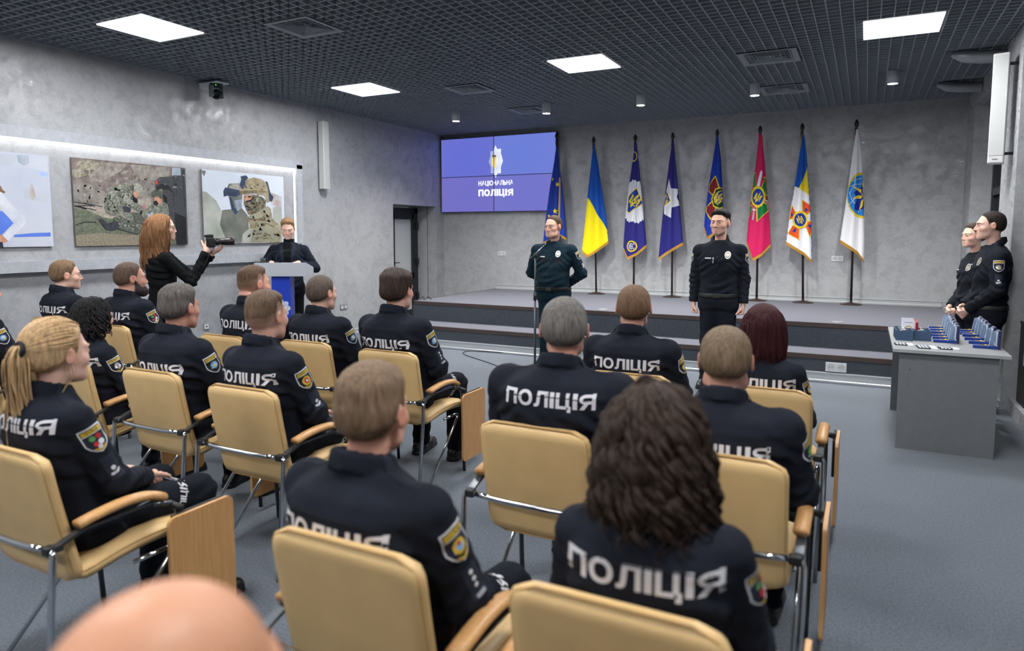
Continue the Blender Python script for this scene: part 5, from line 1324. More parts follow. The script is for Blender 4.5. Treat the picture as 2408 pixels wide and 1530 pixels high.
def hair_sdf(P, style, fem, wide, seed):
    top, side, fade, rec, nape, nzs = HS[style]
    d = head_base(P, fem, wide)
    dz = P[:, 2]-hairline(P, rec, nape)+.0032*nz(P, 250, seed)+.0025*nz(P, 110, seed+1)
    if style in ('fade', 'flat'): dz = dz-(.050-.030*(style == 'flat'))*(1-sm01((P[:, 1]-.02)/.035))
    tt = side+(top-side)*sm01((P[:, 2]-.035)/.06)
    if style in ('crew', 'flat', 'fade'): tt = tt+.006*sm01((P[:, 1]-.01)/.06)*sm01((P[:, 2]-.06)/.04)
    if style == 'full': tt = tt+.006*nz(P, 46, seed)
    t = tt*sm01(dz/fade)-.010*sm01(-dz/.008+.35)
    Q = P*np.array([1, 1, .35]); t = t+nzs*(.6*nz(Q, 330, seed)+.7*nz(Q, 150, seed+3))*sm01(dz/.02)
    return d-t
# ---------------- hands: wrist at origin, F fingers, N palm normal (the side they curl to), T towards the thumb
def hand_prims(o, F, N, T, curl=.3, spread=.0, thumb=.35, s=1.):
    o, F, N, T = [np.asarray(v, float) for v in (o, F, N, T)]
    F /= np.linalg.norm(F); T = T-F*(T@F); T /= np.linalg.norm(T); N = N-F*(N@F)-T*(N@T); N /= np.linalg.norm(N)
    L = lambda f, t, n: o+(F*f+T*t+N*n)*s
    pr = []
    for t in (.026, .009, -.009, -.026): pr.append((L(.012, t*.75, 0), L(.082, t*1.12, 0), .0165*s, .0125*s))
    lens = [(.040, .025, .020), (.044, .028, .021), (.040, .026, .021), (.032, .021, .018)]
    fing = []
    for k, t in enumerate((.030, .0105, -.010, -.0285)):
        p = L(.086, t*1.08, 0); a = 0
        for j, ln in enumerate(lens[k]):
            a += (curl if not hasattr(curl, '__len__') else curl[k])*([1.15, 1.5, 1.0][j])
            dv = F*math.cos(a)+N*math.sin(a)+T*(t*4*spread if j == 0 else t*2*spread)
            q = p+dv/np.linalg.norm(dv)*ln*s; fing.append((p, q, (.0092-.0009*j)*s, (.0086-.0011*j)*s)); p = q
    p = L(.022, .026, .006); th = []
    for j, (ln, a, r) in enumerate(((.040, 0, .0135), (.033, .25, .0108), (.027, .45, .0092))):
        dv = F*.62+T*(.75*(1-thumb)-.5*a*thumb)+N*(.75*thumb+a*thumb)
        q = p+dv/np.linalg.norm(dv)*ln*s; th.append((p, q, r*s, r*.86*s)); p = q
    return pr, fing, th
def hand_sdf(P, hp):
    pr, fing, th = hp; d = None
    for c in pr: e = rcone(P, *c); d = e if d is None else smin(d, e, .012)
    for c in th: d = smin(d, rcone(P, *c), .008)
    for c in fing: d = np.minimum(d, rcone(P, *c)) if False else smin(d, rcone(P, *c), .0035)
    return d
# ---------------- bodies
SIT_Z = [.43, .46, .52, .60, .70, .80, .90, .97, 1.015, 1.05, 1.09]
SIT_A = [.168, .176, .182, .172, .166, .176, .192, .186, .150, .092, .070]
SIT_B = [.120, .130, .138, .134, .128, .130, .130, .116, .098, .078, .066]
SIT_Y = [.0, .0, .0, -.012, -.035, -.062, -.088, -.098, -.098, -.092, -.086]
STD_Z = [.84, .90, .96, 1.03, 1.12, 1.22, 1.32, 1.40, 1.455, 1.495, 1.54]
STD_A = [.170, .174, .168, .160, .160, .174, .190, .186, .150, .090, .066]
STD_B = [.118, .124, .120, .116, .114, .124, .128, .112, .094, .076, .064]
STD_Y = [.0, .0, .0, .0, .0, -.004, -.008, -.016, -.022, -.02, -.014]
class Pose: pass
def pose(kind, wide=1., belly=0., fem=0., arms='lap', yaw=0., pitch=0., roll=0., lean=0., slim=1.):
    p = Pose(); p.kind = kind; p.wide = wide; p.fem = fem; p.belly = belly
    sit = kind == 'sit'
    p.z, p.a, p.b, p.y = [np.array(v, float) for v in ((SIT_Z, SIT_A, SIT_B, SIT_Y) if sit else (STD_Z, STD_A, STD_B, STD_Y))]
    wz = np.array([1, 1, 1, 1, 1, 1, 1, 1, .9, .3, 0])
    p.a = p.a*(1+(wide-1)*wz); p.b = p.b*(1+(wide-1)*.8*wz)
    if belly: p.b[2:6] += np.array([.5, 1, 1, .6])*belly; p.y[2:6] += np.array([.5, 1, 1, .6])*belly*.8
    if fem: p.a *= np.array([1.02, 1.03, 1.02, .93, .88, .9, .9, .88, .88, .9, .85]); p.b *= .93
    sz = p.z[7]; sy = p.y[7]
    sx = p.a[7]+.004
    p.sh = {s: np.array([s*sx, sy+.012, sz+.008]) for s in (1, -1)}
    p.neck0 = np.array([0, p.y[10]-.004, p.z[10]-.03]); p.head = p.neck0+np.array([0, .045, .143 if kind == 'sit' else .180])
    p.head = p.head+np.array([0, lean, 0])
    p.HR = rotm(yaw, pitch, roll)
    p.el = {}; p.wr = {}; p.hf = {}; p.hn = {}; p.ht = {}; p.curl = {1: .35, -1: .35}; p.th = {1: .4, -1: .4}
    for s in (1, -1):
        S = p.sh[s]
        if arms == 'lap':
            p.el[s] = S+np.array([s*.055, .10, -.255]); p.wr[s] = np.array([s*.075, .235, .645]); p.hf[s] = (-s*.75, .6, -.22); p.hn[s] = (0, -.25, -1); p.ht[s] = (0, 1, .2)
        elif arms == 'fold':
            p.el[s] = S+np.array([s*.06, .13, -.24]); p.wr[s] = np.array([s*.09, .28, .70 if s > 0 else .66]); p.hf[s] = (-s*.95, .25, 0); p.hn[s] = (0, -.3, -1); p.ht[s] = (0, .9, .4)
        elif arms == 'knees':
            p.el[s] = S+np.array([s*.06, .09, -.255]); p.wr[s] = np.array([s*.15, .255, .63]); p.hf[s] = (-s*.25, 1, -.1); p.hn[s] = (0, 0, -1); p.ht[s] = (-s, .2, 0)
        elif arms == 'sides':
            p.el[s] = S+np.array([s*.040, -.035, -.285]); p.wr[s] = S+np.array([s*.045, .02, -.545]); p.hf[s] = (0, .12, -1); p.hn[s] = (-s, .1, 0); p.ht[s] = (0, 1, .1); p.curl[s] = 1.2; p.th[s] = .45
        elif arms == 'behind':
            p.el[s] = S+np.array([s*.105, -.085, -.275]); p.wr[s] = np.array([s*.07, -.165, S[2]-.44]); p.hf[s] = (-s*.9, 0, -.3); p.hn[s] = (0, -1, 0); p.ht[s] = (0, 0, 1)
        elif arms == 'clasp':
            p.el[s] = S+np.array([s*.055, .005, -.29]); p.wr[s] = np.array([s*.065, .185, S[2]-.475+.012*s]); p.hf[s] = (-s*.65, .35, -.55); p.hn[s] = (-s*.1, -1, -.1); p.ht[s] = (0, .4, .9); p.curl[s] = .6
        elif arms == 'desk':
            p.el[s] = S+np.array([s*.15, .03, -.245]); p.wr[s] = np.array([s*.17, .30, S[2]-.155]); p.hf[s] = (-s*.3, 1, -.1); p.hn[s] = (0, 0, -1); p.ht[s] = (-s, .2, 0)
        elif arms == 'photo':
            S[1] += .05
            if s > 0: p.el[s] = np.array([.165, .26, 1.175]); p.wr[s] = np.array([.095, .40, 1.475]); p.hf[s] = (-.30, .35, .88); p.hn[s] = (-.95, .1, -.3); p.ht[s] = (0, -.8, .5); p.curl[s] = .5; p.th[s] = .4
            else: p.el[s] = np.array([-.13, .27, 1.20]); p.wr[s] = np.array([-.0, .45, 1.445]); p.hf[s] = (.25, .80, .45); p.hn[s] = (.1, -.5, 1); p.ht[s] = (.9, .2, .4); p.curl[s] = .45; p.th[s] = .5
    if sit:
        p.hip = {s: np.array([s*.085, .02, .545]) for s in (1, -1)}; p.kn = {s: np.array([s*.135, .43, .525]) for s in (1, -1)}; p.an = {s: np.array([s*.145, .40, .10]) for s in (1, -1)}
    else:
        p.hip = {s: np.array([s*.085, .0, .90]) for s in (1, -1)}; p.kn = {s: np.array([s*.10, .01, .50]) for s in (1, -1)}; p.an = {s: np.array([s*.115, -.01, .09]) for s in (1, -1)}
    return p
def torso_sdf(P, p, grow=0., zlo=None, zhi=None, ex=2.5):
    z = P[:, 2]; zz = np.clip(z, p.z[0], p.z[-1])
    a = np.interp(zz, p.z, p.a)+grow; b = np.interp(zz, p.z, p.b)+grow; yc = np.interp(zz, p.z, p.y)
    k = (np.abs(P[:, 0]/a)**ex+np.abs((P[:, 1]-yc)/b)**ex)**(1/ex)
    d = (k-1)*np.minimum(a, b)*.82
    d = smax(d, z-(zhi if zhi is not None else p.z[-1]), .02)
    return smax(d, (zlo if zlo is not None else p.z[0])-z, .02)
def body_mesh(p, spec):
    fem, hw = p.fem, spec.get('headw', 1.)
    hs = spec.get('heads', 1.08)
    hands = {s: hand_prims(p.wr[s], p.hf[s], p.hn[s], p.ht[s], p.curl[s], .1, p.th[s], .93 if fem else 1.03) for s in (1, -1)}
    nk = p.head+p.HR@np.array([0, -.028, -.075])*hs
    hd = hs
    def f(P):
        Q = (P-p.head)@p.HR/hd
        near = np.linalg.norm(Q, axis=1)-.20
        d = np.where(near > .1, near+.03, 0.); m = near <= .1
        if m.any(): d[m] = head_sdf(Q[m], fem, hw, .45 if fem else 1., spec.get('chub', 0))*hd
        nr = .047 if fem else .055+.004*spec.get('chub', 0)
        d = smin(d, rcone(P, nk, p.neck0+np.array([0, .0, -.03]), nr, nr), .02)
        if spec.get('neckroll'): d = smin(d, ell(P, p.neck0+np.array([0, -.045, .075]), (.055, .03, .022)), .02)
        # slender core under the clothes
        zc = p.z; c0 = np.array([0, p.y[2], zc[2]]); c1 = np.array([0, p.y[7], zc[7]-.03])
        d = smin(d, rcone(P, c0, c1, .06, .055), .01); d = smin(d, rcone(P, c1, p.neck0, .05, .045), .01)
        for s in (1, -1):
            sh = p.sh[s]*np.array([.86, 1, 1])-np.array([0, 0, .012])
            d = smin(d, rcone(P, c1, sh, .045, .026), .01); d = smin(d, rcone(P, sh, p.el[s], .026, .026), .01); d = smin(d, rcone(P, p.el[s], p.wr[s], .026, .0245), .01)
            d = smin(d, rcone(P, c0, p.hip[s], .06, .05), .02); d = smin(d, rcone(P, p.hip[s], p.kn[s], .05, .04), .02); d = smin(d, rcone(P, p.kn[s], p.an[s], .038, .03), .02)
            w_ = P-p.wr[s]; mm = np.linalg.norm(w_, axis=1) < .26
            if mm.any(): d[mm] = smin(d[mm], hand_sdf(P[mm], hands[s]), .010)
        return d
    pts = np.array([p.head]+[q for s in (1, -1) for q in (p.wr[s], p.el[s], p.kn[s], p.an[s], p.hip[s])])
    lo = np.minimum(pts.min(0)-.22, -.2*np.ones(3)*0+pts.min(0)-.22); hi = pts.max(0)+.22
    V, F = net(f, lo, hi, .0055)
    # natural colouring of the skin
    base = np.array(lin(spec.get('skin', (214, 168, 146)))); C = np.tile(base, (len(V), 1))
    Q = (V-p.head)@p.HR/hd; ax = np.abs(Q[:, 0])
    inh = np.linalg.norm(Q, axis=1) < .19
    red = np.array([1.0, .72, .68])
    def mixc(m, col, k): 
        k = np.clip(k*m, 0, 1)[:, None]; C[:] = C*(1-k)+col*k
    ears = sm01((ax-.079*hw)/.008)*(np.abs(Q[:, 2]) < .05)*inh
    mixc(ears, base*red, .7)
    mixc(np.exp(-((ax-.045)**2+(Q[:, 2]+.03)**2)/.0006)*(Q[:, 1] > .03)*inh, base*np.array([1., .78, .74]), .5)
    mixc(np.exp(-(Q[:, 0]**2+(Q[:, 2]+.033)**2)/.0002)*(Q[:, 1] > .09)*inh, base*np.array([1., .8, .76]), .5)
    lips = np.exp(-((Q[:, 0]/.023)**4+((Q[:, 2]+.0665)/.0085)**4))*(Q[:, 1] > .065)*inh
    mixc(lips, base*np.array([.82, .48, .47]) if fem else base*np.array([.82, .60, .57]), .7)
    hcol = np.array(lin(spec.get('haircol', (80, 62, 50))))
    if spec.get('style') in HS:
        top, side, fade, rec, nape, _ = HS[spec['style']]
        dz = Q[:, 2]-hairline(Q, rec, nape)
        gr = .065 if spec['style'] in ('fade', 'flat') else .03
        mixc(sm01((dz+.012)/gr)*inh*(1-ears), hcol*.9+base*.1, spec.get('scalp', .72))
    if spec.get('stubble'):
        st = sm01((-.028-Q[:, 2]+.25*np.clip(.03-Q[:, 1], 0, 1))/.02)*(Q[:, 1] > -.0)*inh*(1-lips)*sm01((Q[:, 2]+.14)/.02)
        mixc(st, hcol*.6+base*.25, spec['stubble'])
    mixc((np.linalg.norm(Q*np.array([1, 1, 1.]), axis=1) > .0)*(Q[:, 2] < -.11), base*np.array([.97, .9, .88]), .35)
    me = np_mesh('body', V, F, SKINM); tint(me, C)
    return me
def arm_sdf(P, p, s, r, cuff=.0, end=.02, fold=.0068):
    sh, el, wr = p.sh[s], p.el[s], p.wr[s]
    ax = (wr-el)/np.linalg.norm(wr-el); ce = wr-ax*end
    up = rcone(P, sh, el, r[0], r[1]); lo_ = rcone(P, el, ce+ax*.03, r[1], r[2])
    d = smin(up, lo_, .03)
    t1 = ((P-sh)@(el-sh))/np.dot(el-sh, el-sh); t2 = ((P-el)@(wr-el))/np.dot(wr-el, wr-el)
    ang = P[:, 0]*26+P[:, 1]*31
    k = np.exp(-((t1-1.0)/.35)**2)+.55*np.exp(-((t1-.25)/.25)**2)+.6*np.exp(-((t2-.75)/.3)**2)
    wr_ = np.sin(((P-sh)@(el-sh)/np.linalg.norm(el-sh))*105+2.2*np.sin(ang)+s)*.6+np.sin(((P-el)@ax)*120+1.8*np.sin(ang*1.3))*.5
    d = d+fold*k*wr_
    cf = (P-ce)@ax
    if cuff:
        cu = rcone(P, ce-ax*.05, ce+ax*.03, r[2]+.005, r[2]+.004); cu = smax(cu, -((P-(ce-ax*.055))@ax), .004); d = smin(d, cu, .004)
    return smax(d, np.where(np.linalg.norm(P-wr, axis=1) < .15, cf, -1.), .004)
def jacket_mesh(p, kind='police', h=.009, m=None, name='jacket'):
    sit = p.kind == 'sit'; w_ = p.wide; fem = p.fem
    zlo = p.z[1]-.005 if sit else (p.z[2]-.0 if kind in ('police', 'shirt') else p.z[0]-.02)
    r = [.066*w_, .056*w_, .043*w_] if not fem else [.056, .048, .038]
    if kind == 'sweater': r = [.052, .044, .036]
    nb = p.neck0+np.array([0, .006, .0])
    yoke = p.z[7]-.005
    def f(P):
        d = torso_sdf(P, p, .012, zlo, p.z[9]+.015)
        for s in (1, -1):
            d = smin(d, rcone(P, np.array([s*.045, p.y[9]-.002, p.z[9]-.030]), p.sh[s]+np.array([-s*.02, -.004, .003]), .044, .053*w_), .03)
        z = P[:, 2]
        # cloth folds: bunching over the waist, pulls towards the arms
        lowm = sm01((p.z[4]-z+.06)/.16)
        d = d+.0085*lowm*np.sin(z*78+3.4*np.sin(P[:, 0]*11+1)+2*np.sin(P[:, 1]*9))*(.55+.45*np.sin(P[:, 0]*19+2))
        mid = np.exp(-((z-p.z[5])/.10)**2); d = d+.0055*mid*np.sin((z*.8+P[:, 0]*.45)*70+2.2*np.sin(P[:, 0]*9+z*14))*np.sign(P[:, 0]+1e-9)
        side = sm01((np.abs(P[:, 0])-.08)/.08)*np.exp(-((z-p.z[6]+.02)/.09)**2)
        d = d+.0045*side*np.sin((z*.75+np.abs(P[:, 0])*.7)*120+1.5*np.sin(P[:, 1]*20))
        d = d+.0025*nz(P, 24, 1.)
        if kind == 'police': d = d-.0022*(sm01((z-yoke)/.004))*(P[:, 1] < p.y[7])
        for s in (1, -1): d = smin(d, arm_sdf(P, p, s, r, 1., .018), .022)
        # collar: a standing ring opening at the throat, falling lower in front
        q = P-nb; lift = q[:, 2]+np.clip(q[:, 1], -.1, .1)*(.30 if sit else .52)+(0 if sit else .004)
        rad = np.sqrt((q[:, 0]/1.0)**2+((q[:, 1]+.004)/1.06)**2)
        if kind in ('police', 'shirt'):
            rr = (.066 if not fem else .058)+np.clip(.03-lift, -.05, .05)*.22
            col = np.abs(rad-rr-.004)-.0055
            col = smax(col, np.abs(lift-.014)-.036, .004)
            op = (.012+np.clip(lift+.01, 0, .1)*.45) if sit else (.014+np.clip(lift+.016, 0, .1)*1.0)
            col = np.where((q[:, 1] > .0), np.maximum(col, (op-np.abs(q[:, 0]))), col)
            fall = np.abs(rad-rr-.0145)-.005; fall = smax(fall, np.abs(lift-.017)-.028, .004)
            fall = np.where(q[:, 1] > .0, np.maximum(fall, (op+.004-np.abs(q[:, 0]))), fall)
            d = smin(d, rcone(P, nb+np.array([0, -.004, -.06]), nb+np.array([0, -.004, -.012]), .088, .066), .03)
            d = smin(d, np.minimum(col, fall), .006)
            th = smax(rcone(P, nb+np.array([0, .0, .10]), nb+np.array([0, .04, -.06]), .058, .046), -10+0*z, .01)
            d = smax(d, -np.where(q[:, 2] > .004, rad-.061, np.maximum(rad-.061, .004-q[:, 2])), .003)
        elif kind == 'sweater':
            col = smax(np.abs(rad-.062)-.006, np.abs(lift-.0)-.02, .004); d = smin(d, col, .012)
        return d
    pts = np.array([q for s in (1, -1) for q in (p.wr[s], p.el[s], p.sh[s])]+[(0, 0, zlo), (0, 0, p.z[10])]); lo = pts.min(0)-.19; hi = pts.max(0)+.19
    lo[0] = min(lo[0], -.3); hi[0] = max(hi[0], .3); lo[1] = min(lo[1], -.32); hi[1] = max(hi[1], .26)
    V, F = net(f, lo, hi, h)
    return np_mesh(name, V, F, m or UNI)
def trousers_mesh(p, m=None, h=.011):
    sit = p.kind == 'sit'
    def f(P):
        w_ = p.wide
        d = torso_sdf(P, p, .002 if not sit else .0, p.z[0]-(.02 if sit else .01), p.z[2]+(.03 if sit else .012))
        for s in (1, -1):
            th = rcone(P, p.hip[s], p.kn[s], .098*w_ if not p.fem else .09, .074)
            sh = rcone(P, p.kn[s], p.an[s]+np.array([0, 0, -.02]), .073, .060)
            leg = smin(th, sh, .03)
            leg = leg+.004*np.sin(P[:, 2]*80+2*np.sin(P[:, 0]*30+P[:, 1]*22))*np.exp(-((P[:, 2]-p.kn[s][2])/.10)**2)+.004*np.sin(P[:, 2]*75+P[:, 0]*30)*sm01((p.an[s][2]+.14-P[:, 2])/.1)
            leg = smax(leg, (p.an[s][2]-.035)-P[:, 2], .008)
            if sit: d = smin(d, leg, .02)
            else: d = smin(d, leg, .06)
        return d
    pts = np.array([q for s in (1, -1) for q in (p.hip[s], p.kn[s], p.an[s])]); lo = pts.min(0)-.18; hi = pts.max(0)+.18; lo[1] = min(lo[1], -.2); hi[1] = max(hi[1], .2); hi[2] += .0
    V, F = net(f, lo, hi, h); return np_mesh('trousers', V, F, m or TRO)
def shoe_mesh(p, s):
    a = p.an[s]; tx = s*.03
    def f(P):
        d = rcone(P, (a[0], a[1]-.035, .045), (a[0]+tx*.6, a[1]+.12, .04), .043, .042); d = smin(d, rcone(P, (a[0]+tx*.6, a[1]+.10, .042), (a[0]+tx, a[1]+.185, .034), .044, .034), .02)
        d = smin(d, rcone(P, (a[0], a[1]-.005, .06), (a[0], a[1]-.005, .13), .048, .046), .02)
        d = smax(d, P[:, 2]-.135, .006)
        sole = rcone(P*np.array([1, 1, 0])+np.array([0, 0, 0]), (a[0], a[1]-.035, 0), (a[0]+tx, a[1]+.185, 0), .047, .038); sole = np.maximum(sole, np.abs(P[:, 2]-.013)-.0125)
        return smax(np.minimum(d, sole), .0005-P[:, 2], .002)
    V, F = net(f, (a[0]-.14, a[1]-.12, -.02), (a[0]+.14, a[1]+.27, .17), .008, 3); return np_mesh('shoe', V, F, SHOE)
def scalp_hair(p, spec, style):
    hs = spec.get('heads', 1.08); hw = spec.get('headw', 1.); seed = spec.get('seed', 1)
    V, F = net(lambda Q: hair_sdf(Q, style, p.fem, hw, seed), (-.13, -.16, -.13), (.13, .14, .17), .0042)
    # keep what stands outside the skin
    dz = V[:, 2]-hairline(V, HS[style][3], HS[style][4]); keep = dz > -.012
    fk = keep[F].all(1); F = F[fk]; used = np.unique(F); rm = np.full(len(V), -1); rm[used] = np.arange(len(used)); V = V[used]; F = rm[F]
    return (V*hs)@p.HR.T+p.head, F
def tube_locks(locks, n=5):
    Vs = []; Fs = []; o = 0
    for pts, rad in locks:
        pts = np.asarray(pts, float); k = len(pts)
        T = np.gradient(pts, axis=0); T /= np.linalg.norm(T, axis=1)[:, None]+1e-9
        A = np.where(np.abs(T[:, 2:3]) < .9, np.array([[0, 0, 1.]]), np.array([[1., 0, 0]])); U = np.cross(T, A); U /= np.linalg.norm(U, axis=1)[:, None]+1e-9; W = np.cross(T, U)
        an = np.arange(n)*2*PI/n
        V = pts[:, None, :]+(U[:, None, :]*np.cos(an)[None, :, None]+W[:, None, :]*np.sin(an)[None, :, None])*np.asarray(rad)[:, None, None]
        Vs.append(V.reshape(-1, 3)); I = np.arange(k-1)[:, None]*n; J = np.arange(n)[None]
        Fs.append((np.stack([I+J, I+(J+1) % n, I+n+(J+1) % n, I+n+J], -1).reshape(-1, 4))+o); o += k*n
    return np.concatenate(Vs), np.concatenate(Fs)
def push_out(pts, c, r):
    q = (pts-c)/r; k = np.linalg.norm(q, axis=1); m = k < 1
    pts[m] = c+(q[m]/np.maximum(k[m], 1e-6)[:, None])*r
    return pts
def long_hair(p, spec, kind):
    """locks that leave the scalp, follow the skull and fall; in head axes, then placed"""
    rnd = np.random.default_rng(spec.get('seed', 1)); L = []
    hc = np.array([0, -.016, .032]); hr = np.array([.080, .100, .090])
    if kind in ('curly', 'bob', 'curlybob', 'wavy'):
        par = dict(curly=(560, .185, .002, .0115, 40, .0058), curlybob=(560, .145, .003, .0085, 58, .0048), bob=(1300, .165, .003, .004, 16, .0027), wavy=(1500, .36, .004, .011, 15, .0027))[kind]
        N, ln, puff, amp, frq, rad = par
        for i in range(N):
            # roots over the scalp, face left open
            while True:
                v = rnd.normal(size=3); v /= np.linalg.norm(v)
                if v[2] < -.35: continue
                if v[1] > .55 and v[2] < .62: continue
                if v[1] > .2 and v[2] < .15: continue
                break
            puffk = puff*(.4+.9*rnd.random()); root = hc+v*hr
            out = v*np.array([1, 1, .5]); n = 30; t = np.linspace(0, 1, n)
            length = ln*(.75+.5*rnd.random())*(1.0+.25*max(v[2], 0))
            side = v*np.array([1, 1, 0]); side /= np.linalg.norm(side)+1e-6
            if v[1] > .0: side = side*np.array([1.0, .15, 0])+np.array([0, -.35, 0])
            pts = np.zeros((n, 3)); pos = root.copy(); dirv = out*(.12+.5*rnd.random()*(kind in ('curly', 'curlybob')))*.5+side+rnd.normal(size=3)*(.15 if 'curly' in kind else .04); dirv /= np.linalg.norm(dirv)
            st = length/n
            for k in range(n):
                pts[k] = pos; g = np.array([0, 0, -1.])
                dirv = dirv*.80+(g*(.25+.1*k/n)+side*.03*(kind in ('curly', 'curlybob'))); dirv /= np.linalg.norm(dirv); pos = pos+dirv*st
                q = (pos-hc)/(hr+puffk); kk = np.linalg.norm(q)
                if kk < 1: pos = hc+q/max(kk, 1e-6)*(hr+puffk)
            ph = 3*math.atan2(v[0], -v[1])+rnd.random()*(2.6 if 'curly' in kind else .9); fr = frq*(.9+.2*rnd.random())
            aa = amp*(.4+.8*t)*(.85+.3*rnd.random())
            a1 = np.array([side[1], -side[0], 0]); 
            pts = pts+(np.cos(t*length*fr*2+ph)*aa)[:, None]*a1+(np.sin(t*length*fr*2+ph)*aa)[:, None]*(side*.8+np.array([0, 0, .4]))
            rr = rad*(.7+.6*rnd.random())*np.minimum(1, (1-t)*3.5+.08)
            L.append((pts, rr))
    if kind == 'pony':
        kn = np.array([0, -.118, .030]); 
        for i in range(620):
            while True:
                v = rnd.normal(size=3); v /= np.linalg.norm(v)
                if v[2] > -.35 and not (v[1] > .35 and v[2] < .60) and not (v[1] > .1 and v[2] < .0): break
            root = hc+v*(hr+.002); n = 16; t = np.linspace(0, 1, n)[:, None]
            pts = root*(1-t)+kn*t; q = (pts-hc)/(hr+.007); k = np.linalg.norm(q, axis=1); pts = np.where((k < 1)[:, None] | (t < .8), hc+(q/k[:, None])*(hr+.004+.006*rnd.random()), pts)
            pts[-3:] = pts[-3:]*.5+kn*.5
            L.append((pts, .0028*np.ones(n)))
        for i in range(330):
            n = 30; t = np.linspace(0, 1, n); d = rnd.normal(size=2)*.016; w2 = rnd.normal(size=2)*.018; ln = .37*(.8+.35*rnd.random())
            pts = np.stack([kn[0]+d[0]*np.minimum(1, t*4)+w2[0]*t**2-.012*t, kn[1]-.030*np.sin(np.minimum(t*3.2, 1.57))+.045*t+d[1]*np.minimum(1, t*4)+w2[1]*t**2, kn[2]+.018*np.sin(t*9)*(t < .34)-ln*np.maximum(0, t-.10)], 1)
            pts += (.004*np.sin(t*9+rnd.random()*6))[:, None]*np.array([1, .5, 0])
            L.append((pts, .0030*np.minimum(1, (1-t)*4+.1)))
        for i in range(4):
            n = 24; t = np.linspace(0, 1, n); s0 = 1
            a = np.array([.070, .0-.008*i, -.02-.004*i]); 
            pts = a+np.stack([.004*np.sin(t*5+i)+.004*i*t, -.075*t*(.5+.1*i)+.03*np.sin(t*3), -.16*t*(.6+.06*i)], 1); L.append((pts, .0010*np.ones(n)))
    if kind == 'pony': spec['tie'] = kn
    if kind == 'bun':
        for i in range(150):
            n = 22; t = np.linspace(0, 1, n)*2*PI; a, b = rnd.random()*6.28, rnd.random()*2-1
            ax = rnd.normal(size=3); ax /= np.linalg.norm(ax); u = np.cross(ax, [0, 0, 1.]); u /= np.linalg.norm(u)+1e-6; w3 = np.cross(ax, u)
            r = .030+.004*rnd.random(); pts = np.array([0, -.128, .025])+r*(np.cos(t)[:, None]*u+np.sin(t)[:, None]*w3)
            L.append((pts, .0042*np.ones(n)))
    V, F = tube_locks(L)
    return (V*spec.get('heads', 1.08))@p.HR.T+p.head, F
def face_parts(root, p, spec):
    hs = spec.get('heads', 1.08); T = lambda v: Vector(p.head+p.HR@(np.array(v)*hs))
    M3 = Matrix(p.HR.tolist())
    for s in (1, -1):
        e = MB(); Mx = M3.to_4x4()
        def blob(c, r, mi, k=10):
            prof = [(math.sin(PI*i/k)*1., -math.cos(PI*i/k)) for i in range(k+1)]
            V = []; F = []; n = 14
            for a, b in prof:
                for j in range(n):
                    V.append(T((c[0]+r[0]*a*math.cos(2*PI*j/n), c[1]+r[1]*b, c[2]+r[2]*a*math.sin(2*PI*j/n))))
            for i in range(k):
                for j in range(n): F.append((i*n+j, i*n+(j+1) % n, (i+1)*n+(j+1) % n, (i+1)*n+j))
            e.add(V, F, mi, True)
        op = spec.get('eyeopen', 1.)
        blob((s*.031, .0795, .0015), (.0122, .0108, .0043*op), 0)
        blob((s*.031+spec.get('gaze', 0)*.004, .0872, .0015), (.0056, .0045, .0043*op), 1)
        e.build('eye', [EYEW, IRIS], root)
        b = MB(); bc = spec.get('browcol', spec.get('haircol', (80, 62, 50)))
        pts = [T((s*(.012+.040*t), .0955-.0095*t*t*2.2, .0185+.006*math.sin(PI*t*.8)-.003*t)) for t in np.linspace(0, 1, 8)]
        b.tube(pts, [(.0042 if not p.fem else .0026)*(1-.6*t) for t in np.linspace(0, 1, 8)], 6); b.build('eyebrow', mat('brow_%d_%d_%d' % tuple(bc), bc, .8), root)
        lash = MB(); pts = [T((s*(.019+.025*t), .0890-.004*abs(t-.4)*2, .0045*op+.0022*math.sin(PI*t))) for t in np.linspace(0, 1, 6)]
        lash.tube(pts, .0015, 5); lash.build('eyelash', mat('lash', (50, 38, 34), .8), root)
def surf_art(me, art, O, U, V, N, name, parent, cell=.015, far=.25):
    return art.build(name, drape_place(bvh_of(me), O, U, V, N, far=far), parent, cell=cell, lift=.00045)
def back_letters(root_j, me, p, spec):
    tz = spec.get('tz', p.z[6]); w_ = spec.get('tw', .355)
    a = Art(); a.text('ПОЛІЦІЯ', 0, 0, w_, LETT, .035, w_*.195)
    surf_art(me, a, (0, -.1, tz), (1, 0, 0), (0, 0, 1), (0, -1, 0), 'back_lettering', root_j, .018)
    a = Art()
    zt = p.z[7]+.005
    a.poly(stroke([(-.15, zt-.008), (-.08, zt), (.08, zt), (.15, zt-.008)], .0035), SEAMC)
    for x in (-.085, 0, .085): a.poly(stroke([(x, zt), (x*1.04, tz+.055)], .0028), SEAMC, lev=1); a.poly(stroke([(x*1.06, tz-.055), (x*1.1, p.z[3])], .0028), SEAMC, lev=1)
    surf_art(me, a, (0, -.1, 0), (1, 0, 0), (0, 0, 1), (0, -1, 0), 'back_seams', root_j, .02)
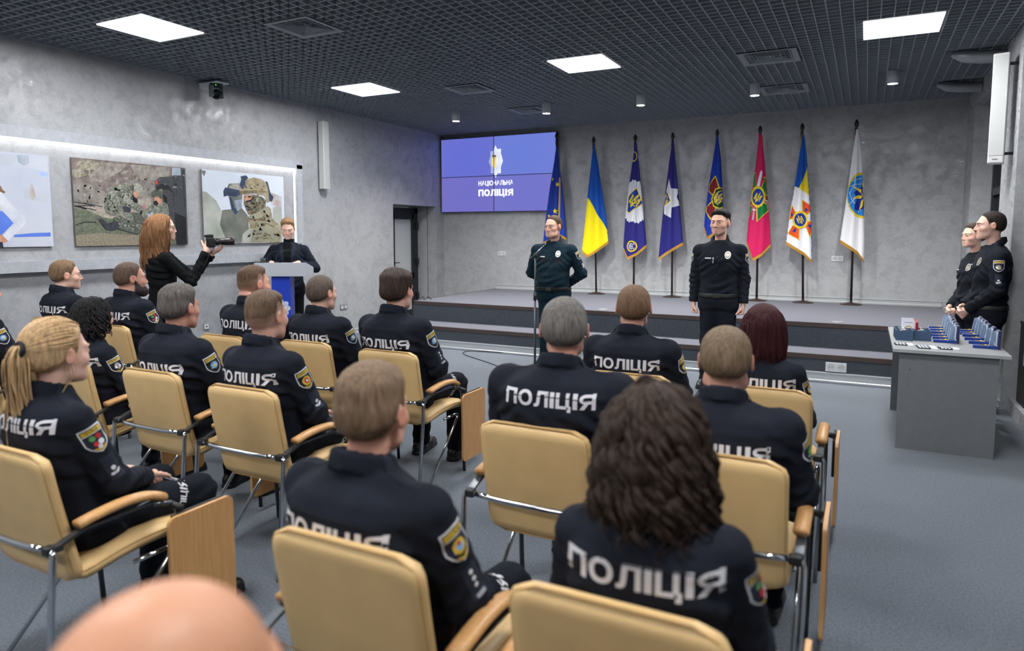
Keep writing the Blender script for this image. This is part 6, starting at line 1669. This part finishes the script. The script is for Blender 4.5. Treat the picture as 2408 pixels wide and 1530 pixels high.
PATCH = dict(flower=(P_NAV, [(-.010, .012, .011, P_GRN), (.012, .014, .010, P_RED), (-.008, -.012, .009, P_RED), (.012, -.010, .011, P_WHT), (0, -.026, .009, P_WHT)]), redcross=(P_BLK, [(0, -.003, .024, P_GLD), (0, -.003, .014, P_RED), (0, -.003, .007, P_WHT)]),
  eagle=(P_BLK, [(0, .004, .017, P_GRY), (-.010, -.006, .010, P_WHT), (.010, -.006, .010, P_WHT), (0, -.016, .008, P_GRY), (0, -.002, .006, P_RED)]), sky=(P_BLK, [(0, .0, .020, P_SKY), (0, -.004, .009, P_GLD)]), blue=(P_NAV, [(0, 0, .020, P_SKY), (0, .004, .010, P_WHT), (.006, -.010, .007, P_GLD)]),
  wheat=(P_NAV, [(0, -.002, .022, P_GLD), (0, -.002, .012, P_SKY), (0, .006, .006, P_RED)]), green=(P_NAV, [(0, 0, .020, P_GRN), (0, -.006, .010, P_GLD)]), star=(P_NAV, None))
def sleeve_marks(root_j, me, p, s, style, rank='leaf', off=0.0):
    sh, el = p.sh[s], p.el[s]; dn = (el-sh)/np.linalg.norm(el-sh)
    c = sh+dn*.085; N = np.array([s, -.10 if p.kind == 'sit' else .15, .0]); N = N-dn*(N@dn); N /= np.linalg.norm(N)
    U = np.cross(-dn, N); Vv = -dn
    fld, dots = PATCH[style]
    a = Art(); sp = lambda k, kx=1.: [(x*k*kx, y*k) for x, y in shield_pts(.082, .104)]
    a.poly(sp(1.), P_WHT); a.poly(sp(.90), fld)
    a.poly([(-.034, .043), (.034, .043), (.034, .027), (-.034, .027)], P_GLD); a.poly([(-.0385, .0265), (.0385, .0265), (.0385, .0235), (-.0385, .0235)], P_WHT)
    a.text('ПОЛІЦІЯ' if style == 'star' else 'ПОЛІЦІЯ', 0, .035, .05, P_BLK, .0, .009)
    if dots is None:
        a.poly(star(0, -.010, .026, 8, .62), SILV); a.poly(circle(0, -.010, .008), P_GLD)
    else:
        for x, y, r, m in dots: a.poly(circle(x, y-.004, r, n=12), m)
        if style in ('flower', 'wheat', 'redcross', 'eagle'): a.poly([(-.024, -.030), (-.010, -.043), (.010, -.043), (.024, -.030), (.018, -.029), (0, -.038), (-.018, -.029)], P_GLD)
    surf_art(me, a, c+N*.03, U, Vv, N, 'sleeve_patch', root_j, .012, far=.12)
    if rank:
        c2 = sh+dn*.205; a = Art(); a.poly([(-.026, .048), (.026, .048), (.026, -.048), (-.026, -.048)], P_NAV)
        if rank == 'leaf':
            a.poly(circle(0, -.006, .009, n=14), P_WHT); a.poly([(0, -.022), (-.016, -.020), (-.020, -.026), (-.012, -.034), (-.002, -.034)], P_WHT); a.poly([(0, -.022), (.016, -.014), (.020, -.018), (.014, -.028), (.002, -.034)], P_WHT)
        elif rank == 'dots':
            for k in range(3): a.poly(circle(0, .028-.02*k, .007, n=12), P_WHT)
            a.poly([(-.016, -.034), (.016, -.034), (.016, -.044), (-.016, -.044)], P_GRY)
        elif rank == 'stars':
            a.poly(circle(0, .006, .010, n=14), P_WHT); a.poly(circle(0, -.022, .017, n=16), P_WHT); a.poly(circle(0, -.022, .009, n=12), P_GLD)
        surf_art(me, a, c2+N*.03, U, Vv, N, 'rank_patch', root_j, .014, far=.12)
def epaulettes(J, jme, p):
    for s in (1, -1):
        x0, x1 = (.078, p.a[7]*1.0) if not p.fem else (.068, p.a[7]); yy = p.sh[s][1]
        a = Art(); q = [(s*x0, .016), (s*(x1-.0), .024), (s*(x1-.0), -.024), (s*x0, -.016), (s*(x0-.012), 0)]
        a.poly(q, SEAMC); c = (sum(k[0] for k in q)/5, 0); a.poly([(c[0]+(k[0]-c[0])*.94, k[1]*.86) for k in q], EPAU); a.poly(circle(s*(x0+.006), 0, .0055, n=10), mat('button_dark', (60, 62, 66), .4))
        surf_art(jme, a, (0, yy-.004, p.sh[s][2]+.05), (1, 0, 0), (0, 1, 0), (0, 0, 1), 'epaulette', J, .02, far=.12)
EPAU = mat('epaulette_cloth', (32, 36, 46), .85, spec=.12)
_cache = {}
def cached(key, fn):
    if key not in _cache: _cache[key] = fn()
    return _cache[key]
def person(label, loc, yaw=0., scale=1., kind='sit', group=None, **sp):
    """one figure: body of one skin, with hair and clothes as its parts; yaw 0 faces the stage"""
    keys = ('wide', 'belly', 'fem', 'arms'); pk = {k: sp[k] for k in keys if k in sp}
    p = pose(kind, yaw=R(sp.get('hyaw', 0)), pitch=R(sp.get('hpitch', 0)), roll=R(sp.get('hroll', 0)), lean=sp.get('lean', 0.), **pk)
    root = empty('person', (loc[0], loc[1], loc[2] if len(loc) > 2 else 0), yaw, label, 'person', group); root.scale = (scale,)*3
    obj('body', body_mesh(p, sp), root)
    ck = (kind,)+tuple(sorted(pk.items()))
    jk = sp.get('top', 'police'); jm = sp.get('topmat', UNI)
    jme = cached(('j', jk, jm.name)+ck, lambda: jacket_mesh(p, jk, m=jm, name={'police': 'jacket', 'shirt': 'uniform_shirt', 'sweater': 'jumper', 'blazer': 'blazer'}[jk]))
    J = obj(jme.name.split('.')[0], jme, root)
    tme = cached(('t', sp.get('tromat', TRO).name)+ck[:1]+tuple(sorted((k, v) for k, v in pk.items() if k != 'arms')), lambda: trousers_mesh(p, sp.get('tromat', TRO)))
    Tr = obj('trousers', tme, root)
    for s in (1, -1): obj('shoe', cached(('s', s, kind), lambda: shoe_mesh(p, s)), root)
    if jk in ('police', 'shirt'): epaulettes(J, jme, p)
    if sp.get('letters', True) and jk == 'police':
        back_letters(J, jme, p, sp)
    if sp.get('patch'):
        for s in sp.get('patchsides', (1,)): sleeve_marks(J, jme, p, s, sp['patch'], sp.get('rank', 'leaf'))
    if kind == 'sit' and sp.get('leg_text', True) and jk == 'police':
        a = Art(); a.text('ПОЛІЦІЯ', 0, 0, .165, LETT, .02, .034)
        tb = bvh_of(tme); surf_art(tme, a, (.12, .31, .535), (0, .42, .907), (0, -.907, .42), (1, .0, .0), 'leg_lettering', Tr, .02, far=.2)
    st = sp.get('style'); hm = hair_mat('%d_%d_%d' % tuple(sp.get('haircol', (80, 62, 50))), sp.get('haircol', (80, 62, 50)))
    if st in HS:
        V, F = scalp_hair(p, sp, st); H = obj('hair', np_mesh('hair', V, F, hm), root)
    if sp.get('locks'):
        V, F = long_hair(p, sp, sp['locks']); obj('hair' if st not in HS else 'hair_locks', np_mesh('hair', V, F, hm), root)
    if 'tie' in sp:
        mb = MB(); kc = Vector(p.head+p.HR@(sp['tie']*sp.get('heads', 1.08))); mb.tube([kc+Vector((.026*math.cos(a), .010*math.sin(a)-.012, .026*math.sin(a))) for a in np.linspace(0, 2*PI, 21)], .010, 8, cap=False); mb.build('hair_tie', mat('hair_tie_black', (16, 16, 18), .8), root)
    if sp.get('beard'):
        def fb(Q):
            d = head_sdf(Q, p.fem, sp.get('headw', 1.)); ax = np.abs(Q[:, 0])
            m = sm01((-.036-Q[:, 2]+1.1*np.clip(.045-Q[:, 1], -.01, .05)+.004*nz(Q, 300))/.02)*sm01((Q[:, 1]+.002)/.014)*(1-np.exp(-((Q[:, 0]/.02)**4+((Q[:, 2]+.066)/.010)**4)))
            return d-(.006+.016*sm01((-.05-Q[:, 2])/.05))*m+.012*(1-m)+.0016*nz(Q*np.array([1, 1, .5]), 240)
        V, F = net(fb, (-.12, -.05, -.16), (.12, .15, .03), .0045); hs = sp.get('heads', 1.08)
        bm_ = mat('beard_dark', (42, 32, 27), .7, noise=.3, nscale=60, bump=.4, bscale=200); obj('beard', np_mesh('beard', (V*hs)@p.HR.T+p.head, F, bm_), root)
    face_parts(root, p, sp)
    root['_'] = 0; del root['_']
    return root, p, J, jme, Tr, tme
def seat(c, dx=0, dy=0, dz=0): x, y = CC[c]; return (x+dx, y+.27+dy, dz)
SK1, SK2, SK3 = (214, 168, 148), (224, 182, 162), (204, 152, 132)
BRN, DBR, LBR, GRY_, BLKH = (92, 72, 56), (56, 44, 37), (122, 98, 74), (92, 86, 82), (28, 25, 26)
ONLY = None
def P(k, *a, **kw):
    if ONLY and k not in ONLY: return None
    return person(*a, seed=abs(hash(k)) % 97 if False else sum(map(ord, k)) % 97, **kw)
G = None
P('S1', 'person in black police jacket in profile with light brown hair, far left of front row', seat('c1', -.05), 0, 1.02, group=G, hyaw=-22, haircol=LBR, style='short', skin=SK2, tz=0.92, patch='blue')
P('S2', 'person with dark full beard in black police jacket, beside the photographer', seat('c2', -.01), 0, 1.02, group=G, hyaw=-20, haircol=(92, 74, 62), style='recede', beard=True, stubble=.6, patch='flower', skin=SK3, tz=.92, wide=1.1, chub=.5)
def glasses(root, p, col=(150, 120, 90)):
    T = lambda v: Vector(p.head+p.HR@np.array(v)); mb = MB()
    for s in (1, -1):
        c = [T((s*.031+.019*math.cos(a), .103-.006*abs(math.cos(a)), -.004+.017*math.sin(a))) for a in np.linspace(0, 2*PI, 17)]; mb.tube(c, .0016, 6, cap=False); mb.tube([T((s*.050, .098, .004)), T((s*.074, .05, .006)), T((s*.078, -.01, .006))], .0015, 6)
    mb.tube([T((-.012, .104, .0)), T((0, .108, .003)), T((.012, .104, .0))], .0015, 6); mb.build('glasses', mat('glasses_frame_%d' % col[0], col, .3), root)
r = P('S3', 'person with black curly chin length hair and glasses in police jacket', seat('c3', -.02), 0, .91, group=G, hyaw=-4, haircol=BLKH, style='tied', locks='curlybob', fem=1., patch='eagle', skin=SK1, tz=.93)
if r: glasses(r[0], r[1], (70, 50, 60))
P('S4', 'person with long blonde ponytail in black police jacket, left foreground', seat('c4', -.03), 0, .965, group=G, hyaw=2, haircol=(186, 154, 114), style='tied', locks='pony', fem=1., patch='flower', skin=SK2, tz=0.965, tw=.33)
P('S5', 'person with short grey hair in police jacket, between the black curls and the faded haircut', seat('c5', -.01), 0, .985, group=G, hyaw=8, haircol=GRY_, style='crew', patch='sky', rank=None, skin=SK3, tz=0.885, wide=1.06)
P('S6', 'person in black police jacket sitting directly in front of the blue lectern', seat('c6', .12), 0, 1.02, group=G, hyaw=-14, haircol=BRN, style='fade', skin=SK3, tz=0.93, wide=1.12, chub=1., neckroll=True, scalp=1.0)
P('S7', 'person with high faded haircut and red cross sleeve patch in police jacket', seat('c7', -.03), 0, .985, group=G, hyaw=4, haircol=(98, 78, 62), style='fade', patch='redcross', skin=SK1, tz=0.915, scalp=.95)
P('S8', 'person with close cropped hair before the dark wall socket, front row', seat('c8', -.02), 0, .98, group=G, hyaw=-4, haircol=(86, 74, 66), style='buzz', patch='blue', rank=None, skin=SK1, tz=0.9, wide=1.08, scalp=.85)
P('S9', 'person with tousled brown hair in police jacket beside a lowered wooden tablet', seat('c9', -.06), 0, 1.02, group=G, hyaw=2, haircol=DBR, style='full', patch='blue', rank='dots', skin=SK1, tz=0.885, wide=1.06)
P('S10', 'person with short brown hair in police jacket, foreground left of centre', seat('c10', -.06, .0, -.045), R(-4), .975, group=G, hyaw=12, haircol=(118, 96, 76), style='crew', patch='wheat', rank='dots', skin=SK3, tz=.92, wide=1.1)
P('S11', 'person with cropped grey hair and straight back lettering, centre of the second row', seat('c11', .04), R(4), 1.012, group=G, hyaw=14, haircol=(104, 100, 96), style='buzz', patch='wheat', rank=None, skin=SK3, tz=0.96, wide=1.2, scalp=.9, headw=1.05)
P('S12', 'person with thinning brown hair in front of the stage steps, front row', seat('c12', -.04), R(3), .99, group=G, hyaw=12, haircol=(110, 84, 64), style='buzz', patch='wheat', rank=None, skin=SK3, tz=0.915, wide=1.06, scalp=.62, headw=1.06)
P('S13', 'person with dark red bobbed hair in police jacket, front row right', seat('c13', -.02), 0, .935, group=G, hyaw=4, haircol=(58, 22, 26), style='tied', locks='bob', fem=1., patch='wheat', rank=None, skin=SK2, tz=0.93)
P('S14', 'person with light brown buzz cut in police jacket, right of the curly hair', seat('c14', -.01), R(2), .955, group=G, hyaw=6, haircol=(112, 94, 74), style='buzz', patch='green', rank=None, skin=SK3, tz=0.905, wide=1.12, scalp=.9, chub=.6, headw=1.07)
P('S15', 'person with big dark brown curly hair in police jacket, foreground centre', seat('c15', .02), R(6), .957, group=G, hyaw=8, haircol=(50, 38, 31), style='tied', locks='curly', fem=1., patch='flower', rank=None, skin=SK1, tz=0.945, tw=.34)
P('S16', 'person with bald blurred head at the bottom left edge, nearest the viewer', seat('c16', -.03), 0, .975, hyaw=0, style='bald', skin=(196, 142, 112), letters=False)
P('S17', 'person cut off at left picture edge, only a dark sleeve showing', seat('c17', -.22), 0, 1.0, group=G, haircol=DBR, style='short', skin=SK1, patch='blue', tz=.9)
# ------------------------------------------------------------------ standing officers
def front_art(J, jme, p, tag_px=True, pen=False):
    zc_ = p.z[6]-.005; T_ = lambda a, nm, x, z, cell=.014: surf_art(jme, a, (x, .1, z), (-1, 0, 0), (0, 0, 1), (0, 1, 0), nm, J, cell, far=.3)
    a = Art(); a.poly(circle(0, 0, .030, .038, 24), SILV); a.poly(circle(0, 0, .022, .029, 20), mat('badge_grey', (110, 112, 114))); a.poly(star(0, 0, .020, 8, .6), SILV); a.poly(circle(0, -.0, .008, n=12), GOLDB); T_(a, 'chest_badge', -.095, zc_+.055)
    for s in (1, -1):
        a = Art(); a.poly([(-.06, .028), (.06, .028), (.06, -.018), (.045, -.026), (-.045, -.026), (-.06, -.018)], mat('flap_cloth', (27, 31, 38), .88, spec=.12)); a.ring(stroke([(-.06, .028), (.06, .028), (.06, -.018), (.045, -.026), (-.045, -.026), (-.06, -.018)], .003, True), SEAMC)
        a.poly(circle(0, -.012, .004, n=10), SEAMC); T_(a, 'pocket_flap', s*.09, zc_-.02)
    a = Art(); a.poly(stroke([(0, .10), (0, -.32)], .003), SEAMC); a.poly(stroke([(-.017, .12), (-.017, -.32)], .0022), SEAMC, lev=1)
    for k in range(4): a.poly(circle(-.008, .04-.09*k, .005, n=10), mat('button', (52, 56, 62), .4))
    T_(a, 'button_placket', 0, zc_, .02)
    a = Art()
    a.poly([(-.030, .005), (.030, .005), (.030, -.006), (-.030, -.006)], P_WHT)
    if tag_px: a.poly([(-.030, .005), (-.008, .005), (-.008, 0), (-.030, 0)], P_SKY); a.poly([(-.030, 0), (-.008, 0), (-.008, -.006), (-.030, -.006)], P_GLD)
    T_(a, 'name_tape', .095, zc_+.022)
    if pen:
        a = Art(); a.poly([(-.005, .03), (.005, .03), (.005, -.028), (-.005, -.028)], P_WHT); T_(a, 'pen', .045, zc_+.0)
def belt(root, p):
    def f(Q):
        d = torso_sdf(Q, p, .017, p.z[0], p.z[4]); return smax(np.abs(d)-.004, np.abs(Q[:, 2]-(p.z[2]-.004))-.022, .003)
    V, F = net(f, (-.3, -.3, .85), (.3, .35, 1.08), .007, 3); b = obj('belt', np_mesh('belt', V, F, BELT), root)
    yb = np.interp(p.z[2], p.z, p.y+p.b)+.02; mb = MB(); mb.box((-.036, yb, p.z[2]-.026), (.036, yb+.008, p.z[2]+.018), bev=.006); mb.build('buckle', mat('buckle', (70, 68, 62), .35, metal=.6), b)
def officer(k, label, loc, yaw, sc_, tm, **kw):
    r = P(k, label, loc, yaw, sc_, kind='std', top='shirt', topmat=tm, patch='star', letters=False, **kw)
    if r is None: return
    root, p, J, jme, Tr, tme = r
    front_art(J, jme, p, kw.get('tape', True), kw.get('pen', False)); belt(root, p)
    return r
p_ = at_y((1303, 507), 7.5)
officer('O1', 'person in dark green police shirt speaking at the microphone stand, hands behind back', (p_[0], 7.5), R(-176), 1.797/1.815, UNI2, arms='behind', wide=1.13, belly=.035, hyaw=-18, hpitch=4, haircol=(82, 64, 50), style='recede', skin=SK1, rank='stars', patchsides=(-1, 1), headw=1.04, chub=.3, tromat=UNI2, gaze=-.6)
p_ = at_y((1695, 494), 7.3)
officer('O2', 'person in black police shirt standing at attention with fists at the sides', (p_[0], 7.3), R(-177), 1.83/1.82, UNI3, arms='sides', wide=1.06, hyaw=-16, haircol=(30, 26, 25), style='flat', scalp=.8, skin=SK1, rank='dots', patchsides=(-1, 1), headw=1.06, pen=True, tape=False, stubble=.25, tromat=UNI3, gaze=-.5)
p_ = at_y((2338, 498), 7.45)
officer('O3', 'person in black police shirt in profile at right behind the table, man nearest the wall', (p_[0]+.0, 7.45), R(96), p_[2]/1.815, UNI3, arms='clasp', wide=1.04, hyaw=0, haircol=(46, 38, 34), style='recede', skin=SK2, rank='leaf', patchsides=(1, -1), gaze=0)
p_ = at_y((2288, 527), 7.95)
officer('O4', 'person with tied back hair in black police shirt behind the table, left of the man', (p_[0]+.03, 7.95), R(108), p_[2]/1.81, UNI3, arms='clasp', fem=1., hyaw=14, haircol=(66, 50, 42), style='tied', locks='bun', skin=SK2, rank=None, patchsides=(1, -1))
# ------------------------------------------------------------------ photographer with camera
p_ = at_y((378, 505), 4.25); PH = (p_[0]-.02, 4.25)
r = P('PH', 'person with long wavy auburn hair and black jumper aiming a camera', PH, R(-40), p_[2]/1.815, kind='std', top='sweater', topmat=KNIT, letters=False, arms='photo', fem=1., hyaw=0, haircol=(142, 102, 70), style='tied', locks='wavy', skin=SK2, tromat=KNIT)
if r:
    root, p = r[0], r[1]; glasses(root, p)
    o = empty('photo_camera', (0, 0, 0), 0, 'black camera with long zoom lens in the photographer hands', 'camera')
    bpy.context.view_layer.update(); sc2 = root.scale[0]
    o.location = root.location+Matrix.Rotation(R(-40), 3, 'Z')@Vector((.035, .435, 1.555))*sc2; o.rotation_euler = (R(2), 0, R(-40))
    CB = mat('camera_body', (20, 20, 22), .4)
    mb = MB(); mb.box((-.068, -.035, -.045), (.068, .03, .045), bev=.01); mb.box((-.03, -.035, .04), (.03, .035, .072), bev=.012); mb.build('camera_body', CB, o)
    mb = MB(); mb.box((.045, -.02, -.05), (.078, .045, .04), bev=.012); mb.build('grip', CB, o)
    mb = MB(); mb.box((-.06, -.042, -.085), (.066, .02, -.046), bev=.006); mb.build('battery_grip', mat('camera_silver', (150, 150, 160), .35, metal=.3), o)
    Ml = Matrix.Rotation(R(-90), 4, 'X')
    mb = MB(); mb.lathe([(0, .02), (.036, .02), (.036, .06), (.033, .065), (.033, .12), (.036, .125), (.036, .165), (.038, .17), (.038, .215), (.034, .215), (.03, .20), (0, .198)], (0, 0, 0), 28, M=Ml); mb.build('lens', CB, o)
    mb = MB(); mb.lathe([(.0355, .166), (.0372, .166), (.0372, .169), (.0355, .169)], (0, 0, 0), 28, M=Ml); mb.build('lens_ring', mat('ring_red', (190, 30, 36), .4), o)
    mb = MB(); mb.box((-.022, -.046, .045), (.022, -.034, .07), bev=.004); mb.build('eyepiece', BLACKP, o)
    def wp(v): return root.location+Matrix.Rotation(R(-40), 3, 'Z')@Vector(v)*sc2
    mb = MB(); pts = bez(wp((.115, .42, 1.44)), wp((.13, .40, 1.36)), wp((.12, .36, 1.28)), wp((.15, .26, 1.20)), 12)
    Ri = (Matrix.Rotation(R(-40), 3, 'Z')@Matrix.Rotation(R(2), 3, 'X')).inverted()
    mb.tube([Ri@(q-o.location) for q in pts], .016, 6, flat=.3); mb.build('strap', mat('strap_grey', (44, 45, 48), .7), o)
# ------------------------------------------------------------------ man at the lectern
p_ = at_y((677, 516), 6.72)
r = P('LM', 'person in navy blazer over black roll neck reading at the lectern', (p_[0], 6.72), R(-145), p_[2]/1.81, kind='std', top='blazer', topmat=BLZ, letters=False, arms='desk', hyaw=6, hpitch=20, haircol=(150, 116, 84), style='crew', scalp=.5, skin=(232, 190, 170), eyeopen=.5, tromat=KNIT, wide=1.02)
if r:
    root, p, J, jme = r[:4]
    def f(Q):
        q = Q-p.neck0; rad = np.sqrt(q[:, 0]**2+(q[:, 1]+.002)**2)
        d = smax(np.abs(rad-.062)-.006, np.abs(q[:, 2]-.015-.2*q[:, 1]*0)-.032, .006)
        return d
    V, F = net(f, p.neck0-.12, p.neck0+.12, .006, 3); obj('roll_neck', np_mesh('roll_neck', V, F, KNIT), root)
    a = Art(); a.poly([(-.062, .20), (.062, .20), (.052, .06), (.030, -.26), (-.030, -.26), (-.052, .06)], KNIT); surf_art(jme, a, (0, .1, p.z[6]), (-1, 0, 0), (0, 0, 1), (0, 1, 0), 'jumper_front', J, .016, far=.3)
    for s in (1, -1):
        a = Art(); a.poly([(s*.060, .195), (s*.092, .150), (s*.118, .100), (s*.090, .094), (s*.094, .070), (s*.034, -.26), (s*.028, -.26), (s*.050, .06)], mat('lapel_navy', (40, 47, 61), .85, spec=.1)); surf_art(jme, a, (0, .1, p.z[6]), (-1, 0, 0), (0, 0, 1), (0, 1, 0), 'lapel', J, .016, far=.3)
